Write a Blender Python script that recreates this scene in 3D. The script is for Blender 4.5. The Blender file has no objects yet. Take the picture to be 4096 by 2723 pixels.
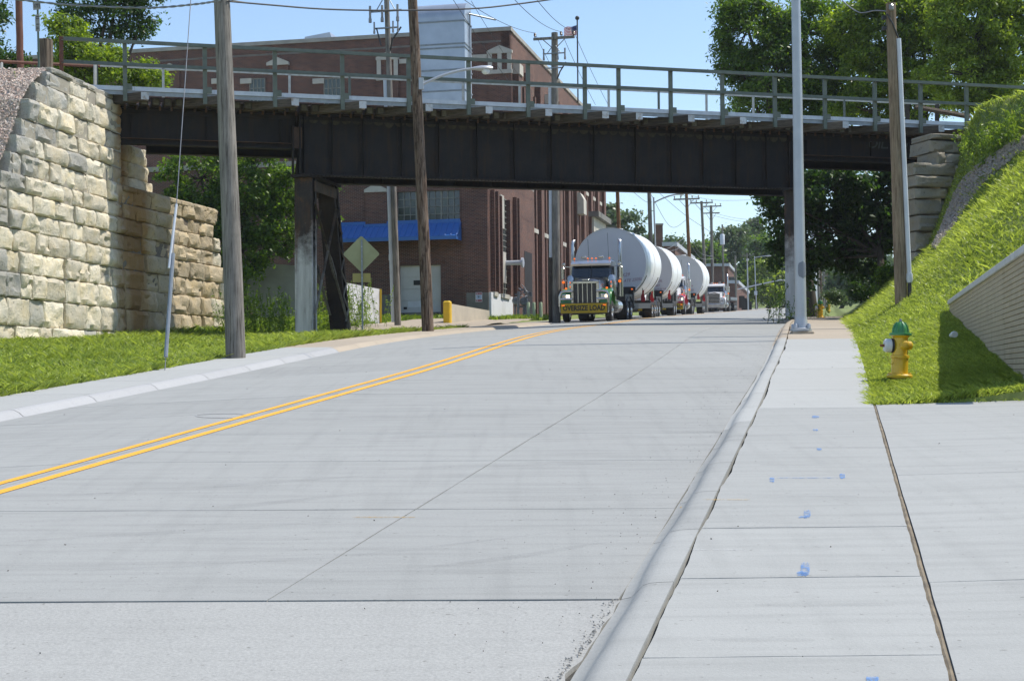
import bpy, math, random
import numpy as np
from mathutils import Matrix, Vector

# ------------------------------------------------------------------ camera, world, sun, exposure
scene = bpy.context.scene
COL = scene.collection
CAMZ = 1.75          # eye height above the road at the camera
FPX = 6000.0         # focal length in photograph pixels (4096 wide)
ROLL = math.radians(0.6)
HX, HY = 2048.0, 1500.0

cam_d = bpy.data.cameras.new('camera')
cam = bpy.data.objects.new('camera', cam_d)
COL.objects.link(cam)
cam.location = (0, 0, CAMZ)
cam.rotation_euler = (math.pi / 2, ROLL, 0)
cam_d.sensor_width = 36.0
cam_d.lens = 36.0 * FPX / 4096.0
cam_d.shift_y = (HY - 1361.5) / 4096.0
cam_d.clip_start = 0.1
cam_d.clip_end = 3000
scene.camera = cam

SUN_EL = math.radians(57)
SUN_AZ = math.radians(75)      # from +Y (view direction) towards +X (right)
sdir = Vector((math.sin(SUN_AZ) * math.cos(SUN_EL), math.cos(SUN_AZ) * math.cos(SUN_EL), math.sin(SUN_EL)))
world = bpy.data.worlds.new('World')
scene.world = world
world.use_nodes = True
nt = world.node_tree
for n in list(nt.nodes):
    nt.nodes.remove(n)
w_out = nt.nodes.new('ShaderNodeOutputWorld')
w_bg = nt.nodes.new('ShaderNodeBackground')
w_sky = nt.nodes.new('ShaderNodeTexSky')
w_sky.sky_type = 'NISHITA'
w_sky.sun_disc = False
w_sky.sun_elevation = SUN_EL
w_sky.sun_rotation = SUN_AZ
w_sky.altitude = 0
w_sky.air_density = 1.0
w_sky.dust_density = 0.5
w_sky.ozone_density = 2.2
w_bg.inputs['Strength'].default_value = 0.15
nt.links.new(w_sky.outputs[0], w_bg.inputs[0])
nt.links.new(w_bg.outputs[0], w_out.inputs[0])

sun_d = bpy.data.lights.new('sun', 'SUN')
sun_d.energy = 3.7
sun_d.angle = math.radians(0.53)
sun_d.color = (1.0, 0.95, 0.86)
sun = bpy.data.objects.new('sun', sun_d)
COL.objects.link(sun)
sun.location = (40, 20, 80)
sun.rotation_euler = sdir.to_track_quat('Z', 'Y').to_euler()

vs = scene.view_settings
vs.view_transform = 'Standard'
vs.look = 'None'
vs.gamma = 1
vs.use_curve_mapping = False
vs.exposure = 0.4
scene.cycles.max_bounces = 6
scene.cycles.transparent_max_bounces = 8
scene.cycles.use_denoising = True

# ------------------------------------------------------------------ survey of the place
CR, SR = math.cos(ROLL), math.sin(ROLL)
TA = 1283.0 / FPX                     # tangent of the road's heading
RA = math.atan(TA)
DV = Vector((math.sin(RA), math.cos(RA), 0))     # along the road, away
RV = Vector((math.cos(RA), -math.sin(RA), 0))    # to the right of it

def ray(px, py):
    dx, dy = px - HX, py - HY
    return (dx * CR - dy * SR) / FPX, -(dy * CR + dx * SR) / FPX

def P(px, py, d):
    a, b = ray(px, py)
    return Vector((a * d, d, CAMZ + b * d))

def smooth(a, b, x):
    t = min(1.0, max(0.0, (x - a) / (b - a)))
    return t * t * (3 - 2 * t)

def zr(Y):
    a, b, k = 0.0784 * Y, 1.07 + 0.0452 * Y, 0.10
    m = min(a, b)
    return m - k * math.log(math.exp(-(a - m) / k) + math.exp(-(b - m) / k))

def bend(Y):
    return -2.0 * smooth(22, 54, Y) - 1.9 * smooth(48, 90, Y)

def XOL(base, Y, w=1.0):
    """lateral offset of a road line at depth Y"""
    return base + w * bend(Y)

def W(xo, Y, z):
    return Vector((xo + TA * Y, Y, z))

def zroad(xo, Y):
    z = zr(Y)
    c = XOL(-6.5, Y)
    if xo < c:
        z -= 0.03 * min(4.0, c - xo) * smooth(4, 12, Y)
    else:
        z -= 0.006 * min(6.0, xo - c)
    return z

def zwalk(xo, Y):                       # right pavement
    return zr(Y) - 0.034 + 0.085 + 0.065 * smooth(17, 21, Y)

def hash2(i, j):
    v = math.sin(i * 127.1 + j * 311.7) * 43758.5453
    return v - math.floor(v)

def vnoise(x, y):
    i, j = math.floor(x), math.floor(y)
    fx, fy = x - i, y - j
    fx, fy = fx * fx * (3 - 2 * fx), fy * fy * (3 - 2 * fy)
    a = hash2(i, j) * (1 - fx) + hash2(i + 1, j) * fx
    b = hash2(i, j + 1) * (1 - fx) + hash2(i + 1, j + 1) * fx
    return a * (1 - fy) + b * fy - 0.5

def zground(xo, Y):
    """bare ground beside the road"""
    z = zr(Y)
    if xo > 0.4:
        t = xo - 0.45
        a = 0.12 + 0.12 * smooth(20, 29, Y) + 0.56 * smooth(29, 39, Y) + 0.10 * smooth(40, 50, Y)
        far = smooth(72, 100, Y)
        top = 11.1 - zr(Y)
        r = a * max(0.0, t) * (1 - 0.5 * math.exp(-max(0, t) / 1.3))
        r += 1.7 * max(0.0, t - 3.0) * smooth(48, 55, Y) * (1 - smooth(60, 68, Y))
        r = r * (1 - far) + 0.10 * t * far
        if top > 0:
            r = min(r, top)
        z += 0.02 + 0.06 * smooth(17, 21, Y) + r
        z += 0.10 * vnoise(xo * 0.7, Y * 0.5) * smooth(0, 2, t)
        if Y < 16.9:
            z = min(z, zr(Y) + 0.05)
    elif xo < -11:
        t = -11 - xo
        z += -0.02 - 0.14 * smooth(0, 4, t) * (1 - smooth(52, 60, Y))
        z -= 0.42 * math.exp(-((xo + 17.6) / 3.2) ** 2 - ((Y - 50) / 5.0) ** 2)
        z += 0.02 * t * smooth(58, 75, Y) * (1 - smooth(150, 260, Y))
        z += 0.08 * vnoise(xo * 0.8, Y * 0.6) * smooth(0, 2, t)
    return z

# ------------------------------------------------------------------ materials
MATS = {}
def _nodes(name):
    m = bpy.data.materials.new(name)
    m.use_nodes = True
    t = m.node_tree
    b = t.nodes['Principled BSDF']
    MATS[name] = m
    return m, t, b

def _pos(t, scale=(1, 1, 1), rotz=0.0):
    g = t.nodes.new('ShaderNodeNewGeometry')
    mp = t.nodes.new('ShaderNodeMapping')
    mp.inputs['Scale'].default_value = scale
    mp.inputs['Rotation'].default_value = (0, 0, rotz)
    t.links.new(g.outputs['Position'], mp.inputs['Vector'])
    return mp.outputs['Vector']

def _noise(t, vec, scale, detail=4, rough=0.55):
    n = t.nodes.new('ShaderNodeTexNoise')
    n.inputs['Scale'].default_value = scale
    n.inputs['Detail'].default_value = detail
    n.inputs['Roughness'].default_value = rough
    t.links.new(vec, n.inputs['Vector'])
    return n.outputs['Fac']

def _ramp(t, fac, stops):
    r = t.nodes.new('ShaderNodeValToRGB')
    e = r.color_ramp.elements
    e[0].position, e[0].color = stops[0][0], (*stops[0][1], 1)
    e[1].position, e[1].color = stops[-1][0], (*stops[-1][1], 1)
    for p, c in stops[1:-1]:
        x = e.new(p)
        x.color = (*c, 1)
    t.links.new(fac, r.inputs['Fac'])
    return r.outputs['Color']

def _mix(t, fac, a, b, mode='MIX'):
    n = t.nodes.new('ShaderNodeMix')
    n.data_type = 'RGBA'
    n.blend_type = mode
    for sock, v in ((n.inputs['Factor'], fac), (n.inputs[6], a), (n.inputs[7], b)):
        if hasattr(v, 'is_linked'):
            t.links.new(v, sock)
        elif isinstance(v, (int, float)):
            sock.default_value = v
        else:
            sock.default_value = (*v, 1)
    return n.outputs[2]

def _math(t, op, a, b=0.0):
    n = t.nodes.new('ShaderNodeMath')
    n.operation = op
    for sock, v in ((n.inputs[0], a), (n.inputs[1], b)):
        if hasattr(v, 'is_linked'):
            t.links.new(v, sock)
        else:
            sock.default_value = v
    return n.outputs[0]

def _bump(t, b, h, strength, dist=0.02):
    n = t.nodes.new('ShaderNodeBump')
    n.inputs['Strength'].default_value = strength
    n.inputs['Distance'].default_value = dist
    t.links.new(h, n.inputs['Height'])
    t.links.new(n.outputs['Normal'], b.inputs['Normal'])

def grey(v, k=1.0):
    return tuple(x * k for x in v)

def mat(name, c1, c2=None, scale=3.0, rough=0.7, metal=0.0, bump=0.0, bscale=None, stretch=(1, 1, 1),
        obj_var=0.0, spec=None, contrast=(0.35, 0.65), bdist=0.02, rotz=0.0, coat=0.0):
    m, t, b = _nodes(name)
    b.inputs['Roughness'].default_value = rough
    b.inputs['Metallic'].default_value = metal
    if spec is not None:
        b.inputs['Specular IOR Level'].default_value = spec
    if coat:
        b.inputs['Coat Weight'].default_value = coat
        b.inputs['Coat Roughness'].default_value = 0.06
    c2 = c2 or grey(c1, 0.8)
    v = _pos(t, stretch, rotz)
    f = _noise(t, v, scale, 6, 0.6)
    col = _ramp(t, f, [(contrast[0], c1), (contrast[1], c2)])
    if obj_var:
        oi = t.nodes.new('ShaderNodeObjectInfo')
        mr = t.nodes.new('ShaderNodeMapRange')
        mr.inputs['To Min'].default_value = 1 - obj_var
        mr.inputs['To Max'].default_value = 1 + obj_var
        t.links.new(oi.outputs['Random'], mr.inputs['Value'])
        hs = t.nodes.new('ShaderNodeHueSaturation')
        t.links.new(mr.outputs[0], hs.inputs['Value'])
        t.links.new(col, hs.inputs['Color'])
        col = hs.outputs['Color']
    t.links.new(col, b.inputs['Base Color'])
    if bump:
        _bump(t, b, _noise(t, v, bscale or scale * 4, 5, 0.6), bump, bdist)
    return m

def emit(name, c, s):
    m, t, b = _nodes(name)
    b.inputs['Base Color'].default_value = (*c, 1)
    b.inputs['Emission Color'].default_value = (*c, 1)
    b.inputs['Emission Strength'].default_value = s
    return m

def mat_concrete(name, c, tone=0.12, streak=0.10, speck=0.05, joint_dirt=True):
    m, t, b = _nodes(name)
    b.inputs['Roughness'].default_value = 0.82
    b.inputs['Specular IOR Level'].default_value = 0.3
    big = _noise(t, _pos(t, (0.35, 0.8, 1), 0.1), 1.0, 5, 0.6)
    st = _noise(t, _pos(t, (0.45, 5.0, 1), -0.16), 1.6, 5, 0.65)
    st2 = _noise(t, _pos(t, (6.0, 0.35, 1), RA), 1.0, 3, 0.5)
    fine = _noise(t, _pos(t, (1, 1, 1)), 60, 3, 0.7)
    spk = _noise(t, _pos(t, (1, 1, 1)), 24, 2, 0.5)
    col = _mix(t, _math(t, 'MULTIPLY', big, tone * 3.2), c, grey(c, 0.62))
    s1 = _ramp(t, st, [(0.45, (0, 0, 0)), (0.72, (1, 1, 1))])
    col = _mix(t, _math(t, 'MULTIPLY', s1, streak * 1.7), col, grey(c, 0.5))
    s2 = _ramp(t, st2, [(0.5, (0, 0, 0)), (0.75, (1, 1, 1))])
    col = _mix(t, _math(t, 'MULTIPLY', s2, streak), col, grey(c, 0.55))
    fn = _ramp(t, fine, [(0.35, grey((1, 1, 1), 1 - speck * 2)), (0.65, (1, 1, 1))])
    col = _mix(t, 1.0, col, fn, 'MULTIPLY')
    sp = _ramp(t, spk, [(0.26, (0.35, 0.33, 0.3)), (0.30, (1, 1, 1))])
    col = _mix(t, 0.5, col, sp, 'MULTIPLY')
    oi = t.nodes.new('ShaderNodeObjectInfo')
    mr = t.nodes.new('ShaderNodeMapRange')
    mr.inputs['To Min'].default_value = 0.95
    mr.inputs['To Max'].default_value = 1.04
    t.links.new(oi.outputs['Random'], mr.inputs['Value'])
    hs = t.nodes.new('ShaderNodeHueSaturation')
    t.links.new(mr.outputs[0], hs.inputs['Value'])
    t.links.new(col, hs.inputs['Color'])
    t.links.new(hs.outputs['Color'], b.inputs['Base Color'])
    _bump(t, b, fine, 0.25, 0.01)
    return m

def mat_spray(name, c, scale=40.0, lo=0.45, hi=0.62, amax=1.0):
    """thin worn paint: patchy cover over whatever it lies on"""
    m, t, b = _nodes(name)
    b.inputs['Base Color'].default_value = (*c, 1)
    b.inputs['Roughness'].default_value = 0.8
    f = _noise(t, _pos(t), scale, 5, 0.7)
    a = _ramp(t, f, [(lo, (0, 0, 0)), (hi, (amax, amax, amax))])
    t.links.new(a, b.inputs['Alpha'])
    return m

def mat_leaf(name, c1, c2, trans=0.3):
    m, t, b = _nodes(name)
    g = t.nodes.new('ShaderNodeNewGeometry')
    col = _ramp(t, g.outputs['Random Per Island'], [(0.0, c1), (0.7, c2), (1.0, tuple(min(1, x * 1.5) for x in c2))])
    v = _pos(t)
    f = _noise(t, v, 0.5, 2, 0.5)
    col = _mix(t, _ramp(t, f, [(0.4, (0, 0, 0)), (0.65, (0.5, 0.5, 0.5))]), col, c1)
    t.links.new(col, b.inputs['Base Color'])
    b.inputs['Roughness'].default_value = 0.42
    b.inputs['Specular IOR Level'].default_value = 0.45
    tr = t.nodes.new('ShaderNodeBsdfTranslucent')
    hs = t.nodes.new('ShaderNodeHueSaturation')
    hs.inputs['Value'].default_value = 1.9
    hs.inputs['Saturation'].default_value = 1.1
    t.links.new(col, hs.inputs['Color'])
    t.links.new(hs.outputs[0], tr.inputs['Color'])
    mx = t.nodes.new('ShaderNodeMixShader')
    mx.inputs[0].default_value = trans
    t.links.new(b.outputs[0], mx.inputs[1])
    t.links.new(tr.outputs[0], mx.inputs[2])
    t.links.new(mx.outputs[0], t.nodes['Material Output'].inputs[0])
    return m

def mat_brick(name):
    m, t, b = _nodes(name)
    g = t.nodes.new('ShaderNodeNewGeometry')
    dt = t.nodes.new('ShaderNodeVectorMath')
    dt.operation = 'DOT_PRODUCT'
    dt.inputs[1].default_value = tuple(RV + DV)
    t.links.new(g.outputs['Position'], dt.inputs[0])
    sx = t.nodes.new('ShaderNodeSeparateXYZ')
    t.links.new(g.outputs['Position'], sx.inputs[0])
    cx = t.nodes.new('ShaderNodeCombineXYZ')
    t.links.new(dt.outputs['Value'], cx.inputs[0])
    t.links.new(sx.outputs['Z'], cx.inputs[1])
    br = t.nodes.new('ShaderNodeTexBrick')
    br.inputs['Scale'].default_value = 1.0
    br.inputs['Brick Width'].default_value = 0.213
    br.inputs['Row Height'].default_value = 0.0677
    br.inputs['Mortar Size'].default_value = 0.006
    br.inputs['Mortar Smooth'].default_value = 0.2
    br.inputs['Bias'].default_value = -0.1
    br.inputs['Color1'].default_value = (0.150, 0.062, 0.042, 1)
    br.inputs['Color2'].default_value = (0.072, 0.036, 0.033, 1)
    br.inputs['Mortar'].default_value = (0.30, 0.25, 0.21, 1)
    t.links.new(cx.outputs[0], br.inputs['Vector'])
    f = _noise(t, _pos(t), 0.6, 4, 0.6)
    col = _mix(t, 1.0, br.outputs['Color'], _ramp(t, f, [(0.3, (0.78, 0.78, 0.8)), (0.7, (1.15, 1.1, 1.05))]), 'MULTIPLY')
    t.links.new(col, b.inputs['Base Color'])
    b.inputs['Roughness'].default_value = 0.85
    b.inputs['Specular IOR Level'].default_value = 0.25
    _bump(t, b, br.outputs['Fac'], -0.5, 0.01)
    return m

def mat_wood(name, c1, c2, dark, rough=0.85, patch=0.0):
    """weathered pole timber, grain along z"""
    m, t, b = _nodes(name)
    v = _pos(t, (34, 34, 1.6))
    f = _noise(t, v, 1.0, 8, 0.72)
    col = _ramp(t, f, [(0.36, dark), (0.47, c1), (0.62, c2)])
    bl = _noise(t, _pos(t, (2, 2, 1.1)), 1.0, 4, 0.6)
    col = _mix(t, 1.0, col, _ramp(t, bl, [(0.3, (0.72, 0.72, 0.72)), (0.7, (1.15, 1.12, 1.1))]), 'MULTIPLY')
    if patch:
        f2 = _noise(t, _pos(t, (7, 7, 1.6)), 1.0, 6, 0.7)
        col = _mix(t, _math(t, 'MULTIPLY', _ramp(t, f2, [(0.52, (0, 0, 0)), (0.58, (1, 1, 1))]), patch), col, dark)
    t.links.new(col, b.inputs['Base Color'])
    b.inputs['Roughness'].default_value = rough
    b.inputs['Specular IOR Level'].default_value = 0.2
    _bump(t, b, f, 0.6, 0.02)
    return m

def mat_steel(name, base, rust, rustiness=0.5, streak=True, zpaint=None, paint=(0.55, 0.55, 0.53)):
    m, t, b = _nodes(name)
    v = _pos(t, (1, 1, 1))
    f = _noise(t, v, 1.7, 8, 0.7)
    f2 = _noise(t, _pos(t, (7, 7, 0.7)), 1.0, 5, 0.6)
    col = _ramp(t, f, [(0.35, base), (0.55, grey(base, 1.7)), (0.75, rust)])
    col = _mix(t, _math(t, 'MULTIPLY', _ramp(t, f2, [(0.5, (0, 0, 0)), (0.68, (1, 1, 1))]), rustiness), col, rust)
    if zpaint:
        sx = t.nodes.new('ShaderNodeSeparateXYZ')
        g = t.nodes.new('ShaderNodeNewGeometry')
        t.links.new(g.outputs['Position'], sx.inputs[0])
        mr = t.nodes.new('ShaderNodeMapRange')
        mr.inputs['From Min'].default_value = zpaint[0]
        mr.inputs['From Max'].default_value = zpaint[1]
        mr.inputs['To Min'].default_value = 1
        mr.inputs['To Max'].default_value = 0
        t.links.new(sx.outputs['Z'], mr.inputs['Value'])
        a = _math(t, 'ADD', mr.outputs[0], _math(t, 'MULTIPLY', _math(t, 'SUBTRACT', f, 0.5), 1.6))
        pf = _ramp(t, a, [(0.25, (0, 0, 0)), (0.85, (1, 1, 1))])
        pc = _ramp(t, f2, [(0.35, paint), (0.62, grey(paint, 0.72)), (0.8, rust)])
        col = _mix(t, pf, col, pc)
    t.links.new(col, b.inputs['Base Color'])
    b.inputs['Roughness'].default_value = 0.75
    b.inputs['Specular IOR Level'].default_value = 0.3
    _bump(t, b, f, 0.3, 0.01)
    return m

def mat_stone(name, tint=(1, 1, 1), stain=None):
    m, t, b = _nodes(name)
    v = _pos(t)
    f = _noise(t, v, 1.6, 8, 0.65)
    f2 = _noise(t, v, 9.0, 6, 0.7)
    c = lambda *a: tuple(x * y for x, y in zip(a, tint))
    col = _ramp(t, f, [(0.3, c(0.64, 0.60, 0.49)), (0.5, c(0.78, 0.70, 0.54)), (0.7, c(0.80, 0.67, 0.43))])
    col = _mix(t, _math(t, 'MULTIPLY', _ramp(t, f2, [(0.30, (1, 1, 1)), (0.42, (0, 0, 0))]), 0.7), col, c(0.16, 0.14, 0.11))
    if stain:
        c0, rad, axis = stain
        g = t.nodes.new('ShaderNodeNewGeometry')
        dt = t.nodes.new('ShaderNodeVectorMath')
        dt.operation = 'DOT_PRODUCT'
        dt.inputs[1].default_value = axis
        t.links.new(g.outputs['Position'], dt.inputs[0])
        d = _math(t, 'ABSOLUTE', _math(t, 'SUBTRACT', dt.outputs['Value'], c0))
        a = _math(t, 'ADD', _math(t, 'DIVIDE', d, rad), _math(t, 'MULTIPLY', _math(t, 'SUBTRACT', _noise(t, _pos(t, (1, 1, 0.25)), 1.3, 4), 0.5), 1.4))
        col = _mix(t, _ramp(t, a, [(0.3, (0.9, 0.9, 0.9)), (1.0, (0, 0, 0))]), col, (0.30, 0.165, 0.055))
    oi = t.nodes.new('ShaderNodeObjectInfo')
    mr = t.nodes.new('ShaderNodeMapRange')
    mr.inputs['To Min'].default_value = 0.78
    mr.inputs['To Max'].default_value = 1.12
    t.links.new(oi.outputs['Random'], mr.inputs['Value'])
    hs = t.nodes.new('ShaderNodeHueSaturation')
    t.links.new(mr.outputs[0], hs.inputs['Value'])
    t.links.new(col, hs.inputs['Color'])
    t.links.new(hs.outputs['Color'], b.inputs['Base Color'])
    b.inputs['Roughness'].default_value = 0.9
    b.inputs['Specular IOR Level'].default_value = 0.2
    f3 = _noise(t, v, 5.0, 9, 0.75)
    _bump(t, b, f3, 1.0, 0.09)
    return m

def mat_glass(name, c, rough=0.08):
    m, t, b = _nodes(name)
    b.inputs['Base Color'].default_value = (*c, 1)
    b.inputs['Roughness'].default_value = rough
    b.inputs['Specular IOR Level'].default_value = 0.8
    return m

# ------------------------------------------------------------------ mesh building
class MB:
    def __init__(self):
        self.v, self.f = [], []
    def add(self, vs, fs):
        o = len(self.v)
        self.v += [tuple(x) for x in vs]
        self.f += [tuple(i + o for i in f) for f in fs]
        return self
    def box(self, c, s, rot=None, taper=None):
        """centre, full sizes; rot: 3x3 / 4x4 matrix"""
        h = [x / 2 for x in s]
        vs = []
        for z in (-1, 1):
            k = (1, 1) if (taper is None or z < 0) else taper
            for x, y in ((-1, -1), (1, -1), (1, 1), (-1, 1)):
                p = Vector((x * h[0] * k[0], y * h[1] * k[1], z * h[2]))
                if rot is not None:
                    p = rot @ p
                vs.append(p + Vector(c))
        return self.add(vs, [(0, 3, 2, 1), (4, 5, 6, 7), (0, 1, 5, 4), (1, 2, 6, 5), (2, 3, 7, 6), (3, 0, 4, 7)])
    def bbox(self, c, s, bev=0.02, rot=None):
        """box with chamfered vertical and horizontal edges"""
        hx, hy, hz = [x / 2 for x in s]
        b = min(bev, hx * 0.9, hy * 0.9, hz * 0.9)
        ring = lambda ix, iy: [(-hx + ix, -hy), (hx - ix, -hy), (hx, -hy + iy), (hx, hy - iy), (hx - ix, hy), (-hx + ix, hy), (-hx, hy - iy), (-hx, -hy + iy)]
        vs = []
        for z, k in ((-hz, b), (-hz + b, 0), (hz - b, 0), (hz, b)):
            for x, y in ring(b, b):
                sx = x * (hx - k) / hx
                sy = y * (hy - k) / hy
                p = Vector((sx, sy, z))
                if rot is not None:
                    p = rot @ p
                vs.append(p + Vector(c))
        fs = [tuple(range(7, -1, -1)), tuple(range(24, 32))]
        for r in range(3):
            for i in range(8):
                j = (i + 1) % 8
                fs.append((r * 8 + i, r * 8 + j, r * 8 + 8 + j, r * 8 + 8 + i))
        return self.add(vs, fs)
    def tube(self, pts, r, n=8, cap=True, r2=None):
        pts = [Vector(p) for p in pts]
        m = len(pts)
        rs = r if isinstance(r, (list, tuple)) else [r + ((r2 if r2 is not None else r) - r) * i / max(1, m - 1) for i in range(m)]
        vs, fs = [], []
        prev = None
        for i, p in enumerate(pts):
            d = (pts[min(i + 1, m - 1)] - pts[max(i - 1, 0)])
            d = d.normalized() if d.length > 1e-9 else Vector((0, 0, 1))
            if prev is None:
                a = d.cross(Vector((0, 0, 1)))
                if a.length < 1e-3:
                    a = d.cross(Vector((1, 0, 0)))
            else:
                a = prev - d * prev.dot(d)
            a.normalize()
            prev = a
            b = d.cross(a)
            for k in range(n):
                q = 2 * math.pi * k / n
                vs.append(p + (a * math.cos(q) + b * math.sin(q)) * rs[i])
        for i in range(m - 1):
            for k in range(n):
                l = (k + 1) % n
                fs.append((i * n + k, i * n + l, (i + 1) * n + l, (i + 1) * n + k))
        if cap:
            fs.append(tuple(range(n - 1, -1, -1)))
            fs.append(tuple((m - 1) * n + k for k in range(n)))
        return self.add(vs, fs)
    def lathe(self, prof, n=16, axis='z', c=(0, 0, 0), closed=False):
        vs, fs = [], []
        for r, h in prof:
            for k in range(n):
                q = 2 * math.pi * k / n
                a, b = r * math.cos(q), r * math.sin(q)
                p = {'z': (a, b, h), 'y': (a, h, b), 'x': (h, a, b)}[axis]
                vs.append(Vector(p) + Vector(c))
        m = len(prof)
        for i in range(m - 1):
            for k in range(n):
                l = (k + 1) % n
                fs.append((i * n + k, i * n + l, (i + 1) * n + l, (i + 1) * n + k))
        if not closed:
            fs.append(tuple(range(n - 1, -1, -1)))
            fs.append(tuple((m - 1) * n + k for k in range(n)))
        return self.add(vs, fs)
    def prism(self, poly, a, b):
        """poly: list of 3-D points (planar); extruded by vector a..b offsets"""
        a, b = Vector(a), Vector(b)
        n = len(poly)
        vs = [Vector(p) + a for p in poly] + [Vector(p) + b for p in poly]
        fs = [tuple(range(n - 1, -1, -1)), tuple(range(n, 2 * n))]
        for i in range(n):
            j = (i + 1) % n
            fs.append((i, j, n + j, n + i))
        return self.add(vs, fs)
    def grid(self, rows):
        """rows: list of equal-length lists of points"""
        nr, nc = len(rows), len(rows[0])
        vs = [p for r in rows for p in r]
        fs = [(i * nc + j, i * nc + j + 1, (i + 1) * nc + j + 1, (i + 1) * nc + j) for i in range(nr - 1) for j in range(nc - 1)]
        return self.add(vs, fs)
    def mesh(self, name, m, smooth_deg=None):
        me = bpy.data.meshes.new(name)
        me.from_pydata([tuple(v) for v in self.v], [], self.f)
        if m is not None:
            me.materials.append(MATS[m] if isinstance(m, str) else m)
        me.validate()
        if smooth_deg is not None:
            me.polygons.foreach_set('use_smooth', [True] * len(me.polygons))
            try:
                me.set_sharp_from_angle(angle=math.radians(smooth_deg))
            except Exception:
                pass
        me.update()
        return me
    def build(self, name, m, parent=None, world=True, smooth=None):
        """link as one object; with a parent, world coordinates are converted to the thing's own frame"""
        if parent is not None and world:
            inv = frame(parent).inverted()
            self.v = [tuple(inv @ Vector(p)) for p in self.v]
        o = bpy.data.objects.new(name, self.mesh(name, m, smooth))
        COL.objects.link(o)
        o.parent = parent
        return o

FR = {}
def frame(o):
    while o.parent is not None:
        o = o.parent
    return FR.get(o.name, Matrix.Identity(4))

def tag(o, label=None, cat=None, group=None, kind=None):
    if label: o['label'] = label
    if cat: o['category'] = cat
    if group: o['group'] = group
    if kind: o['kind'] = kind
    return o

def thing(name, label, cat, loc=(0, 0, 0), rot=(0, 0, 0), group=None):
    o = bpy.data.objects.new(name, None)
    o.empty_display_size = 0.2
    COL.objects.link(o)
    o.location = loc
    o.rotation_euler = rot
    tag(o, label, cat, group)
    from mathutils import Euler
    FR[o.name] = Matrix.Translation(Vector(loc)) @ Euler(rot).to_matrix().to_4x4()
    return o

def put(name, me, parent, loc=(0, 0, 0), rot=(0, 0, 0)):
    """a further object sharing mesh data, placed in its parent's frame"""
    o = bpy.data.objects.new(name, me)
    COL.objects.link(o)
    o.parent = parent
    o.location = loc
    o.rotation_euler = rot
    return o

def np_mesh(name, verts, nper, m, parent=None, kind=None):
    """verts: (N*nper,3) array of N separate polygons with nper corners"""
    me = bpy.data.meshes.new(name)
    n = len(verts)
    nf = n // nper
    me.vertices.add(n)
    me.vertices.foreach_set('co', np.asarray(verts, dtype=np.float32).ravel())
    me.loops.add(n)
    me.loops.foreach_set('vertex_index', np.arange(n, dtype=np.int32))
    me.polygons.add(nf)
    me.polygons.foreach_set('loop_start', np.arange(0, n, nper, dtype=np.int32))
    me.materials.append(MATS[m])
    me.update(calc_edges=True)
    me.validate()
    o = bpy.data.objects.new(name, me)
    COL.objects.link(o)
    o.parent = parent
    if kind:
        o['kind'] = kind
    return o

def text_part(name, s, size, m, parent, M, thick=0.0, extrude=0.004, local=True, align='CENTER', sx=1.0, shear=0.0):
    """flat lettering as mesh; M places text (x right, y up, z out) in the parent's local frame"""
    cu = bpy.data.curves.new(name, 'FONT')
    cu.body = s
    cu.size = size
    cu.align_x = align
    cu.align_y = 'CENTER'
    cu.extrude = extrude
    cu.offset = thick
    cu.shear = shear
    cu.resolution_u = 2
    tmp = bpy.data.objects.new('tmp', cu)
    COL.objects.link(tmp)
    dg = bpy.context.evaluated_depsgraph_get()
    me = bpy.data.meshes.new_from_object(tmp.evaluated_get(dg))
    bpy.data.objects.remove(tmp)
    bpy.data.curves.remove(cu)
    me.transform(M @ Matrix.Diagonal((sx, 1, 1, 1)))
    me.materials.clear()
    me.materials.append(MATS[m])
    me.name = name
    o = bpy.data.objects.new(name, me)
    COL.objects.link(o)
    o.parent = parent
    return o

def basis(x, y, z, o):
    M = Matrix.Identity(4)
    for i, v in enumerate((x, y, z, o)):
        for k in range(3):
            M[k][i] = v[k]
    return M
# ------------------------------------------------------------------ palette
mat_concrete('road_concrete', (0.374, 0.376, 0.354), 0.10, 0.20, 0.05)
mat_concrete('old_concrete', (0.445, 0.443, 0.415), 0.08, 0.10, 0.11)
mat_concrete('walk_concrete', (0.398, 0.400, 0.376), 0.09, 0.16, 0.04)
mat_concrete('new_walk', (0.438, 0.440, 0.414), 0.06, 0.06, 0.03)
mat_concrete('tan_walk', (0.50, 0.42, 0.32), 0.16, 0.08, 0.08)
mat_concrete('pale_kerb', (0.448, 0.448, 0.444), 0.12, 0.05, 0.05)
mat('joint_dark', (0.035, 0.033, 0.03), (0.09, 0.085, 0.075), 8, 0.95)
mat('sealant', (0.14, 0.115, 0.08), (0.26, 0.21, 0.14), 6, 0.9, bump=0.4)
mat_spray('yellow_paint', (0.80, 0.40, 0.035), 14, 0.22, 0.40)
mat_spray('blue_paint', (0.10, 0.27, 0.60), 26, 0.36, 0.66, 0.8)
mat_spray('orange_chalk', (0.60, 0.36, 0.06), 30, 0.40, 0.70, 0.8)
mat_spray('tyre_smear', (0.12, 0.12, 0.125), 1.3, 0.35, 0.85, 0.13)
mat_spray('white_chalk', (0.66, 0.66, 0.66), 30, 0.4, 0.7, 0.6)
mat('soil', (0.115, 0.105, 0.045), (0.07, 0.085, 0.025), 1.3, 0.95, bump=0.5)
mat('turf', (0.14, 0.20, 0.03), (0.21, 0.23, 0.07), 0.9, 0.95, bump=0.6, bscale=30)

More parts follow.
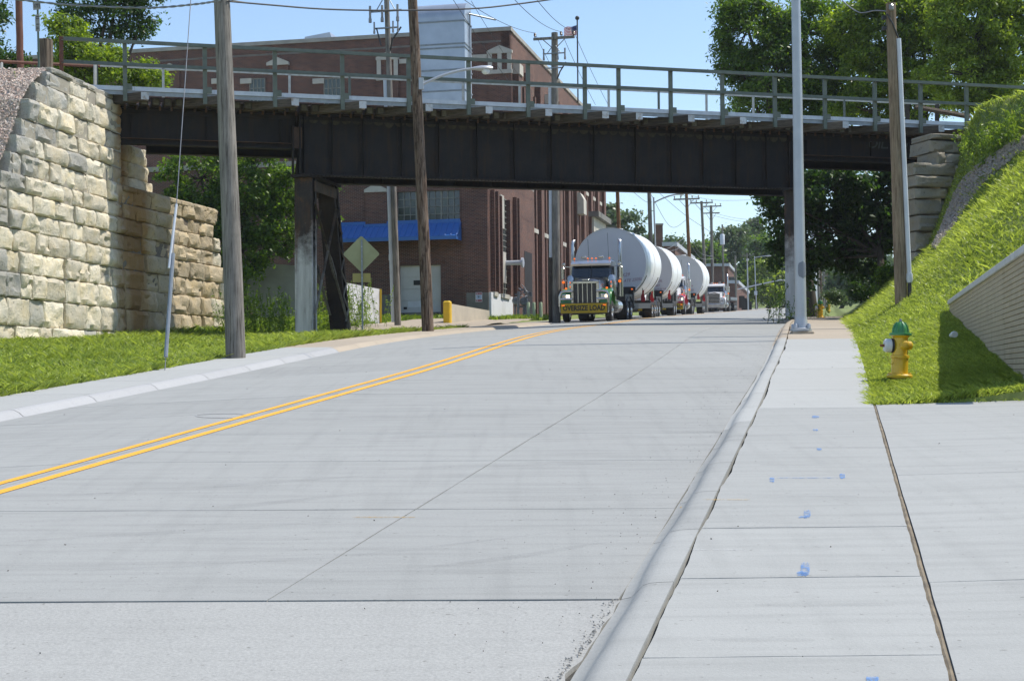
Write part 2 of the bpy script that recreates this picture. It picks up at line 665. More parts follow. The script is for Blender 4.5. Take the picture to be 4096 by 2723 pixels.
# ------------------------------------------------------------------ ground sheet
def axis(pts):
    out = []
    for a, b, n in pts:
        out += [a + (b - a) * i / n for i in range(n)]
    return out + [pts[-1][1]]
XS = axis([(-420, -60, 9), (-60, -26, 10), (-26, -9.6, 26), (-9.6, -0.8, 8), (-0.8, 0.45, 4), (0.45, 10, 40), (10, 24, 12), (24, 70, 9), (70, 420, 8)])
YS = axis([(-14, 4, 6), (4, 16.8, 16), (16.8, 17.0, 2), (17.0, 60, 86), (60, 160, 50), (160, 420, 26), (420, 900, 6)])
g = MB()
rows = []
for Y in YS:
    r = []
    for xo in XS:
        Yc = max(0.0, Y)
        z = zground(xo, Yc) if Y >= 0 else 0.0784 * Y
        lo, hi = XOL(-11.1, Yc), 0.46
        if Yc > 66: lo = min(lo, -16.5)
        if lo - 0.2 < xo < hi or (Y < 16.9 and xo > 0):
            z = zr(Yc) - 0.22 if Y >= 0 else 0.0784 * Y - 0.22
        r.append(W(xo, Y, z - 0.02))
    rows.append(r)
g.grid(rows)
ground = g.build('ground', 'turf', smooth=60)
tag(ground, 'grassy ground falling away to both sides of the street', kind='structure')

# ------------------------------------------------------------------ road
def surf(mb, xo_a, xo_b, Ya, Yb, zf, nx=5, ny=4, depth=0.08, wob=0.004, skew=0.0, seed=0, lift=0.0):
    """slab: xo_a/xo_b functions of Y"""
    top = []
    for i in range(ny + 1):
        fy = i / ny
        row = []
        for j in range(nx + 1):
            fx = j / nx
            Y = Ya + (Yb - Ya) * fy
            a, b = xo_a(Y), xo_b(Y)
            xo = a + (b - a) * fx
            if skew:
                Y += skew * (xo - b)
            if 0 < i < ny or 0 < j < nx:
                pass
            w = wob * (hash2(seed + i * 3.1, j * 7.7) - 0.5) * 2
            row.append((xo + (w if j in (0, nx) else 0), Y + (w if i in (0, ny) else 0)))
        top.append(row)
    T = [[W(x, y, zf(x, y) + lift) for x, y in r] for r in top]
    mb.grid(T)
    ring = [T[0][j] for j in range(nx + 1)] + [T[i][nx] for i in range(1, ny + 1)] + [T[ny][j] for j in range(nx - 1, -1, -1)] + [T[i][0] for i in range(ny - 1, 0, -1)]
    n = len(ring)
    o = len(mb.v)
    mb.v += [tuple(p) for p in ring] + [(p.x, p.y, p.z - depth) for p in ring]
    mb.f += [(o + (i + 1) % n, o + i, o + n + i, o + n + (i + 1) % n) for i in range(n)]
    return mb

road = MB()
rr = []
for Y in axis([(-14, 6, 8), (6, 60, 60), (60, 200, 50), (200, 420, 20)]):
    Yc = max(Y, 0.01)
    lo = XOL(-9.75, Yc) if Yc < 66 else -16.6
    hi = XOL(-0.8, Yc, 0.25)
    rr.append([W(lo + (hi - lo) * k / 10, Y, (zroad(lo + (hi - lo) * k / 10, Yc) if Y > 0 else 0.0784 * Y - 0.03) - 0.03) for k in range(11)])
road.grid(rr)
road_o = road.build('road', 'joint_dark')
tag(road_o, 'pale concrete street climbing to the bridge and on into the distance', kind='structure')

JY = [7.81, 10.6, 13.1, 15.1, 17.4, 19.5]
while JY[-1] < 46: JY.append(JY[-1] + 2.2)
while JY[-1] < 130: JY.append(JY[-1] + 5.0)
JY.append(200); JY.append(300); JY.append(415)
GX, GY = 0.006, 0.004
GAP = {7.81: 0.006, 10.6: 0.006, 13.1: 0.007, 19.5: 0.011}
n = 0
for i in range(len(JY) - 1):
    a, b = JY[i], JY[i + 1]
    ny = 4 if b < 40 else 6
    for (l, r, lw, rw, sk) in ((-6.5, -2.96, 1, 0.45, 0), (-2.96, -1.12, 0.45, 0.25, 0), (-9.75, -6.5, 1, 1, 0.16)):
        if sk and a > 52: sk = 0.0
        m = surf(MB(), lambda Y, l=l, lw=lw: XOL(l, Y, lw) + GX, lambda Y, r=r, rw=rw: XOL(r, Y, rw) - GX, a + GAP.get(a, GY), b - GAP.get(b, GY), zroad, 5, ny, skew=sk, seed=n)
        m.build('slab', 'road_concrete', road_o, smooth=50)
        n += 1
    if a > 66:
        m = surf(MB(), lambda Y: -16.5, lambda Y: XOL(-9.75, Y) - GX, a + GY, b - GY, zroad, 4, ny, seed=n)
        m.build('slab', 'road_concrete', road_o, smooth=50)
        n += 1
# the left half in front of the first joints (skewed) and the worn older pavement in the foreground
surf(MB(), lambda Y: XOL(-13, Y), lambda Y: -6.5 - GX, 4.2, 7.81 - GY, zroad, 6, 5, seed=91).build('slab', 'road_concrete', road_o, smooth=50)
def curbx(Y): return -1.06 - 0.05 * smooth(7.8, 5.5, Y) - 0.015 * vnoise(Y * 7, 3)
old = surf(MB(), lambda Y: -9.5, lambda Y: curbx(Y) - 0.05 + 0.05 * vnoise(Y * 9.0, 1.7), 1.5, 7.81 - 0.006, zroad, 16, 60, wob=0.006, seed=5, lift=-0.006)
oldo = old.build('worn_pavement', 'old_concrete', road_o, smooth=50)
oldo['label'] = 'rough older pavement with exposed aggregate in the foreground'

# painted lines: two yellow lines with the centre joint between them
for off in (-0.175, 0.085):
    ys = axis([(5, 60, 150), (60, 300, 70)])
    rowsl = []
    for Y in ys:
        c = XOL(-6.5, Y)
        w = 0.010 * vnoise(Y * 3.1, off * 50)
        rowsl.append([W(c + off + w, Y, zroad(c + off, Y) + 0.005), W(c + off + 0.10 + 0.010 * vnoise(Y * 2.3, 7 + off * 40), Y, zroad(c + off + 0.1, Y) + 0.005)])
    MB().grid(rowsl).build('yellow_line', 'yellow_paint', road_o)

# ------------------------------------------------------------------ kerbs
def kerb(name, prof, ya, yb, step, m, parent, side=1):
    ys = [ya + (yb - ya) * i / max(1, int((yb - ya) / step)) for i in range(int((yb - ya) / step) + 1)]
    MB().grid([[W(x, Y, z) for x, z in prof(Y)] for Y in ys]).build(name, m, parent, smooth=40)

def prof_right(Y):
    b = XOL(0, Y, 0.25)
    lo = zroad(-1.1 + b, Y)
    hi = zwalk(-0.83, Y)
    wv = 0.03 * vnoise(Y * 0.8, 4) + 0.01 * vnoise(Y * 3, 1)
    return [(-1.125 + b + wv, lo - 0.004), (-1.075 + b + wv, lo + 0.006), (-1.045 + b + wv, lo + (hi - lo) * 0.40), (-1.01 + b + wv, lo + (hi - lo) * 0.82), (-0.965 + b, hi - 0.004), (-0.92 + b, hi), (-0.842 + b, hi + 0.002), (-0.838 + b, hi - 0.10)]
walk = MB()
wr = []
for Y in axis([(1.5, 70, 120)]):
    wr.append([W(XOL(-1.0, Y, 0.25), Y, zwalk(0, Y) - 0.09), W(0.0, Y, zwalk(0, Y) - 0.05), W(0.47, Y, zwalk(0, Y) - 0.05)])
walk.grid(wr)
walk_o = walk.build('sidewalk', 'joint_dark')
tag(walk_o, 'concrete sidewalk with driveway apron on the right of the street', kind='structure')
edges = [1.5, 2.9, 4.4, 5.9, 7.82]
while edges[-1] < 29: edges.append(edges[-1] + 1.5)
for i in range(len(edges) - 1):
    a, b = edges[i], edges[i + 1]
    kerb('kerb_stone', prof_right, a + 0.004, b - 0.004, 0.25, 'walk_concrete' if b < 16 else 'new_walk', walk_o)
y = 29.0
while y < 66:
    kerb('kerb_stone', prof_right, y + 0.006, y + 1.2 - 0.006, 0.3, 'tan_walk', walk_o)
    y += 1.2

def crackx(Y):
    return XOL(-0.83, Y, 0.25) + 0.03 * vnoise(Y * 1.1, 9) + 0.007 * vnoise(Y * 4, 2)
WJ = [(1.5, 4.7, 'walk_concrete'), (4.7, 6.35, 'walk_concrete'), (6.35, 7.9, 'walk_concrete'), (7.9, 9.35, 'walk_concrete'), (9.35, 16.6, 'walk_concrete'),
      (16.6, 21.5, 'new_walk'), (21.5, 25.5, 'new_walk'), (25.5, 29.6, 'new_walk'), (29.6, 34, 'tan_walk'), (34, 38.5, 'tan_walk'), (38.5, 43, 'tan_walk'), (43, 50, 'tan_walk'), (50, 57, 'tan_walk'), (57, 68, 'tan_walk')]
for k, (a, b, m) in enumerate(WJ):
    gy = 0.009 if a in (7.9, 16.6) else 0.004
    surf(MB(), lambda Y: crackx(Y) + 0.016, lambda Y: 0.452, a + gy, b - gy, zwalk, 6, max(6, int((b - a) / 0.12)), wob=0.003, seed=k * 3).build('sidewalk_panel', m, walk_o, smooth=50)

drive = MB()
drive.grid([[W(x, Y, zwalk(0, Y) - 0.04 + 0.02 * max(0, x - 0.5)) for x in (0.44, 2, 4, 7, 11)] for Y in axis([(1.5, 16.95, 14)])])
drive_o = drive.build('driveway', 'joint_dark')
tag(drive_o, 'wide concrete driveway running off to the right', kind='structure')
def zdrive(x, Y): return zwalk(0, Y) + 0.02 * max(0, x - 0.5)
DJ = [1.5, 5.6, 7.75, 11.5, 16.9]
for i in range(len(DJ) - 1):
    for (l, r) in ((0.482, 3.6), (3.6, 7.2), (7.2, 10.9)):
        m = surf(MB(), lambda Y, l=l: l + 0.004 + (0.006 * vnoise(Y * 6, 5) if l < 1 else 0), lambda Y, r=r: r - 0.004, DJ[i] + 0.004, DJ[i + 1] - 0.004, zdrive, 6, 8, wob=0.003, seed=i * 5 + l, skew=0.0)
        m.build('driveway_panel', 'walk_concrete', drive_o, smooth=50)
# tan sealant strip between apron and driveway
ys = axis([(1.5, 16.9, 160)])
MB().grid([[W(0.452, Y, zwalk(0, Y) - 0.012), W(0.467 + 0.006 * vnoise(Y * 8, 2), Y, zwalk(0, Y) - 0.004), W(0.484, Y, zwalk(0, Y) - 0.012)] for Y in ys]).build('sealant_strip', 'sealant', walk_o)

# utility paint marks sprayed on the apron
def on_walk(px, py):
    Y = 12.0
    a, b = ray(px, py)
    for _ in range(40):
        Y = (zwalk(0, Y) - CAMZ) / b if abs(b) > 1e-6 else Y
    return Vector((a * Y, Y, 0))
def near_pt(px, py, lift=0.004, zf=None):
    a, b = ray(px, py)
    zf = zf or (lambda xo, Y: zwalk(0, Y))
    lo, hi = 3.0, 45.0
    for _ in range(50):
        m = (lo + hi) / 2
        if CAMZ + b * m > zf(a * m - TA * m, m): lo = m
        else: hi = m
    return W(a * lo - TA * lo, lo, zf(a * lo - TA * lo, lo) + lift)
def mark(px, py, w, h, m, parent, zf=None, seed=0, rag=0.25):
    nseg = 12
    top, bot = [], []
    for i in range(nseg + 1):
        f = i / nseg
        e = 1 - abs(2 * f - 1) ** 9 * 0.5
        top.append(near_pt(px - w / 2 + w * f, py - h / 2 * e * (1 + rag * vnoise(i * 1.7 + seed, 1)), 0.004, zf))
        bot.append(near_pt(px - w / 2 + w * f, py + h / 2 * e * (1 + rag * vnoise(i * 1.9 + seed, 5)), 0.004, zf))
    MB().grid([bot, top]).build('paint_mark', m, parent)
for k, (px, py, w, h) in enumerate([(3262, 1668, 30, 9), (3262, 1720, 20, 7), (3277, 1797, 20, 9), (3088, 1919, 20, 18), (3369, 1904, 22, 18), (3229, 2056, 27, 28), (3212, 2070, 36, 7), (3221, 2278, 36, 46), (3210, 2295, 46, 16), (3490, 2716, 50, 18), (3228, 1912, 250, 2)]):
    mark(px, py, w, h, 'blue_paint', walk_o, seed=k * 9, rag=0.6)
mark(2905, 1999, 190, 3, 'orange_chalk', walk_o, seed=77)
mark(2860, 2200, 240, 2, 'white_chalk', walk_o, seed=71)
mark(1535, 2069, 250, 3, 'orange_chalk', road_o, zf=zroad, seed=50)
mark(2740, 2030, 40, 8, 'orange_chalk', road_o, zf=zroad, seed=51)

# ------------------------------------------------------------------ left side walk
lw = MB()
def zlw(xo, Y): return zroad(XOL(-9.7, Y), Y) + 0.085
lw.grid([[W(XOL(x, Y), Y, zlw(0, Y) - 0.05) for x in (-11.05, -10.4, -9.9)] for Y in axis([(8, 66, 70)])])
lw_o = lw.build('left_sidewalk', 'joint_dark')
tag(lw_o, 'narrow concrete sidewalk with pale kerb on the left of the street', kind='structure')
def prof_left(Y):
    lo = zroad(XOL(-9.72, Y), Y)
    hi = zlw(0, Y)
    wv = 0.014 * vnoise(Y * 1.3, 8)
    return [(XOL(-9.90, Y), hi - 0.05), (XOL(-9.895, Y), hi), (XOL(-9.83, Y) + wv, hi - 0.004), (XOL(-9.77, Y) + wv, lo + (hi - lo) * 0.6), (XOL(-9.72, Y), lo + 0.004), (XOL(-9.66, Y), lo - 0.004)]
y = 9.0
while y < 65:
    b = y + 1.8
    tanm = 'pale_kerb' if y < 30 else 'tan_walk'
    kerb('kerb_stone', prof_left, y + 0.006, b - 0.006, 0.2, tanm, lw_o)
    y = b
y = 9.0
k = 0
while y < 65:
    b = y + (2.2 if y < 30 else 3.3)
    surf(MB(), lambda Y: XOL(-11.0, Y), lambda Y: XOL(-9.905, Y), y + 0.006, b - 0.006, zlw, 4, 6, seed=k).build('sidewalk_panel', 'new_walk' if y < 29.5 else 'tan_walk', lw_o, smooth=50)
    y = b
    k += 1
# loading yard apron in front of the building, pale concrete
yd = MB()
yd.grid([[W(-11.2 - 0.9 * k + bend(Y), Y, zground(-11.2 - 0.9 * k + bend(Y), Y) + 0.03) for k in range(6, -1, -1)] for Y in axis([(54, 73, 26)])])
yd_o = yd.build('yard_pavement', 'tan_walk', smooth=50)
tag(yd_o, 'pale concrete loading yard between the street and the brick building', kind='structure')

# faint curved tyre smears
for k, pts in enumerate([[(0, 2095), (500, 2062), (1000, 2022), (1500, 1968)], [(0, 2170), (500, 2140), (1000, 2110), (1400, 2080)], [(1500, 1880), (2000, 1860), (2400, 1850), (2680, 1838)], [(1300, 1760), (1800, 1742), (2300, 1742), (2700, 1752)],
                         [(200, 2290), (800, 2262), (1500, 2215), (2300, 2120)], [(900, 1690), (1500, 1668), (2200, 1662), (2750, 1672)], [(1700, 2270), (2050, 2230), (2450, 2165)], [(300, 1980), (800, 1950), (1500, 1900)]]):
    n_ = 16
    lo_, hi_ = [], []
    for i in range(n_ + 1):
        f = i / n_ * (len(pts) - 1); j = min(int(f), len(pts) - 2); u_ = f - j
        x = pts[j][0] * (1 - u_) + pts[j + 1][0] * u_; y_ = pts[j][1] * (1 - u_) + pts[j + 1][1] * u_
        w_ = (5 + 5 * hash2(k, 3)) * (1 - abs(2 * i / n_ - 1) ** 3)
        lo_.append(near_pt(x, y_ + w_, 0.0035, zroad)); hi_.append(near_pt(x, y_ - w_, 0.0035, zroad))
    MB().grid([lo_, hi_]).build('tyre_mark', 'tyre_smear', road_o)
for k, (px, py, w, h) in enumerate([(3300, 1860, 520, 8), (3200, 1985, 460, 7), (3350, 1790, 380, 6), (3050, 2110, 500, 8), (3300, 2420, 560, 12), (3050, 2560, 420, 14), (3250, 1560, 300, 5)]):
    mark(px, py, w, h, 'tyre_smear', walk_o, seed=k * 13)
# ------------------------------------------------------------------ railway bridge
BD = Vector((math.sin(math.radians(73.6)), math.cos(math.radians(73.6)), 0))   # along the bridge, to the right
BN = Vector((BD.y, -BD.x, 0))                                                   # outwards, towards the street viewer
B0 = P(3165, 1285, 57.0); B0.z = 0
ZUP = Vector((0, 0, 1))
def BP(px, py, v=0.0):
    """pixel on the vertical plane at offset v in front of the front girder -> (u, z)"""
    a, b = ray(px, py)
    o = B0 + BN * v
    # (a*Y, Y) = o + u*BD
    u = (o.x - a * o.y) / (a * BD.y - BD.x)
    Y = o.y + u * BD.y
    return u, CAMZ + b * Y
def BW(u, v, z):
    q = B0 + BD * u + BN * v
    return Vector((q.x, q.y, z))
BM = Matrix(((BD.x, BN.x, 0), (BD.y, BN.y, 0), (0, 0, 1)))      # columns: along, out, up (left handed turn is fine for boxes)

mat_steel('girder_steel', (0.0105, 0.009, 0.0085), (0.038, 0.021, 0.010), 0.7)
mat_steel('rust_steel', (0.05, 0.03, 0.02), (0.13, 0.06, 0.025), 0.7)
mat('rail_green', (0.095, 0.115, 0.09), (0.135, 0.155, 0.125), 4, 0.55, bump=0.1)
mat('post_white', (0.55, 0.56, 0.52), (0.42, 0.40, 0.34), 5, 0.6)
mat('rust_brown', (0.11, 0.045, 0.028), (0.17, 0.07, 0.04), 5, 0.8)
mat('galvanised', (0.55, 0.58, 0.62), (0.45, 0.48, 0.53), 4, 0.45, metal=0.25)
mat('galv_dark', (0.30, 0.33, 0.36), (0.23, 0.25, 0.27), 6, 0.5, metal=0.3)
mat_wood('tie_wood', (0.115, 0.088, 0.062), (0.20, 0.165, 0.12), (0.03, 0.024, 0.018))
mat('tie_face', (0.050, 0.040, 0.030), (0.145, 0.118, 0.090), 1.0, 0.9, bump=0.5, bscale=3, stretch=(2.5, 2.5, 30), obj_var=0.45, contrast=(0.35, 0.7))
mat('tie_dark', (0.045, 0.036, 0.028), (0.085, 0.068, 0.05), 6, 0.9, bump=0.4)
mat('tie_plate', (0.50, 0.51, 0.52), (0.30, 0.24, 0.18), 7, 0.5, metal=0.4, contrast=(0.5, 0.7), obj_var=0.15)
mat('tie_plate_dull', (0.16, 0.15, 0.11), (0.08, 0.075, 0.06), 7, 0.7, obj_var=0.35)
mat_steel('column_steel', (0.028, 0.023, 0.020), (0.16, 0.075, 0.03), 0.35, zpaint=(5.0, 7.4), paint=(0.60, 0.595, 0.585))
mat_steel('brace_steel', (0.05, 0.04, 0.032), (0.17, 0.085, 0.035), 0.45, zpaint=(3.6, 7.6), paint=(0.30, 0.285, 0.25))
mat_steel('column_shade', (0.022, 0.017, 0.014), (0.06, 0.035, 0.02), 0.5)  # rear legs: their shadow is put into a darker steel colour
mat('dirt_run', (0.060, 0.048, 0.028), (0.028, 0.022, 0.014), 6, 0.95)
mat('graffiti', (0.075, 0.085, 0.08), (0.05, 0.055, 0.05), 8, 0.8)

bridge = thing('railway_bridge', 'dark riveted steel railway bridge on plate girders spanning the street', 'bridge', BW(-9, 0, 8.8))

uL0 = BP(462, 500)[0]; uC1 = BP(1186, 500)[0]; uC2 = B0 and BP(3168, 500)[0]; uR1 = BP(3775, 560)[0]
zG_top = BP(1250, 458)[1]; zG_bot = BP(2200, 731)[1]
zL_bot = BP(700, 584)[1]; zR_bot = BP(3500, 652)[1]
zdeck = BP(1600, 392, 1.1)[1]          # top of the pale walkway edge

def I_girder(name, u0, u1, zb, zt, v, fl=0.40, th=0.05):
    m = MB()
    uc, L = (u0 + u1) / 2, u1 - u0
    c = lambda vv, z: BW(uc, vv, z)
    m.box(c(v, (zb + zt) / 2), (L, 0.03, zt - zb - 2 * th), BM)
    o = m.build(name, 'girder_steel', bridge)
    for zz, t2 in ((zb + th / 2, th), (zt - th / 2, th)):
        MB().box(c(v, zz), (L + 0.01, fl, t2), BM).build('flange', 'girder_steel', o)
    for zz, s in ((zb + th, 1), (zt - th, -1)):       # riveted flange angles
        MB().box(c(v + 0.03, zz + s * 0.09), (L, 0.028, 0.17), BM).box(c(v - 0.03, zz + s * 0.09), (L, 0.028, 0.17), BM).build('flange_angle', 'girder_steel', o)
    return o

def rivet_rows(parent, pts, r=0.022, m='girder_steel', out=None):
    mb = MB()
    out = out or BN
    side = out.cross(ZUP)
    for p in pts:
        ring = [p + (side * math.cos(q) + ZUP * math.sin(q)) * r for q in (0, 1.05, 2.09, 3.14, 4.19, 5.24)]
        top = p + out * r * 0.7
        mb.add(ring + [top], [(i, (i + 1) % 6, 6) for i in range(6)])
    o = mb.build('rivets', m, parent)
    o['kind'] = 'stuff'
    return o

STIFF = [1215, 1328, 1452, 1604, 1753, 1905, 2054, 2202, 2371, 2538, 2680, 2808, 2938, 3060, 3150]
for v, vis in ((0.0, True), (-2.0, False)):
    SK = 0.0 if vis else 1.08
    g = I_girder('main_girder', uC1 + SK, uC2 + SK, zG_bot, zG_top, v)
    for px in STIFF:
        u = BP(px, 600)[0] + SK
        for s in ((1, -1) if vis else (1,)):
            mb = MB()
            mb.box(BW(u, v + s * 0.10, (zG_bot + zG_top) / 2), (0.022, 0.15, zG_top - zG_bot - 0.12), BM)
            mb.box(BW(u - 0.06, v + s * 0.028, (zG_bot + zG_top) / 2), (0.12, 0.025, zG_top - zG_bot - 0.45), BM)
            mb.build('stiffener', 'girder_steel', g)
    if vis:
        pts = []
        u = uC1 + 0.1
        while u < uC2:
            pts += [BW(u, 0.045, zG_bot + 0.13), BW(u, 0.045, zG_top - 0.13)]
            u += 0.16
        for px in STIFF:
            u = BP(px, 600)[0] - 0.075
            z = zG_bot + 0.25
            while z < zG_top - 0.2:
                pts.append(BW(u, 0.042, z)); z += 0.16
        rivet_rows(g, pts)
        # scalloped dirt runs under the top flange
        mb = MB(); u = uC1 + 0.2; kk = 0
        while u < uC2 - 0.2:
            hgt = 0.10 + 0.09 * hash2(kk, 5)
            mb.prism([BW(u + 0.17 * math.cos(a), 0.050, zG_top - 0.20 - hgt * math.sin(a)) for a in [math.pi * q / 6 for q in range(7)]], (0, 0, 0), BN * 0.006)
            u += 0.38; kk += 1
        o = mb.build('dirt_runs', 'dirt_run', g); o['kind'] = 'stuff'
        # rivet heads under the bottom flange make its lower edge uneven
        mb = MB(); u = uC1 + 0.05
        while u < uC2:
            mb.box(BW(u, 0.16, zG_bot - 0.012), (0.045, 0.045, 0.03), BM); u += 0.13
        o = mb.build('flange_rivets', 'girder_steel', g); o['kind'] = 'stuff'
    for nm, u0, u1, zb in (('left_span_girder', uL0 + SK, uC1 - 0.06 + SK, zL_bot), ('right_span_girder', uC2 + 0.06 + SK, uR1 + SK, zR_bot)):
        g2 = I_girder('side_girder', u0, u1, zb, zG_top, v, 0.34, 0.04)
        if vis:
            MB().box(BW((u0 + u1) / 2, v + 0.10, zb + 0.19), (u1 - u0, 0.16, 0.022), BM).build('ledge', 'rust_steel', g2)
            for u in (u0 + 0.5, (u0 + u1) / 2, u1 - 0.5):
                MB().box(BW(u, v + 0.06, (zb + zG_top) / 2), (0.02, 0.10, zG_top - zb - 0.5), BM).build('stiffener', 'girder_steel', g2)
            if nm[0] == 'r':
                for (s, px, py, sz) in (('OIL.', 3512, 578, 0.50), ('P', 3612, 590, 0.55)):
                    uu, zz = BP(px, py, 0.04)
                    M = basis(BD, ZUP, BN, BW(uu, 0.035, zz)); M = frame(bridge).inverted() @ M
                    text_part('graffiti', s, sz, 'graffiti', g2, M, thick=0.01, shear=0.25)
# joint plate at the left bearing
MB().box(BW(uC1 - 0.02, 0.20, BP(1190, 555)[1]), (0.34, 0.06, 0.72), BM).build('splice_plate', 'rust_steel', bridge)
MB().box(BW(uC1 + 0.08, 0.16, (zG_bot + zG_top) / 2), (0.05, 0.30, zG_top - zG_bot - 0.1), BM).box(BW(uC1 - 0.16, 0.16, (zG_bot + zG_top) / 2 - 0.2), (0.05, 0.30, zG_top - zG_bot - 0.5), BM).build('bearing_stiffener', 'girder_steel', bridge)
# cross frames between the girders
for px in STIFF[::3]:
    u = BP(px, 600)[0]
    m = MB()
    for (z0, z1) in ((zG_bot + 0.3, zG_top - 0.3), (zG_top - 0.3, zG_bot + 0.3)):
        m.tube([BW(u, 0, z0), BW(u, -2.0, z1)], 0.05, 4)
    m.build('cross_frame', 'girder_steel', bridge)

# timber ties and their end plates
POSTS = [500, 820, 1100, 1370, 1635, 1875, 2113, 2340, 2475, 2683, 2890, 3100, 3300, 3500, 3683, 3867]
post_u = [BP(px, 300, 1.12)[0] for px in POSTS]
zt0 = zG_top + 0.02
TH = 0.24
tie_me = MB().bbox((0, 0, 0), (0.26, 3.1, TH), 0.012, BM).mesh('tie', 'tie_dark')  # ties made wider than usual to cut light streaks through the gaps
cap_me = MB().box((0, 0, 0), (0.17, 0.006, 0.20), BM).mesh('end_plate', 'tie_plate_dull')
hook_me = MB().box((0, 0, 0), (0.07, 0.05, 0.16), BM).mesh('hook_bolt', 'rust_steel')
TV = (BN * 0.66 + BD * 0.75).normalized(); TS = TV.cross(ZUP)
LM3 = Matrix(((TV.x, TS.x, 0), (TV.y, TS.y, 0), (0, 0, 1)))
ltie_me = MB().bbox((0, 0, 0), (2.3, 0.24, 0.29), 0.015, LM3).mesh('long_tie', 'tie_face')
lcap_me = MB().box((0, 0, 0), (0.25, 0.010, 0.24), BM).mesh('end_plate', 'tie_plate')
binv = frame(bridge).inverted()
u = uL0 - 0.6
while u < uR1 + 2.2:
    if True:
        t = put('tie', tie_me, bridge, binv @ BW(u, -1.10, zt0 + TH / 2))
        put('end_plate', cap_me, t, BN * 1.556)
        put('hook_bolt', hook_me, t, BN * 1.30 - ZUP * 0.17 + BD * 0.14)
    u += 0.38
for q in post_u:
    t = put('long_tie', ltie_me, bridge, binv @ (BW(q + 0.12, 0.98, zt0 + 0.10) - TV * 0.45))
    put('end_plate', lcap_me, t, TV * 1.10 + BN * 0.135)

# walkway: pale edge channel, grating behind it
uA, uB = BP(300, 340, 1.1)[0], BP(4040, 500, 1.1)[0]
seg = [uA] + [q + 0.3 for q in post_u if q + 0.3 < uB - 0.5] + [uB]
for a, b in zip(seg[:-1], seg[1:]):
    uc, L = (a + b) / 2, b - a - 0.006
    w = MB().box(BW(uc, 1.06, zdeck - 0.07), (L, 0.035, 0.14), BM).build('walkway_edge', 'galvanised', bridge)
    MB().box(BW(uc, 1.02, zdeck - 0.21), (L, 0.03, 0.13), BM).build('lower_lip', 'galv_dark', w)
    MB().box(BW(uc, 0.62, zdeck - 0.02), (L, 0.82, 0.03), BM).build('grating', 'galv_dark', bridge)
# railing
zt = BP(1600, 222, 1.16)[1]; zm = BP(1600, 308, 1.16)[1]
pin = MB().box((0, 0, 0), (0.10, 0.012, 1), BM).box((-0.045, -0.045, 0), (0.012, 0.09, 1), BM)
for q in post_u:
    h = zt + 0.03 - (zt0 - 0.02)
    m = MB()
    zc = (zt + 0.03 + zt0 - 0.02) / 2
    m.box(BW(q, 1.13, zc), (0.135, 0.014, h), BM).box(BW(q - 0.06, 1.08, zc), (0.014, 0.10, h), BM)
    p = m.build('rail_post', 'rail_green', bridge)
    MB().box(BW(q + 0.14, 1.11, zdeck - 0.02), (0.16, 0.014, 0.20), BM).build('foot_bracket', 'rail_green', p)
    MB().box(BW(q - 0.03, 1.155, zm), (0.06, 0.02, 0.05), BM).box(BW(q - 0.03, 1.155, zt), (0.05, 0.02, 0.05), BM).build('bolt_rust', 'rust_brown', p)
ends = [BP(245, 172, 1.16)[0]] + post_u + [BP(4130, 372, 1.16)[0]]
for zz, nm, hh in ((zt, 'top_rail', 0.125), (zm, 'middle_rail', 0.115)):
    for a, b in zip(ends[:-1], ends[1:]):
        m = MB()
        m.box(BW((a + b) / 2, 1.165, zz - hh * 0.1), (b - a - 0.004, 0.014, hh), BM)
        m.box(BW((a + b) / 2, 1.215, zz - hh * 0.6), (b - a - 0.004, 0.10, 0.012), BM)
        m.build(nm, 'rail_green', bridge)
MB().box(BW(ends[0], 1.13, (zt + zt0) / 2), (0.13, 0.10, zt - zt0 + 0.1), BM).build('end_post', 'rust_brown', bridge)
# low pale railing on the far side of the track
vB = -3.0
ur0, ur1 = BP(400, 280, vB)[0], BP(3760, 440, vB)[0]
zb2 = BP(1900, 331, vB)[1]
MB().box(BW((ur0 + ur1) / 2, vB, zb2), (ur1 - ur0, 0.05, 0.11), BM).build('far_rail', 'post_white', bridge)
MB().box(BW((ur0 + ur1) / 2, vB + 0.4, zdeck + 0.0), (ur1 - ur0, 0.7, 0.05), BM).build('shading_walkway', 'galv_dark', bridge)  # far-side deck strip widened to block light streaks on the abutment
for k, px in enumerate([387, 653, 1158, 1398, 1852, 2434, 2634, 2825, 3012, 3376, 3750, 2078]):
    uu = BP(px, 330, vB)[0]
    MB().box(BW(uu, vB, (zb2 + zdeck) / 2), (0.085, 0.05, zb2 - zdeck), BM).build('far_post', 'post_white' if k % 3 else 'rail_green', bridge)
# the rails themselves
for v in (-0.35, -1.85):
    MB().box(BW(-8, v, zt0 + TH + 0.09), (64, 0.07, 0.16), BM).build('track_rail', 'rust_steel', bridge)

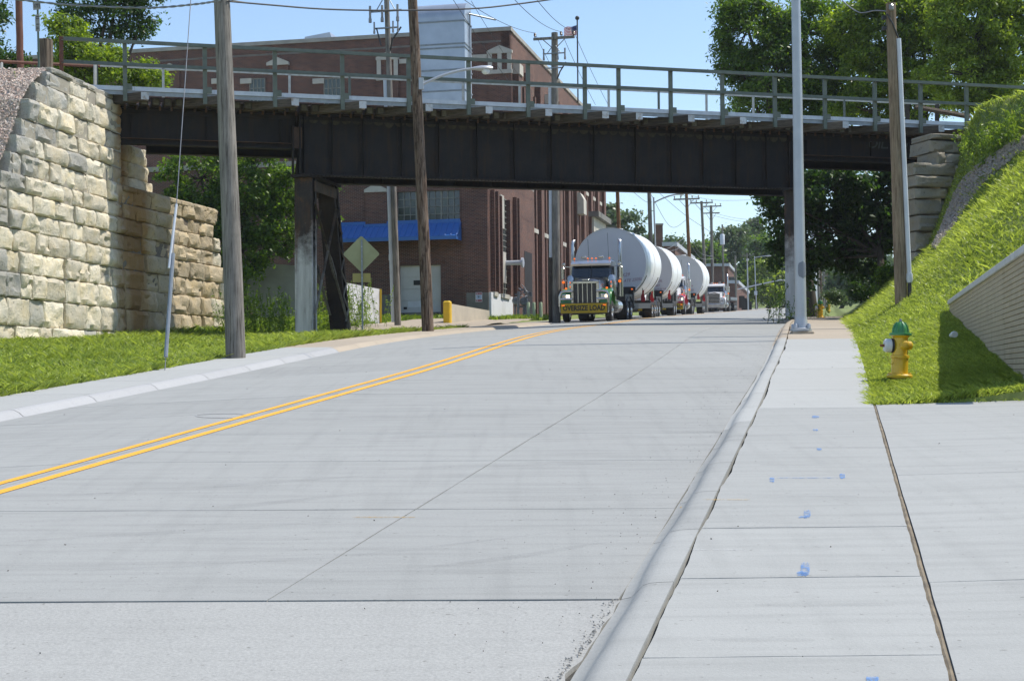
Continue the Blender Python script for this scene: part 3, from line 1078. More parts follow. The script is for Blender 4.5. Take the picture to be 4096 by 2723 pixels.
# ------------------------------------------------------------------ steel bents
def bent(px, pyb, right=False):
    u0 = BP(px, 900)[0]
    f = BW(u0, 0, 0)
    zb = zground(f.x - TA * f.y, f.y) + 0.05 if right else BP(px, pyb)[1]
    zc = zG_bot - 0.03
    o = bridge
    R = Matrix(((RV.x, DV.x, 0), (RV.y, DV.y, 0), (0, 0, 1)))
    def leg(topc, botc, sgn, cm='column_steel'):
        m = MB()
        d = [Vector((botc.x, botc.y, zb + 0.12)), Vector((topc.x, topc.y, zc))]
        def plate(off, sx, sy):
            vs = []
            for p in d:
                for a, b in ((-1, -1), (1, -1), (1, 1), (-1, 1)):
                    vs.append(p + RV * (off[0] + a * sx / 2) + DV * (off[1] + b * sy / 2))
            m.add(vs, [(0, 3, 2, 1), (4, 5, 6, 7), (0, 1, 5, 4), (1, 2, 6, 5), (2, 3, 7, 6), (3, 0, 4, 7)])
        plate((0, -0.24), 0.62, 0.03)
        plate((0, 0.24), 0.62, 0.03)
        plate((-0.20, 0), 0.03, 0.45)
        plate((0.20, 0), 0.03, 0.45)
        plate((0.30, -0.19), 0.02, 0.10)
        plate((0.30, 0.19), 0.02, 0.10)
        plate((-0.30, -0.19), 0.02, 0.10)
        c = m.build('column', cm, o)
        pts = []
        n = int((zc - zb) / 0.19)
        for i in range(n):
            f_ = (i + 0.5) / n
            p = d[0].lerp(d[1], f_)
            pts += [p + RV * -0.25 + DV * -0.256, p + RV * 0.25 + DV * -0.256]
        rivet_rows(c, pts, 0.026, cm, -DV)
        # flared base with gusset plates
        b = d[0]
        mm = MB()
        for s in (-1, 1):
            mm.prism([b + RV * (s * 0.30) + DV * -0.27, b + RV * (s * 0.46) + DV * -0.30 - ZUP * 0.12, b + RV * (s * 0.30) + DV * -0.27 - ZUP * 0.12, b + RV * (s * 0.30) + DV * -0.26 + ZUP * 0.75], (0, 0, 0), DV * 0.5)
        mm.box(b - ZUP * 0.09, (1.0, 0.8, 0.06), R)
        mm.build('base_gusset', 'brace_steel', c)
        return c, d
    f0 = BW(u0, 0, 0)
    t1, b1 = f0 + DV * 0.05, f0 - DV * 0.05
    t2, b2 = f0 + DV * 2.35, f0 + DV * 3.75
    c1, d1 = leg(t1, b1, -1)
    c2, d2 = leg(t2, b2, 1, 'column_shade')
    # X bracing on both faces of the bent, top strut, bottom strut
    for side in (0.30, -0.30):
        for (p, q) in ((d1[1] - ZUP * 0.9, d2[0] + ZUP * 0.5), (d2[1] - ZUP * 0.9, d1[0] + ZUP * 0.9)):
            dd = (q - p)
            m = MB()
            n_ = RV
            w_ = dd.normalized().cross(n_) * 0.055
            m.prism([p + RV * side + w_, q + RV * side + w_, q + RV * side - w_, p + RV * side - w_], (0, 0, 0), RV * 0.02)
            m.prism([p + RV * side + w_, q + RV * side + w_, q + RV * (side + 0.09) + w_, p + RV * (side + 0.09) + w_], (0, 0, 0), w_ * -0.25)
            m.build('brace', 'brace_steel', o)
        mid = (d1[1] - ZUP * 0.9).lerp(d2[0] + ZUP * 0.5, 0.5)
        dd = ((d2[0] + ZUP * 0.5) - (d1[1] - ZUP * 0.9)).normalized()
        w_ = dd.cross(RV) * 0.13
        MB().prism([mid + RV * side - dd * 0.55 + w_ * 0.4, mid + RV * side - dd * 0.3 + w_, mid + RV * side + dd * 0.3 + w_, mid + RV * side + dd * 0.55 + w_ * 0.4, mid + RV * side + dd * 0.55 - w_ * 0.4, mid + RV * side + dd * 0.3 - w_, mid + RV * side - dd * 0.3 - w_, mid + RV * side - dd * 0.55 - w_ * 0.4], (0, 0, 0), RV * 0.05).build('gusset_plate', 'brace_steel', o)
        MB().prism([d1[1] + RV * side - ZUP * 0.15, d2[1] + RV * side - ZUP * 0.15, d2[1] + RV * side - ZUP * 0.5, d1[1] + RV * side - ZUP * 0.5], (0, 0, 0), RV * 0.05).build('top_strut', 'brace_steel', o)
    MB().box((d1[0] + d2[0]) / 2 + ZUP * 0.12, (0.5, (d2[0] - d1[0]).length - 0.6, 0.30), R).build('bottom_strut', 'brace_steel', o)
    # lacing bars on the inner face of the rear leg
    n = 9
    for i in range(n):
        z0 = zb + 0.8 + (zc - zb - 1.6) * i / n
        z1 = zb + 0.8 + (zc - zb - 1.6) * (i + 1) / n
        fa, fb = (z0 - zb) / (zc - zb), (z1 - zb) / (zc - zb)
        pa = d2[0].lerp(d2[1], fa); pb = d2[0].lerp(d2[1], fb)
        s = 1 if i % 2 else -1
        a = pa + RV * 0.31 + DV * 0.22 * s; b = pb + RV * 0.31 - DV * 0.22 * s
        MB().tube([a, b], 0.035, 4).build('lacing_bar', 'brace_steel', c2)
    # cap beam under the girder
    MB().box((d1[1] + d2[1]) / 2 + ZUP * 0.0, (0.75, (d2[1] - d1[1]).length + 0.9, 0.10), R).build('bearing_plate', 'girder_steel', o)
    # concrete footings
    for b in (d1[0], d2[0]):
        MB().bbox(b - ZUP * 0.30, (1.25, 1.15, 0.36), 0.06, R).build('footing', 'tan_walk', o)
bent(1222, 1376)
bent(3172, 1285, True)
# ------------------------------------------------------------------ stone abutments
rng = random.Random(7)
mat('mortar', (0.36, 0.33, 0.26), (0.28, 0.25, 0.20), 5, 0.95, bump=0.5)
mat('shade_mortar', (0.20, 0.17, 0.13), (0.13, 0.11, 0.085), 5, 0.95, bump=0.5)  # darker copy of mortar, with the underbridge shade in its colour

def stone(w0, w1, z0, z1, O, D, N, m, parent, depth=0.45, bulge=0.10, nx=6, nz=4, seed=0.0, round_=0.035, name='stone'):
    """rock-faced block on the vertical plane O + w*D, outward N"""
    mb = MB()
    rows = []
    U = [0, 0.035, 0.12, 0.28, 0.44, 0.60, 0.75, 0.89, 0.965, 1]
    V = [0, 0.06, 0.22, 0.42, 0.62, 0.80, 0.94, 1]
    nx, nz = len(U) - 1, len(V) - 1
    for k, fz in enumerate(V):
        row = []
        for i, fx in enumerate(U):
            ex = min(fx, 1 - fx); ez = min(fz, 1 - fz)
            e = min(1.0, ex / 0.06) * min(1.0, ez / 0.10)
            wx = w0 + fx * (w1 - w0); zz = z0 + fz * (z1 - z0)
            n1 = vnoise(wx * 1.7 + seed, zz * 2.1 + seed * 1.3)
            n2 = vnoise(wx * 5.3 + seed * 2, zz * 6.1 + seed)
            n3 = vnoise(wx * 11.0 + seed * 3, zz * 12.0)
            out = bulge * (0.45 + 0.55 * e) * (1 + 1.5 * n1) + (0.10 * n2 + 0.06 * n3) * (0.35 + 0.65 * e) - round_ * (1 - e)
            if n2 < -0.28: out -= 0.03
            jw = 0.035 * vnoise(seed + i * 3.3, k * 2.1) if ex == 0 else 0
            jz = 0.035 * vnoise(seed + i * 1.3, k * 4.1 + 9) if ez == 0 else 0
            row.append(O + D * (wx + jw) + N * out + ZUP * (zz + jz))
        rows.append(row)
    mb.grid(rows)
    ring = rows[0] + [r[nx] for r in rows[1:]] + rows[nz][::-1][1:] + [r[0] for r in rows[::-1][1:-1]]
    nr = len(ring)
    o = len(mb.v)
    mb.v += [tuple(p) for p in ring] + [tuple(p - N * depth) for p in ring]
    mb.f += [(o + (i + 1) % nr, o + i, o + nr + i, o + nr + (i + 1) % nr) for i in range(nr)]
    return mb.build(name, m, parent, smooth=28)

# -- wing wall in front of the bridge, left
CN = P(492, 1000, 50.0); CN.z = 0
WD = Vector((2940 - HX, FPX, 0)).normalized()          # along the wing wall, away from the viewer
WN = Vector((WD.y, -WD.x, 0))                           # facing the street
def wing_w(px):
    a, _ = ray(px, 900)
    # CN - w*WD on ray a
    return -(CN.x - a * CN.y) / (WD.x - a * WD.y)       # signed distance along WD from the corner (negative = nearer)
ZL = []
for y in [385, 406, 460, 534, 608, 672, 736, 810, 871, 936, 1001, 1075, 1151, 1236, 1331, 1420]:
    ZL.append(CAMZ + ray(470, y)[1] * 49.7)
STAIN = CN.dot(WD)
mat_stone('limestone', (1.0, 1.0, 1.0), (STAIN + 0.1, 1.0, tuple(WD)))
mat_stone('limestone_grey', (0.62, 0.66, 0.75))
mat_stone('limestone_dark', (0.55, 0.55, 0.56))
mat_stone('limestone_brown_shade', (0.72, 0.66, 0.58), (STAIN + 0.7, 1.5, tuple(WD)))  # rust stain near the corner; the duller tint holds the underbridge shade
wing = thing('stone_wing_wall', 'pale limestone block wing wall with stepped top on the left of the bridge', 'wall', W(-24, 45, zground(-24, 45)))
starts = [219, 202, 158, 117, 98, 70, 48, 4, -25, -60, -90, -90, -90, -90, -90]
for c in range(15):
    z1, z0 = ZL[c], ZL[c + 1]
    ws = wing_w(starts[c])
    w = ws
    first = True
    ends_w = -0.02
    k = 0
    while w < ends_w - 0.05:
        L = rng.uniform(0.6, 1.6)
        if c == 0: L = rng.uniform(1.5, 2.0)
        b = w + L
        if ends_w - b < 0.55: b = ends_w
        m = 'limestone_grey' if (first or (c < 5 and k < 2 and rng.random() < 0.8) or (c == 0)) else ('limestone_grey' if rng.random() < 0.06 else 'limestone')
        gapz = 0.018
        stone(w + 0.012, b - 0.012, z0 + gapz, z1 - 0.004, CN + WN * (0.10 * c / 15 - 0.03 + rng.uniform(-0.05, 0.06)), WD, WN, m, wing, depth=0.7, bulge=rng.uniform(0.02, 0.09), seed=c * 13.7 + k * 3.1, nx=7, nz=5)
        w = b
        first = False
        k += 1
for c in range(15):
    ws = wing_w(starts[c]) + 0.12
    a, b = CN + WD * ws - WN * 0.55, CN - WN * 0.02
    m = MB()
    m.prism([CN + WD * ws - WN * 0.02 + ZUP * ZL[c + 1], CN - WD * 0.05 - WN * 0.02 + ZUP * ZL[c + 1], CN - WD * 0.05 - WN * 0.02 + ZUP * (ZL[c] - 0.06), CN + WD * ws - WN * 0.02 + ZUP * (ZL[c] - 0.06)], (0, 0, 0), -WN * 0.6)
    m.build('mortar_bed', 'mortar', wing)

# -- abutment face under the bridge
abut = thing('stone_abutment', 'rust stained limestone abutment under the left end of the bridge', 'wall', CN + DV * 4 + ZUP * 3.2)
def ab_w(px):
    a, _ = ray(px, 1000)
    return -(CN.x - a * CN.y) / (DV.x - a * DV.y)
tops = 6
AN = RV
for c in range(tops, 15):
    z1, z0 = ZL[c], ZL[c + 1]
    end = ab_w([862, 852, 872, 885, 890, 898, 902, 905, 908][c - tops])
    w = 0.0
    k = 0
    while w < end - 0.1:
        b = w + rng.uniform(0.8, 1.7)
        if end - b < 0.5: b = end
        m = 'limestone_brown_shade' if w < 6.5 else 'limestone'  # duller stones paint the bridge's shadow, plain ones the sunlit end
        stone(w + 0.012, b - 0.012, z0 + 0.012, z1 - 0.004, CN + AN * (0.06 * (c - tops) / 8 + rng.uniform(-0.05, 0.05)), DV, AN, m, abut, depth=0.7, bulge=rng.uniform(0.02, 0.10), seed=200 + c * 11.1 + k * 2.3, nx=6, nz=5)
        w = b
        k += 1
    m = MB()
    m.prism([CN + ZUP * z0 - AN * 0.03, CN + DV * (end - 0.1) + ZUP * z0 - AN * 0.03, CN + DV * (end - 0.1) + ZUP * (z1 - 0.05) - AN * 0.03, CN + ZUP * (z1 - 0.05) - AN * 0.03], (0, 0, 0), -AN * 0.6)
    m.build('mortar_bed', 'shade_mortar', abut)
# back wall carrying the girder ends, set back from the face
for c in range(3, tops):
    z1, z0 = ZL[c], ZL[c + 1]
    e = ab_w([668, 672, 690][c - 3])
    w = 0.1
    k = 0
    while w < e - 0.1:
        b = w + rng.uniform(0.8, 1.3)
        if e - b < 0.5: b = e
        stone(w + 0.01, b - 0.01, z0 + 0.01, z1 - 0.004, CN - AN * 0.75, DV, AN, 'limestone_brown_shade' if w < 1.8 else 'limestone', abut, depth=0.7, bulge=rng.uniform(0.05, 0.12), seed=400 + c * 7.7 + k * 3.9, nx=6, nz=5)  # duller tint for the shaded part, plain limestone for the lit end
        w = b
        k += 1
# bridge-seat ledge stones
w = 0.0
k = 0
while w < ab_w(860) - 0.3:
    b = w + rng.uniform(0.9, 1.4)
    c0 = CN - AN * 0.35
    MB().bbox(c0 + DV * (w + b) / 2 + ZUP * (ZL[tops] - 0.10), (0.9, b - w - 0.02, 0.20), 0.05, Matrix(((RV.x, DV.x, 0), (RV.y, DV.y, 0), (0, 0, 1)))).build('ledge_stone', 'limestone_brown_shade', abut)
    w = b

# -- ballast bank behind the stepped wall
mat('ballast', (0.52, 0.43, 0.36), (0.38, 0.32, 0.28), 9, 0.95, bump=0.8, bscale=22, bdist=0.06)
bank = MB()
rows = []
back_t = [0.0, 0.25, 0.6, 1.4, 3.0, 8.0, 22.0]
prev = None
line = []
for c in range(15):
    line.append((wing_w(starts[c]) , ZL[c] - 0.02))
line = [(0.4, ZL[0] + 0.0)] + line
for (w, z) in line:
    row = []
    for t in back_t:
        p = CN + WD * w - WN * (0.25 + t) + ZUP * (z - 0.04 + min(0.5, 0.05 * t))
        row.append(p)
    rows.append(row)
# continue past the frame towards the viewer
w_end, z_end = line[-1]
for q in range(1, 4):
    rows.append([CN + WD * (w_end - 2.0 * q) - WN * (0.25 + t) + ZUP * (z_end - 1.4 * q) for t in back_t])
bank.grid(rows)
bank_o = bank.build('ballast_bank', 'ballast', smooth=60)
tag(bank_o, 'sloping bank of pinkish gravel behind the stepped wall', kind='structure')
# track bed to the left of the bridge
bed = MB()
uu = [BP(300, 340)[0] + 0.6, -34, -60, -110]
bed.grid([[BW(q, v, zt0 + TH - 0.05 - (0.5 if v > 2.2 else 0)) for v in (-6, -3, 1.0, 1.9)] for q in uu])
bed_o = bed.build('track_bed', 'ballast')
tag(bed_o, 'gravel track bed leading to the bridge', kind='structure')

# loose ballast stones, uncountable
def scatter_rocks(n, sampler, size, m, name, seed=1):
    r = np.random.default_rng(seed)
    base = np.array([[1, 0, 0], [-0.5, 0.87, 0], [-0.5, -0.87, 0], [0.1, 0.1, 0.9], [0, 0, -0.7]]) 
    tri = [(0, 1, 3), (1, 2, 3), (2, 0, 3), (1, 0, 4), (2, 1, 4), (0, 2, 4)]
    out = np.zeros((n, 6, 3, 3))
    for i in range(n):
        p = sampler(r)
        A = r.normal(size=(3, 3)); q, _ = np.linalg.qr(A)
        s = size * r.uniform(0.5, 1.4) * np.array([1, r.uniform(0.6, 1), r.uniform(0.5, 0.9)])
        v = (base * s * r.uniform(0.75, 1.25, size=(5, 1))) @ q.T + p
        for k, t in enumerate(tri):
            out[i, k] = v[list(t)]
    return np_mesh(name, out.reshape(-1, 3), 3, m)
def bank_pt(r):
    i = r.integers(0, len(rows) - 2)
    f, t = r.uniform(), min(5.0, r.exponential(1.2))
    j = 0
    while j < len(back_t) - 2 and t > back_t[j + 1]: j += 1
    g_ = (t - back_t[j]) / (back_t[j + 1] - back_t[j])
    a = rows[i][j].lerp(rows[i][j + 1], g_); b = rows[i + 1][j].lerp(rows[i + 1][j + 1], g_)
    return np.array(a.lerp(b, f)) + np.array([0, 0, 0.01])
m, t, b = _nodes('ballast_stone')
gg = t.nodes.new('ShaderNodeNewGeometry')
t.links.new(_ramp(t, gg.outputs['Random Per Island'], [(0, (0.28, 0.25, 0.22)), (0.35, (0.55, 0.42, 0.35)), (0.7, (0.66, 0.58, 0.50)), (1, (0.50, 0.33, 0.26))]), b.inputs['Base Color'])
b.inputs['Roughness'].default_value = 0.9
bs = scatter_rocks(9000, bank_pt, 0.06, 'ballast_stone', 'ballast_stones')
tag(bs, 'loose pink and grey ballast stones lying on the bank', 'gravel', kind='stuff')

# -- right abutment: a stack of big blocks seen end on
rab = thing('stone_abutment', 'stack of grey stone blocks stepping up the grass bank under the right bridge end', 'wall', P(3700, 1060, 53))
AD = BD
AO = P(3640, 700, 53.5); AO.z = 0
def rz(y): return CAMZ + ray(3700, y)[1] * 53.5
def ru(px):
    a, _ = ray(px, 800)
    return (AO.x - a * AO.y) / (a * AD.y - AD.x)
blocks = [(520, 546, 3758, 3882), (546, 600, 3756, 3880), (600, 652, 3788, 3892), (648, 702, 3662, 3828), (700, 748, 3664, 3815), (748, 794, 3670, 3800), (794, 860, 3674, 3796), (860, 924, 3676, 3798), (924, 1005, 3672, 3770), (1005, 1075, 3668, 3730)]
for k, (ya, yb, xa, xb) in enumerate(blocks):
    o = stone(ru(xa), ru(xb), rz(yb) + 0.05, rz(ya), AO - BN * ((0.5 if k < 3 else 0.0) + 0.28 * hash2(k, 4)), AD, BN, 'limestone_dark', rab, depth=1.3, bulge=0.10, seed=600 + k * 5.3, round_=0.03)
for k, (ya, yb, xa, xb) in enumerate([(652, 706, 3828, 3868), (704, 745, 3815, 3880), (800, 825, 3800, 3860), (602, 654, 3756, 3790), (928, 945, 3770, 3800)]):
    stone(ru(xa), ru(xb), rz(yb), rz(ya), AO - BN * 0.12, AD, BN, 'limestone_dark', rab, depth=1.3, bulge=0.08, seed=700 + k * 5.3)
# its side courses running back under the girder
y = 655
k = 0
for (ya, yb) in [(655, 720), (720, 790), (790, 855), (855, 925), (925, 1000), (1000, 1075), (1075, 1130)]:
    for s in range(3):
        stone(s * 1.1 + 0.62, s * 1.1 + 1.68, rz(yb) + 0.012, rz(ya), P(3664, 700, 53.6).xy.to_3d() + Vector((0, 0, 0)), DV, -RV, 'limestone_brown_shade', rab, depth=0.9, bulge=0.12, seed=800 + k * 3.7)
        k += 1

# ------------------------------------------------------------------ tan brick retaining wall on the right
mat('tan_brick', (0.50, 0.41, 0.27), (0.44, 0.355, 0.235), 3, 0.85, bump=0.35, bscale=40, obj_var=0.05)
mat('tan_mortar', (0.33, 0.27, 0.19), (0.28, 0.225, 0.16), 3, 0.95)
mat('wall_cap', (0.62, 0.60, 0.56), (0.52, 0.50, 0.46), 4, 0.8, bump=0.2)
TO = P(3800, 1200, 31.0)
ZC = TO.z - 0.10
TO.z = 0
TDIR = Vector(((3403 - HX) / FPX, 1.0, 0)).normalized()
TN = Vector((-TDIR.y, TDIR.x, 0))           # facing the street
LW = 14.0
tw = thing('retaining_wall', 'low tan brick retaining wall with pale cap beside the driveway', 'wall', TO - TDIR * 6 + ZUP * 2)
RB = 0.0677
MB().prism([TO + ZUP * (ZC - 2.4) - TN * 0.02, TO - TDIR * LW + ZUP * (ZC - 2.4) - TN * 0.02, TO - TDIR * LW + ZUP * ZC - TN * 0.02, TO + ZUP * ZC - TN * 0.02], (0, 0, 0), -TN * 0.28).build('mortar_core', 'tan_mortar', tw)
bricks = []
nrow = int(1.75 / RB)
for r in range(nrow):
    ztop = ZC - r * RB
    x = 0.0 - (0.1 if r % 2 else 0.0)
    while x < LW:
        a, b = max(0.0, x), min(LW, x + 0.203)
        if b - a > 0.03:
            p = TO - TDIR * ((a + b) / 2)
            xo = p.x - TA * p.y
            g0 = zground(xo - 0.1, p.y)
            if ztop > g0 - 0.1:
                bricks.append((p, b - a, ztop))
        x += 0.2065
vis = sorted(bricks, key=lambda q: (abs(q[0].x / q[0].y) > 0.352, q[0].y))
me_b = MB().bbox((0, 0, 0), (0.2035, 0.06, 0.0615), 0.006, Matrix(((-TDIR.x, TN.x, 0), (-TDIR.y, TN.y, 0), (0, 0, 1)))).mesh('brick', 'tan_brick')
tinv = frame(tw).inverted()
rest = MB()
RM = Matrix(((-TDIR.x, TN.x, 0), (-TDIR.y, TN.y, 0), (0, 0, 1)))
cnt = 0
for (p, L, zt_) in vis:
    c = p + ZUP * (zt_ - 0.031) - TN * 0.018
    if cnt < 300 and L > 0.2:
        put('brick', me_b, tw, tinv @ c); cnt += 1
    else:
        rest.box(c, (L - 0.003, 0.06, 0.0615), RM)
o = rest.build('bricks', 'tan_brick', tw); o['kind'] = 'stuff'
x = -0.04
while x < LW:
    p = TO - TDIR * (x + 0.60)
    MB().bbox(p + ZUP * (ZC + 0.05) - TN * 0.13, (1.195, 0.36, 0.10), 0.012, RM).build('cap_stone', 'wall_cap', tw)
    x += 1.2
# ------------------------------------------------------------------ brick factory
mat_brick('brick')
mat('limestone_trim', (0.56, 0.52, 0.44), (0.46, 0.43, 0.37), 2, 0.85, bump=0.2)
mat('coping', (0.40, 0.375, 0.33), (0.30, 0.28, 0.25), 2, 0.9)
mat('white_base', (0.72, 0.73, 0.74), (0.60, 0.60, 0.60), 1.2, 0.8, bump=0.2, contrast=(0.5, 0.75))
mat('grey_base', (0.22, 0.21, 0.185), (0.16, 0.15, 0.135), 1.5, 0.9, bump=0.3)
mat('muntin', (0.20, 0.20, 0.17), (0.28, 0.27, 0.22), 6, 0.7)
mat_glass('dark_pane', (0.028, 0.034, 0.036), 0.12)
mat_glass('green_pane', (0.05, 0.065, 0.05), 0.2)
mat('awning_blue', (0.045, 0.155, 0.44), (0.05, 0.17, 0.46), 2, 0.42)
mat('door_white', (0.62, 0.61, 0.58), (0.54, 0.53, 0.50), 1.5, 0.6)
mat('sheet_metal', (0.50, 0.53, 0.57), (0.40, 0.43, 0.47), 0.8, 0.38, metal=0.55)
mat('dark_void', (0.012, 0.013, 0.015), (0.02, 0.02, 0.022), 3, 0.9)
mat('black_metal', (0.025, 0.026, 0.028), (0.04, 0.04, 0.04), 3, 0.6)
mat('yellow_post', (0.78, 0.50, 0.02), (0.66, 0.42, 0.03), 3, 0.6)
mat('sage_post', (0.38, 0.46, 0.30), (0.30, 0.38, 0.24), 3, 0.6)
mat('meter_grey', (0.20, 0.22, 0.25), (0.12, 0.13, 0.15), 9, 0.5, metal=0.3)

FA = P(1955, 1100, 75.0)                     # street corner of the dock wing
FA.z = 0
GZ0 = 3.6
fac = thing('brick_factory', 'large dark red brick factory with blue awning and a dock door', 'building', FA + ZUP * 4.2)
FRM = Matrix(((RV.x, -DV.x, 0), (RV.y, -DV.y, 0), (0, 0, 1)))     # right, towards viewer, up
def FP(px, py, off=0.0):
    """pixel on the dock facade -> (r, z): r metres to the right of the corner"""
    a, b = ray(px, py)
    o = FA - DV * off
    r = (o.x - a * o.y) / (a * RV.y - RV.x)
    Y = o.y + r * RV.y
    return r, CAMZ + b * Y
def FW(r, off, z):
    q = FA + RV * r - DV * off
    return Vector((q.x, q.y, z))
def fbox(r0, r1, z0, z1, o0, o1):
    return MB().box(FW((r0 + r1) / 2, (o0 + o1) / 2, (z0 + z1) / 2), (r1 - r0, o1 - o0, z1 - z0), FRM)
def SP(px, py, off=0.0, F=None):
    """pixel on the street facade -> (s, z): s metres along the street from the corner"""
    a, b = ray(px, py)
    o = (F or FA) + RV * off
    s = (o.x - a * o.y) / (a * DV.y - DV.x)
    return s, CAMZ + b * (o.y + s * DV.y)
def SW(s, off, z, F=None):
    q = (F or FA) + DV * s + RV * off
    return Vector((q.x, q.y, z))
SM = Matrix(((DV.x, RV.x, 0), (DV.y, RV.y, 0), (0, 0, 1)))
def sbox(s0, s1, z0, z1, o0, o1, F=None):
    return MB().box(SW((s0 + s1) / 2, (o0 + o1) / 2, (z0 + z1) / 2, F), (s1 - s0, o1 - o0, z1 - z0), SM)

zroofA = 12.6
ANNEX_D = 11.6
# dock facade built round its openings
win = (FP(1588, 760)[0], FP(1838, 760)[0], FP(1700, 888)[1], FP(1700, 764)[1])
dr = (FP(1597, 1150)[0], FP(1763, 1150)[0], FP(1680, 1249)[1], FP(1680, 1060)[1])
rL = -24.0
T = 0.4
fbox(rL, win[0], GZ0, zroofA, -T, 0).build('wall', 'brick', fac)
fbox(win[1], 0, GZ0, zroofA, -T, 0).build('wall', 'brick', fac)
fbox(win[0], win[1], win[3], zroofA, -T, 0).build('wall', 'brick', fac)
fbox(win[0], win[1], dr[3], win[2], -T, 0).build('wall', 'brick', fac)
fbox(win[0], dr[0], GZ0, dr[3], -T, 0).build('wall', 'brick', fac)
fbox(dr[1], win[1], GZ0, dr[3], -T, 0).build('wall', 'brick', fac)
fbox(rL, 0, zroofA, zroofA + 0.25, -T - 0.05, 0.08).build('coping', 'coping', fac)
# pilasters with gabled stone caps
def pilaster(px, pyt, w, zb, label=None):
    r, zt_ = FP(px, pyt)
    p = fbox(r - w / 2, r + w / 2, zb, zt_ - 0.35, 0, 0.12).build('pilaster', 'brick', fac)
    pts = [FW(r - w / 2 - 0.03, 0, zt_ - 0.36), FW(r + w / 2 + 0.03, 0, zt_ - 0.36), FW(r + w / 2 + 0.03, 0, zt_ - 0.22), FW(r, 0, zt_ + 0.08), FW(r - w / 2 - 0.03, 0, zt_ - 0.22)]
    MB().prism(pts, -DV * 0.01, -DV * 0.20).build('gable_cap', 'limestone_trim', p)
pilaster(1505, 742, 1.12, FP(1505, 905)[1] + 0.1)
rp = FP(1897, 740)
p = fbox(FP(1850, 740)[0], -0.02, GZ0 + 1.0, FP(1897, 752)[1], 0, 0.10).build('pilaster', 'brick', fac)
fbox(FP(1852, 740)[0], 0.06, FP(1897, 752)[1], FP(1897, 735)[1], -0.1, 0.22).build('gable_cap', 'limestone_trim', p)
# factory window: panes and bars
def window(r0, r1, z0, z1, nc, nr, off=-0.14, mull=()):
    w = fbox(r0, r1, z0, z1, off - 0.08, off - 0.05).build('window', 'dark_void', fac)
    cw, ch = (r1 - r0) / nc, (z1 - z0) / nr
    for i in range(nc):
        for j in range(nr):
            fbox(r0 + i * cw + 0.02, r0 + (i + 1) * cw - 0.02, z0 + j * ch + 0.02, z0 + (j + 1) * ch - 0.02, off - 0.04, off - 0.03).build('pane', 'green_pane' if (i * 7 + j * 3) % 5 == 0 else 'dark_pane', w)
    m = MB()
    for i in range(nc + 1):
        m.box(FW(r0 + i * cw, off, (z0 + z1) / 2), (0.09 if i in mull else 0.035, 0.05, z1 - z0), FRM)
    for j in range(nr + 1):
        m.box(FW((r0 + r1) / 2, off + 0.004, z0 + j * ch), (r1 - r0, 0.05, 0.035), FRM)
    m.build('window_bars', 'muntin', w)
    fbox(r0 - 0.05, r1 + 0.05, z0 - 0.12, z0, off, 0.05).build('sill', 'limestone_trim', w)
window(win[0], win[1], win[2], win[3], 10, 4, mull=(3, 7))
# blue standing seam awning
ar0, ar1 = FP(1345, 930)[0], FP(1842, 900)[0]
az1 = FP(1600, 896)[1]; az0 = FP(1600, 963, 1.0)[1]
aw = MB()
a0, a1 = (FW(ar0, 0.04, az1), FW(ar1, 0.04, az1))
b0, b1 = (FW(ar0, 1.05, az0 + 0.18), FW(ar1 + 0.05, 1.05, az0 + 0.18))
aw.prism([a0, a1, b1, b0], ZUP * 0, ZUP * -0.05)
awo = aw.build('awning', 'awning_blue', fac)
n = 22
for i in range(n + 1):
    f = i / n
    MB().tube([a0.lerp(a1, f) + ZUP * 0.03, b0.lerp(b1, f) + ZUP * 0.03], 0.028, 4).build('standing_seam', 'awning_blue', awo)
fbox(ar0, ar1 + 0.05, az0, az0 + 0.18, 1.02, 1.09).build('fascia', 'awning_blue', awo)
fbox(ar0, ar1, az1 - 0.04, az1 + 0.16, 0.0, 0.10).build('flashing', 'awning_blue', awo)
rr1 = FP(1508, 900)[0]
fbox(rr1 - 0.62, rr1 + 0.62, az1 - 0.14, az1 + 0.02, 0.10, 0.24).build('flashing', 'awning_blue', awo)
MB().prism([FW(ar1 + 0.02, 0.0, az1), FW(ar1 + 0.02, 1.05, az0 + 0.18), FW(ar1 + 0.02, 1.05, az0), FW(ar1 + 0.02, 0.0, az0)], RV * 0, RV * 0.03).build('end_panel', 'awning_blue', awo)
# dock door
dd = fbox(dr[0], dr[1], dr[2], dr[3], -0.22, -0.18).build('dock_door', 'door_white', fac)
ph = (dr[3] - dr[2]) / 4
for k in range(4):
    fbox(dr[0] + 0.01, dr[1] - 0.01, dr[2] + k * ph + 0.012, dr[2] + (k + 1) * ph - 0.012, -0.18, -0.155).build('door_panel', 'door_white', dd)
r, z = FP(1668, 1130)
fbox(r - 0.22, r + 0.22, z - 0.12, z + 0.12, -0.156, -0.14).build('door_window', 'dark_pane', dd)
r, z = FP(1618, 1232)
fbox(r - 0.09, r + 0.09, z - 0.06, z + 0.06, -0.156, -0.14).build('vent', 'dark_void', dd)
r, z = FP(1655, 1215)
fbox(r - 0.35, r + 0.5, z - 0.16, z + 0.16, -0.156, -0.148).build('patch_panel', 'white_base', dd)
m = MB()
i = dr[0] - 0.25
while i < dr[1] + 0.3:
    m.box(FW(i, 0.012, dr[3] + 0.12), (0.062, 0.03, 0.2), FRM); i += 0.075
o = m.build('soldier_course', 'brick', fac); o['kind'] = 'stuff'
fbox(dr[0] - 0.04, dr[1] + 0.04, GZ0, dr[2], -0.1, 0.10).build('dock_pit_wall', 'grey_base', fac)
for q in (dr[0] + 0.2, dr[1] - 0.2):
    fbox(q - 0.12, q + 0.12, dr[2] - 0.5, dr[2] - 0.05, 0.10, 0.25).build('dock_bumper', 'black_metal', fac)
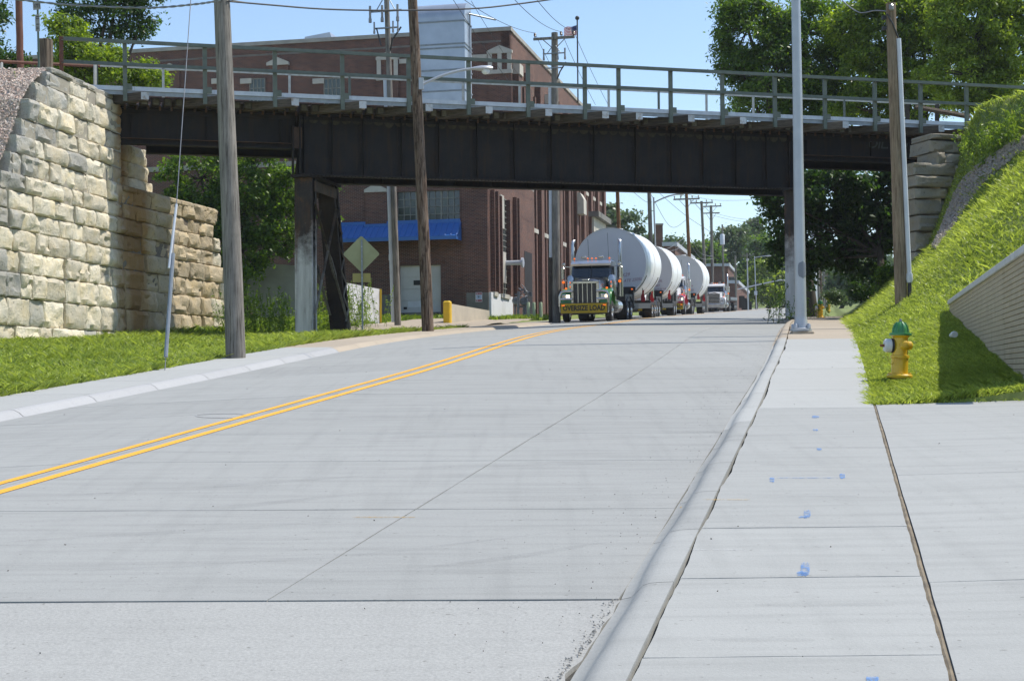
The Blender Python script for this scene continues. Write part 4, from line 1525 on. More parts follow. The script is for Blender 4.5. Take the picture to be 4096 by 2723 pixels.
# grey and white painted foundation
zb1 = FP(1930, 1170)[1]
fbox(FP(1868, 1200)[0], 0.0, GZ0, zb1, 0.0, 0.11).build('base', 'grey_base', fac)
fbox(FP(1528, 1200)[0], dr[0] - 0.05, GZ0, FP(1560, 1178)[1], 0, 0.1).build('base', 'grey_base', fac)

# street side of the dock wing
z_s1 = SP(2000, 1178, 0.02)[1]
sbox(0, ANNEX_D, GZ0, zroofA, -T, 0.0).build('street_wall', 'brick', fac)
sbox(0, ANNEX_D, zroofA, zroofA + 0.25, -T - 0.05, 0.08).build('coping', 'coping', fac)
s_end = SP(2043, 1200)[0]
sbox(0.0, s_end, GZ0, z_s1, 0.0, 0.12).build('white_base', 'white_base', fac)
def street_window(px0, px1, py_t, F, zb, depth=0.16, nr=14, nc=3, panel=None):
    s0, zt_ = SP(px0, py_t, 0.0, F)
    s1 = SP(px1, py_t, 0.0, F)[0]
    w = sbox(s0, s1, zb, zt_, -0.01, 0.012, F).build('tall_window', 'dark_pane', fac)
    m = MB()
    for i in range(nc + 1):
        m.box(SW(s0 + (s1 - s0) * i / nc, 0.03, (zb + zt_) / 2, F), (0.05, 0.05, zt_ - zb), SM)
    for j in range(nr + 1):
        m.box(SW((s0 + s1) / 2, 0.03, zb + (zt_ - zb) * j / nr, F), (s1 - s0, 0.045, 0.04), SM)
    m.build('window_bars', 'muntin', w)
    sbox(s0 - 0.1, s1 + 0.1, zb - 0.22, zb, 0.0, 0.2, F).build('sill', 'limestone_trim', w)
    sbox(s0 - 0.08, s0 + 0.03, zb, zt_, 0.0, 0.22, F).build('jamb', 'brick', w)
    sbox(s1 - 0.03, s1 + 0.25, zb, zt_, 0.0, 0.25, F).build('jamb', 'brick', w)
    return w
zs = z_s1 + 0.05
w1 = street_window(1962, 1974, 760, FA, zs, nr=16, nc=2)
w2 = street_window(1992, 2022, 785, FA, zs, nr=16, nc=4)
w3 = street_window(2052, 2060, 790, FA, zs, nr=16, nc=2)
s, z = SP(2004, 850, 0.1); sbox(s - 0.3, s + 0.5, z - 0.8, z + 0.9, 0.0, 0.16).build('louvre', 'limestone_trim', fac)
s, z = SP(2009, 1070, 0.1); sbox(s - 0.3, s + 0.4, z - 0.8, z + 0.8, 0.02, 0.22).build('shutter_panel', 'limestone_trim', fac)
s, z = SP(2030, 1052, 0.3)
MB().tube([SW(s, 0.0, z), SW(s, 1.1, z)], 0.13, 10).tube([SW(s, 1.05, z), SW(s, 1.15, z)], 0.26, 12).build('exhaust_pipe', 'galvanised', fac, smooth=40)
# doorway
s0, zt_ = SP(2097, 1003); s1 = SP(2127, 1003)[0]
sbox(s0, s1, GZ0, zt_, 0.0, 0.015).build('doorway', 'dark_void', fac)

# main block behind the wing
FM = P(2041, 400, 84.5); FM.z = 0
def MP(px, py, off=0.0):
    a, b = ray(px, py)
    o = FM - DV * off
    r = (o.x - a * o.y) / (a * RV.y - RV.x)
    return r, CAMZ + b * (o.y + r * RV.y)
def MW(r, off, z):
    q = FM + RV * r - DV * off
    return Vector((q.x, q.y, z))
def mbox(r0, r1, z0, z1, o0, o1):
    return MB().box(MW((r0 + r1) / 2, (o0 + o1) / 2, (z0 + z1) / 2), (r1 - r0, o1 - o0, z1 - z0), FRM)
zroofM = MP(2030, 124)[1]
LM = SP(2408, 700, 0.0, FM)[0]
mbox(-34, 0, GZ0, zroofM, -0.5, 0).build('main_wall', 'brick', fac)
mbox(-34, 0.1, zroofM, zroofM + 0.22, -0.55, 0.08).build('coping', 'coping', fac)
sbox(0, LM, GZ0, zroofM, -0.5, 0, FM).build('main_street_wall', 'brick', fac)
sbox(0, LM, zroofM, zroofM + 0.22, -0.55, 0.08, FM).build('coping', 'coping', fac)
q0, q1 = SW(0, -0.5, zroofM - 0.6, FM), SW(LM, -0.5, zroofM - 0.6, FM)
MB().prism([q0, q1, q1 - RV * 34, q0 - RV * 34], ZUP * 0, ZUP * 0.1).build('roof', 'coping', fac)
mbox(-34, 0, GZ0, zroofM - 0.5, -LM, -LM + 0.4).build('rear_wall', 'brick', fac)
# roof of the wing
MB().prism([FW(rL, -0.3, zroofA - 0.3), FW(0, -0.3, zroofA - 0.3), FW(0, -ANNEX_D - 0.3, zroofA - 0.3), FW(rL, -ANNEX_D - 0.3, zroofA - 0.3)], ZUP * 0, ZUP * 0.1).build('roof', 'coping', fac)
# stone gable caps, frames and windows high on the main facade
def mcap(px, py, w):
    r, z = MP(px, py)
    pl = mbox(r - w / 2, r + w / 2, 12, z - 0.45, 0, 0.12).build('pilaster', 'brick', fac)
    MB().prism([MW(r - w / 2 - 0.05, 0, z - 0.46), MW(r + w / 2 + 0.05, 0, z - 0.46), MW(r + w / 2 + 0.05, 0, z - 0.3), MW(r, 0, z), MW(r - w / 2 - 0.05, 0, z - 0.3)], -DV * 0.01, -DV * 0.22).build('gable_cap', 'limestone_trim', pl)
    return pl
mcap(683, 256, 1.2); mcap(1114, 232, 1.25); 
for px, py, w in ((1552, 210, 1.25), (2000, 184, 1.35)):
    pl = mcap(px, py, w)
    r, z = MP(px, py)
    h = MP(px, py)[1] - MP(px, py + 98)[1]
    for q in (-w / 2 + 0.12, w / 2 - 0.12, 0) if px > 1800 else (-w / 2 + 0.12, w / 2 - 0.12):
        mbox(r + q - 0.12, r + q + 0.12, z - h, z - 0.4, 0.12, 0.2).build('stone_frame', 'limestone_trim', pl)
    mbox(r - w / 2 - 0.05, r + w / 2 + 0.05, z - h - 0.22, z - h, 0.12, 0.22).build('stone_frame', 'limestone_trim', pl)
    zb_ = z - 0.45
    if px > 1800: mbox(MP(1886, 200)[0], r - w / 2 - 0.06, zb_ - 0.26, zb_, 0, 0.1).build('stone_band', 'limestone_trim', fac)
    else: mbox(r + w / 2 + 0.06, r + w / 2 + 0.9, zb_ - 0.26, zb_, 0, 0.1).build('stone_band', 'limestone_trim', fac)
for px0, px1 in ((1297, 1362), (880, 925), (1000, 1060)):
    r0, z1 = MP(px0, 318); r1 = MP(px1, 318)[0]
    w = mbox(r0, r1, z1 - 2.2, z1, 0.0, 0.02).build('window', 'green_pane', fac)
    m = MB()
    for i in range(5): m.box(MW(r0 + (r1 - r0) * i / 4, 0.03, z1 - 1.1), (0.05, 0.04, 2.2), FRM)
    for j in range(5): m.box(MW((r0 + r1) / 2, 0.03, z1 - 0.55 * j), (r1 - r0, 0.04, 0.05), FRM)
    m.build('window_bars', 'muntin', w)
for px in (870, 985, 1275): 
    r, z = MP(px, 326)
    mbox(r - 0.35, r + 0.35, z - 0.15, z + 0.15, 0, 0.1).build('stone_band', 'limestone_trim', fac)
# street side of the main block: brick piers, recessed windows, stone ledges
for k in range(11):
    s = 1.2 + k * (LM - 2) / 10
    pr = sbox(s - 0.45, s + 0.45, GZ0, zroofM - 1.6 - (0.0 if k % 3 else 0.6), 0, 0.35, FM).build('pier', 'brick', fac)
    if k % 3 == 0:
        sbox(s - 0.5, s + 0.5, zroofM - 2.3, zroofM - 1.7, 0.0, 0.42, FM).build('gable_cap', 'limestone_trim', pr)
    if k < 10:
        sp = (LM - 2) / 10
        for j in (0.30, 0.62):
            sbox(s + sp * j - 0.16, s + sp * j + 0.16, GZ0, zroofM - 2.6, 0, 0.2, FM).build('rib', 'brick', fac)
        for zz in (zroofM - 2.9, zroofM - 7.4):
            for j in (0.2, 0.5):
                w = sbox(s + sp * j - 0.14, s + sp * (j + 0.2), zz - 3.2, zz, 0.0, 0.02, FM).build('tall_window', 'dark_pane', fac)
                sbox(s + sp * j - 0.15, s + sp * (j + 0.22), zz - 3.45, zz - 3.2, 0, 0.24, FM).build('sill', 'limestone_trim', w)
    sbox(s + 0.46, s + 0.46 + 1.2, zroofM - 2.6, zroofM - 2.25, 0, 0.12, FM).build('stone_band', 'limestone_trim', fac)
s, z = SP(2318, 815, 0.5, FM)
MB().prism([SW(s, 0.0, z + 0.9, FM), SW(s, 0.55, z + 0.75, FM), SW(s, 0.8, z + 0.3, FM), SW(s, 0.8, z - 0.7, FM), SW(s, 0.0, z - 0.7, FM)], DV * 0, DV * 1.2).build('vent_hood', 'limestone_trim', fac)
s, z = SP(2390, 905, 0.3, FM)
sbox(s - 3, s + 3, z - 2.5, z + 0.4, 0, 0.5, FM).build('stone_portal', 'limestone_trim', fac)
sbox(s - 3.2, s + 3.2, z + 0.4, z + 0.8, 0, 0.9, FM).build('portal_cornice', 'grey_base', fac)
zb_m = z_s1 - 0.4
sbox(ANNEX_D + 0.02, LM, GZ0, zb_m, 0.0, 0.5, FM).build('base', 'limestone_trim', fac)

# sheet metal duct standing on the wing's roof
DO = P(1776, 395, 80.0)
duct = thing('exhaust_duct', 'tall grey sheet metal duct with rounded top on the factory roof', 'duct', Vector((DO.x, DO.y, zroofA - 0.2)))
zt_d = CAMZ + ray(1776, 18)[1] * 80
wd = 210 / 6000 * 80 * 0.965
dp = 1.5
prof = [(0, zroofA - 0.2), (dp, zroofA - 0.2), (dp, zt_d)]
for k in range(1, 9):
    a = math.pi / 2 * k / 8
    prof.insert(2 + k - 1 + 0, None) if False else None
pts = [(-dp / 2, zroofA - 0.25), (-dp / 2, zt_d - 0.9)]
for k in range(1, 9):
    a = math.pi / 2 * k / 8
    pts.append((-dp / 2 + (1 - math.cos(a)) * 0.95, zt_d - 0.9 + math.sin(a) * 0.9))
pts += [(dp / 2, zt_d), (dp / 2, zroofA - 0.25)]
c0 = Vector((DO.x, DO.y, 0))
MB().prism([c0 + DV * y + ZUP * z for y, z in pts], -RV * wd / 2, RV * wd / 2).build('duct_casing', 'sheet_metal', duct, smooth=35)
for py in (100, 190, 205, 292, 375):
    z = CAMZ + ray(1776, py)[1] * 80
    MB().box(c0 + ZUP * z, (wd + 0.08, dp + 0.08, 0.07), FRM).build('seam_flange', 'galv_dark', duct)
MB().box(c0 + RV * (wd / 2 + 0.06) + DV * 0.2 + ZUP * (zroofA + 4), (0.06, 0.06, 9), FRM).build('side_pipe', 'galv_dark', duct)
MB().tube([c0 + RV * (wd / 2 + 0.05) + ZUP * (zt_d - 0.6), c0 + RV * 2.6 + DV * 1.2 + ZUP * (zroofM - 0.3)], 0.05, 6).build('stay_rod', 'galv_dark', duct)
# roof fan
RF = MP(1275, 155, -4)
rf = thing('roof_ventilator', 'low silver ventilator hood on the factory roof', 'ventilator', MW(RF[0], -4, zroofM - 0.5))
MB().prism([MW(RF[0] - 0.9, -4, zroofM - 0.5), MW(RF[0] + 1.4, -4, zroofM - 0.5), MW(RF[0] + 0.7, -4, zroofM + 1.5), MW(RF[0] - 0.9, -4, zroofM + 1.3)], DV * 0, DV * 1.6).build('hood', 'sheet_metal', rf)
MB().box(MW(RF[0], -4.8, zroofM - 0.3), (1.4, 1.2, 0.9), FRM).build('curb', 'galv_dark', rf)

# flag pole on the roof of the main block
fl = P(2312, 410, 104.0)
fpole = thing('flagpole', 'slim black flagpole with ball finial behind the factory roof', 'flagpole', fl)
top = P(2309, 82, 104.0)
MB().tube([fl, top], 0.05, 8).build('pole', 'black_metal', fpole)
MB().lathe([(0.0, -0.16), (0.11, -0.11), (0.16, 0), (0.11, 0.11), (0.0, 0.16)], 10, c=top + ZUP * 0.15).build('finial', 'black_metal', fpole, smooth=60)
mat('flag_red', (0.55, 0.04, 0.05), (0.45, 0.03, 0.05), 3, 0.8)
mat('flag_white', (0.80, 0.80, 0.80), (0.74, 0.74, 0.76), 3, 0.8)
mat('flag_blue', (0.02, 0.03, 0.12), (0.03, 0.04, 0.16), 3, 0.8)
flag = thing('flag', 'small national flag with stripes and starred blue corner flying from flagpole', 'flag', P(2307, 120, 104.0))
FO = P(2306, 102, 104.0); fh = (140 - 102) / 6000 * 104 * 1.0; fw = 50 / 6000 * 104
def fl_pt(f, g):
    return FO + Vector((-fw * f, 0.25 * math.sin(f * 7), -fh * g - 0.22 * f * fh * math.sin(f * 2.2) - 0.1 * fh * f + 0.03 * math.sin(f * 9)))
for k in range(13):
    f0 = 0.42 if k < 7 else 0.0
    MB().grid([[fl_pt(f0 + (1 - f0) * i / 8, (k + j) / 13) for i in range(9)] for j in (0, 1)]).build('stripe', 'flag_red' if k % 2 == 0 else 'flag_white', flag)
MB().grid([[fl_pt(0.42 * i / 4, 7 / 13 * j / 3) for i in range(5)] for j in range(4)]).build('canton', 'flag_blue', flag)
m = MB()
for i in range(4):
    for j in range(3):
        q = fl_pt(0.05 + 0.1 * i, 0.07 + 0.16 * j) + Vector((0, -0.012, 0))
        m.add([q + Vector((math.cos(a) * 0.028 * (1 if t % 2 else 0.45), 0, math.sin(a) * 0.028 * (1 if t % 2 else 0.45))) for t, a in enumerate([math.pi * 2 * t / 10 for t in range(10)])], [tuple(range(10))])
m.build('stars', 'flag_white', flag)

# ramp walls and bollards by the dock
def rampwall(name, label, p0, p1, d0, d1, m, th=0.3, zb=None):
    """p0/p1: (px, py_top, py_bottom) at both ends"""
    t = thing(name, label, 'wall', P(p0[0], p0[2], d0))
    a0, a1 = P(p0[0], p0[1], d0), P(p0[0], p0[2], d0); b0, b1 = P(p1[0], p1[1], d1), P(p1[0], p1[2], d1)
    a1.z -= 0.3; b1.z -= 0.3
    back = Vector((-(b0 - a0).y, (b0 - a0).x, 0)).normalized() * th
    if back.y < 0: back = -back
    MB().prism([a0, b0, b1, a1], (0, 0, 0), back).build('wall_body', m, t)
    return t, b0, b1, back
mat('pale_ramp', (0.60, 0.605, 0.61), (0.46, 0.46, 0.46), 1.2, 0.85, bump=0.3, contrast=(0.5, 0.75))
mat('tan_ramp', (0.50, 0.45, 0.36), (0.42, 0.38, 0.31), 1.2, 0.85, bump=0.3)
t, b0, b1, bk = rampwall('ramp_wall', 'white painted concrete ramp wall with yellow end left of the dock door', (1340, 1122, 1290), (1518, 1156, 1272), 60, 64.0, 'pale_ramp')
MB().prism([b0, b0 + RV * 0.10, b1 + RV * 0.10, b1], (0, 0, 0), bk).build('yellow_end', 'yellow_post', t)
t, b0, b1, bk = rampwall('ramp_wall', 'low tan concrete ramp wall with yellow end right of the dock door', (1958, 1242, 1276), (1800, 1214, 1296), 72.5, 65.0, 'tan_ramp')
MB().bbox((P(1790, 1213, 64.6) + P(1790, 1297, 64.6)) / 2, (0.32, 0.34, (1297 - 1213) / 6000 * 64.6 + 0.2), 0.05, FRM).build('yellow_end', 'yellow_post', t)
t, b0, b1, bk = rampwall('retaining_wall', 'grey concrete retaining wall behind the leafy tree under the bridge', (940, 1045, 1240), (1190, 1062, 1250), 70, 70, 'grey_base')
mat('ramp_grey', (0.36, 0.36, 0.36), (0.28, 0.28, 0.28), 1.2, 0.9)
t.children[0].data.materials[0] = MATS['ramp_grey']

# gas meter set against the street wall
gmz = zground(-16, 80)
gm = thing('gas_meter', 'cluster of grey gas meters and pipes against the factory wall', 'gas meter', P(2082, 1263, 77))
def gp(px, py, d=77.0): return P(px, py, d)
for (px, py, r) in ((2064, 1203, 0.21), (2096, 1205, 0.23)):
    c = gp(px, py)
    MB().lathe([(0.0, -0.2), (r * 0.8, -0.18), (r, -0.05), (r, 0.08), (r * 0.7, 0.2), (0.0, 0.22)], 12, axis='y', c=c).build('meter_drum', 'meter_grey', gm, smooth=40)
MB().tube([gp(2072, 1264, 76.6), gp(2074, 1165, 76.6)], 0.075, 8).build('riser_pipe', 'meter_grey', gm, smooth=40)
MB().tube([gp(2098, 1264), gp(2098, 1225)], 0.10, 8).build('stand_pipe', 'meter_grey', gm, smooth=40)
MB().tube([gp(2060, 1225), gp(2105, 1227)], 0.05, 6).tube([gp(2060, 1225), gp(2060, 1262)], 0.05, 6).build('stand_frame', 'meter_grey', gm)
m = MB()
rg = random.Random(3)
for k in range(26):
    a = gp(rg.uniform(2072, 2110), rg.uniform(1152, 1190), 76.7); b = a + Vector((rg.uniform(-0.2, 0.2), rg.uniform(-0.05, 0.1), rg.uniform(-0.2, 0.2)))
    m.tube([a, b], 0.025, 5)
o = m.build('regulator_pipes', 'meter_grey', gm); o['kind'] = 'stuff'
MB().box(gp(2122, 1177), (0.16, 0.12, 0.2), FRM).build('meter_box', 'meter_grey', gm)
for k, (px, nm) in enumerate(((2115, 'nearest the gas meters'), (2137, 'second from the gas meters'), (2165, 'farthest from the gas meters'))):
    b = gp(px, 1272, 75.6); tp = gp(px - 2, 1211, 75.6)
    o = MB().tube([b, tp, tp + ZUP * 0.03], [0.085, 0.085, 0.06], 10).build('bollard', 'sage_post', smooth=40)
    tag(o, 'sage green steel bollard ' + nm, 'bollard', 'green bollards by the factory')

# security sign on the base
sg = FP(1914, 1188, 0.2)
sgn = thing('notice_sign', 'small red and white camera notice on the grey factory base', 'sign', FW(sg[0], 0.13, sg[1]))
mat('sign_red', (0.35, 0.03, 0.06), (0.30, 0.03, 0.05), 3, 0.6)
mat('sign_white', (0.75, 0.75, 0.78), (0.70, 0.70, 0.73), 3, 0.6)
mat('sign_blue', (0.45, 0.55, 0.72), (0.42, 0.52, 0.70), 3, 0.6)
sb_ = lambda r0, r1, z0, z1, o0, o1: MB().box(FW(sg[0] + (r0 + r1) / 2, (o0 + o1) / 2, sg[1] + (z0 + z1) / 2), (r1 - r0, o1 - o0, z1 - z0), FRM)
sb_(-0.17, 0.17, -0.24, 0.24, 0.115, 0.125).build('plate', 'sign_white', sgn)
sb_(-0.15, 0.15, 0.12, 0.22, 0.125, 0.129).build('red_band', 'sign_red', sgn)
sb_(-0.15, 0.15, -0.22, -0.12, 0.125, 0.129).build('red_band', 'sign_red', sgn)
sb_(-0.13, 0.13, -0.10, 0.10, 0.125, 0.129).build('picture_panel', 'sign_blue', sgn)
iv = frame(sgn).inverted()
for zz in (0.17, -0.17):
    text_part('lettering', '24', 0.09, 'sign_white', sgn, iv @ basis(RV, ZUP, -DV, FW(sg[0] - 0.08, 0.131, sg[1] + zz)), thick=0.002)
    text_part('lettering', 'HOURS\nA DAY' if zz > 0 else 'HOURS', 0.035, 'sign_white', sgn, iv @ basis(RV, ZUP, -DV, FW(sg[0] + 0.06, 0.131, sg[1] + zz)))
MB().box(FW(sg[0] - 0.01, 0.132, sg[1] + 0.03), (0.09, 0.004, 0.045), FRM).box(FW(sg[0] + 0.0, 0.132, sg[1] - 0.03), (0.015, 0.004, 0.07), FRM).build('camera_symbol', 'black_metal', sgn)
# ------------------------------------------------------------------ lorries
mat('truck_steel', (0.14, 0.145, 0.155), (0.10, 0.105, 0.11), 1.2, 0.22, metal=0.75, coat=0.5)
mat('truck_green', (0.07, 0.24, 0.055), (0.055, 0.20, 0.045), 1.5, 0.25, coat=0.6)
mat('truck_white', (0.78, 0.78, 0.78), (0.70, 0.70, 0.70), 1.5, 0.28, coat=0.5)
mat('truck_red', (0.50, 0.03, 0.045), (0.42, 0.025, 0.035), 1.5, 0.28, coat=0.5)
mat('chrome', (0.60, 0.60, 0.60), (0.46, 0.46, 0.46), 2, 0.24, metal=0.85)
mat('tyre', (0.018, 0.018, 0.019), (0.028, 0.027, 0.026), 6, 0.85)
mat('rim_alloy', (0.62, 0.63, 0.65), (0.48, 0.49, 0.5), 4, 0.25, metal=0.9)
mat('frame_black', (0.022, 0.022, 0.024), (0.035, 0.034, 0.034), 3, 0.6)
mat_glass('windscreen', (0.012, 0.016, 0.024), 0.06)
mat('grille_dark', (0.05, 0.05, 0.052), (0.08, 0.08, 0.08), 20, 0.5, metal=0.4)
mat('banner_yellow', (0.44, 0.31, 0.012), (0.36, 0.26, 0.012), 3, 0.7)
mat('banner_black', (0.02, 0.02, 0.02), (0.03, 0.03, 0.03), 3, 0.7)
emit('amber_lamp', (0.9, 0.17, 0.015), 0.7)
emit('head_lamp', (1.0, 0.80, 0.55), 2.5)
mat('lamp_clear', (0.6, 0.6, 0.6), (0.5, 0.5, 0.5), 5, 0.15)
mat('tank_white', (0.86, 0.86, 0.86), (0.82, 0.82, 0.815), 0.7, 0.38, contrast=(0.4, 0.7))
mat('tank_end_shade', (0.74, 0.73, 0.74), (0.70, 0.69, 0.70), 0.7, 0.5)  # shade on the end plates is put into this duller white
mat('tank_seam', (0.52, 0.51, 0.47), (0.42, 0.40, 0.36), 3, 0.6)
mat('strap', (0.34, 0.30, 0.22), (0.26, 0.23, 0.17), 3, 0.8)
mat('flag_cloth', (0.48, 0.025, 0.03), (0.36, 0.015, 0.02), 4, 0.8)
mat('marker_ink', (0.40, 0.22, 0.26), (0.34, 0.18, 0.22), 4, 0.8)
XV, YV = Vector((1, 0, 0)), Vector((0, 1, 0))

def L(mb, name, m, par, smooth=None):
    return mb.build(name, m, par, world=False, smooth=smooth)

WHEEL = {}
def wheel_meshes(w):
    if w not in WHEEL:
        r = 0.50
        ty = MB().lathe([(0.29, -w / 2), (r - 0.05, -w / 2), (r, -w / 2 + 0.05), (r, w / 2 - 0.05), (r - 0.05, w / 2), (0.29, w / 2)], 24, axis='x', closed=True).mesh('tyre', 'tyre', 35)
        rm = MB().lathe([(0.295, -w / 2), (0.30, w / 2 - 0.02), (0.27, w / 2 - 0.02), (0.24, w / 2 - 0.12), (0.15, w / 2 - 0.10), (0.13, w / 2 + 0.02), (0.0, w / 2 + 0.04)], 20, axis='x').mesh('rim', 'rim_alloy', 35)
        rm2 = MB().lathe([(0.0, -w / 2 - 0.04), (0.13, -w / 2 - 0.02), (0.15, -w / 2 + 0.10), (0.24, -w / 2 + 0.12), (0.27, -w / 2 + 0.02), (0.30, -w / 2 + 0.02), (0.295, w / 2)], 20, axis='x').mesh('rim', 'rim_alloy', 35)
        WHEEL[w] = (ty, rm, rm2)
    return WHEEL[w]
def wheel(par, x, y, w=0.30, name='wheel'):
    ty, rm, rm2 = wheel_meshes(w)
    o = put(name, ty, par, (x, y, 0.50))
    put('rim', rm if x > 0 else rm2, o)
    return o

def semi(name, label, pos, head, body, fender, banner=True, style='square', sleeper=False, group='lorries in the convoy', pitch=math.atan(0.0452), lights=True):
    t = thing(name, label, 'truck', pos, (pitch, 0, head), group)
    # hood
    hw0, hw1 = 0.62, 0.80
    sec = []
    for (y, w, zt_, zb_) in ((0.42, hw0, 1.92, 0.95), (0.50, hw0 + 0.02, 2.00, 0.95), (1.2, 0.70, 2.06, 1.0), (2.25, hw1, 2.16, 1.0)):
        sec.append([Vector((-w, y, zb_)), Vector((-w, y, zt_ - 0.28)), Vector((-w * 0.86, y, zt_ - 0.07)), Vector((-w * 0.5, y, zt_)), Vector((0, y, zt_ + 0.02)), Vector((w * 0.5, y, zt_)), Vector((w * 0.86, y, zt_ - 0.07)), Vector((w, y, zt_ - 0.28)), Vector((w, y, zb_))])
    mb = MB().grid(sec)
    mb.add(sec[0], [tuple(range(8, -1, -1))])
    hood = L(mb, 'hood', body, t, 40)
    # grille with surround and bars
    gr = L(MB().bbox((0, 0.36, 1.36), (1.12, 0.10, 0.94), 0.03), 'grille', 'grille_dark', t)
    fr = MB()
    fr.box((-0.60, 0.32, 1.38), (0.10, 0.16, 1.04)).box((0.60, 0.32, 1.38), (0.10, 0.16, 1.04)).box((0, 0.32, 1.87), (1.30, 0.16, 0.09)).box((0, 0.32, 0.88), (1.30, 0.14, 0.07))
    L(fr, 'grille_surround', 'chrome', gr)
    if style == 'square':
        for x in (-0.33, -0.11, 0.11, 0.33):
            L(MB().box((x, 0.29, 1.37), (0.035, 0.05, 0.93)), 'grille_bar', 'chrome', gr)
        L(MB().bbox((0, 0.42, 2.0), (0.34, 0.03, 0.06), 0.012), 'badge', 'chrome', hood)
    else:
        for k in range(6):
            L(MB().box((0, 0.29, 0.98 + k * 0.15), (1.1, 0.05, 0.05)), 'grille_bar', 'chrome', gr)
        L(MB().prism([Vector((-0.62, 0.36, 1.93)), Vector((0, 0.36, 2.05)), Vector((0.62, 0.36, 1.93)), Vector((0.62, 0.36, 1.86)), Vector((0, 0.36, 1.96)), Vector((-0.62, 0.36, 1.86))], (0, 0, 0), (0, -0.12, 0)), 'nose_trim', 'grille_dark', gr)
    # cab
    cw = 1.0
    cs = []
    for (y, zt_, w) in ((2.25, 2.12, cw), (2.42, 2.80, cw - 0.06), (2.62, 2.98, cw - 0.08), (4.1, 3.02, cw - 0.06)):
        cs.append([Vector((-w - 0.02, y, 0.9)), Vector((-w, y, zt_ - 0.08)), Vector((-w + 0.12, y, zt_)), Vector((w - 0.12, y, zt_)), Vector((w, y, zt_ - 0.08)), Vector((w + 0.02, y, 0.9))])
    mb = MB().grid(cs)
    mb.add(cs[0], [(5, 4, 3, 2, 1, 0)]); mb.add(cs[-1], [(0, 1, 2, 3, 4, 5)])
    cab = L(mb, 'cab', body, t, 35)
    L(MB().prism([Vector((-0.88, 2.24, 2.16)), Vector((0.88, 2.24, 2.16)), Vector((0.86, 2.40, 2.74)), Vector((-0.86, 2.40, 2.74))], (0, -0.012, 0), (0, 0.03, 0)), 'windscreen', 'windscreen', cab)
    L(MB().box((0, 2.30, 2.45), (0.03, 0.05, 0.60), Matrix.Rotation(-0.26, 3, 'X')), 'screen_divider', 'frame_black', cab)
    L(MB().prism([Vector((-0.98, 2.15, 2.70)), Vector((0.98, 2.15, 2.70)), Vector((0.96, 2.46, 2.86)), Vector((-0.96, 2.46, 2.86))], (0, 0, 0), (0, -0.02, 0.10)), 'visor', 'chrome' if body == 'truck_steel' else body, cab)
    for s in (-1, 1):
        w_ = cw - 0.0
        L(MB().prism([Vector((s * 1.0, 2.55, 2.10)), Vector((s * 1.0, 3.25, 2.06)), Vector((s * 0.955, 3.25, 2.66)), Vector((s * 0.955, 2.66, 2.66))], (-0.01 * s, 0, 0), (0.022 * s, 0, 0)), 'side_window', 'windscreen', cab)
        d = L(MB().box((s * 1.015, 2.95, 1.5), (0.02, 1.0, 1.15)), 'door', body, cab)
        L(MB().box((s * 1.04, 3.3, 1.75), (0.03, 0.16, 0.04)), 'door_handle', 'chrome', d)
    if sleeper:
        L(MB().bbox((0, 5.0, 2.15), (2.1, 1.75, 2.5), 0.12), 'sleeper', body, t)
        L(MB().prism([Vector((-0.95, 2.9, 3.0)), Vector((0.95, 2.9, 3.0)), Vector((0.95, 4.2, 3.45)), Vector((0.95, 5.8, 3.42)), Vector((-0.95, 5.8, 3.42)), Vector((-0.95, 4.2, 3.45))][:3] + [Vector((-0.95, 4.2, 3.45))], (0, 0, 0), (0, 0.1, -0.1)), 'roof_fairing', body, t)
    # roof lamps
    for x in (-0.86, -0.2, 0.0, 0.2, 0.86):
        L(MB().lathe([(0.0, -0.07), (0.038, -0.05), (0.042, 0.02), (0.02, 0.05)], 8, axis='y', c=(x, 2.55, 3.06)), 'marker_lamp', 'amber_lamp', cab)
    for x in (-0.42, 0.42):
        L(MB().bbox((x, 2.75, 3.12), (0.24, 0.3, 0.13), 0.03), 'air_horn', 'chrome', cab)
    # bumper, bars
    bp = L(MB().bbox((0, 0.0, 0.66), (2.36, 0.16, 0.46), 0.05), 'bumper', 'chrome', t)
    if banner:
        bn = L(MB().box((0, -0.10, 0.66), (2.24, 0.012, 0.48)), 'banner', 'banner_yellow', t)
        e = MB()
        for (c, s) in (((0, -0.108, 0.90), (2.26, 0.006, 0.025)), ((0, -0.108, 0.42), (2.26, 0.006, 0.025)), ((-1.12, -0.108, 0.66), (0.025, 0.006, 0.48)), ((1.12, -0.108, 0.66), (0.025, 0.006, 0.48))):
            e.box(c, s)
        L(e, 'banner_hem', 'banner_black', bn)
        text_part('lettering', 'OVERSIZE LOAD', 0.34, 'banner_black', bn, basis(XV, ZUP, -YV, Vector((0.0, -0.112, 0.655))), thick=0.012, sx=0.80)
        for x in (-0.98, 0.98):
            L(MB().box((x, -0.115, 0.80), (0.15, 0.02, 0.05)), 'flasher', 'amber_lamp', bn)
    for s in (-1, 1):
        L(MB().tube([Vector((s * 1.16, -0.02, 0.75)), Vector((s * 1.16, -0.04, 1.25)), Vector((s * 1.08, -0.04, 1.42)), Vector((s * 0.92, -0.02, 1.46)), Vector((s * 0.58, 0.05, 1.46))], 0.055, 8).tube([Vector((s * 1.15, -0.03, 1.10)), Vector((s * 0.58, 0.05, 1.10))], 0.045, 8), 'guard_bar', 'chrome', t, 40)
        # fender
        pts = []
        for k in range(9):
            a = math.pi * k / 8
            pts.append((1.15 - 0.72 * math.cos(a), 0.86 + 0.72 * math.sin(a)))
        outer = [[Vector((s * x, y, z)) for y, z in pts] for x in (0.70, 1.0, 1.18, 1.22)]
        for k in range(9):
            outer[0][k].z += 0.02; outer[3][k].z -= 0.08
        fd = L(MB().grid(outer if s > 0 else outer[::-1]), 'fender', fender, t, 50)
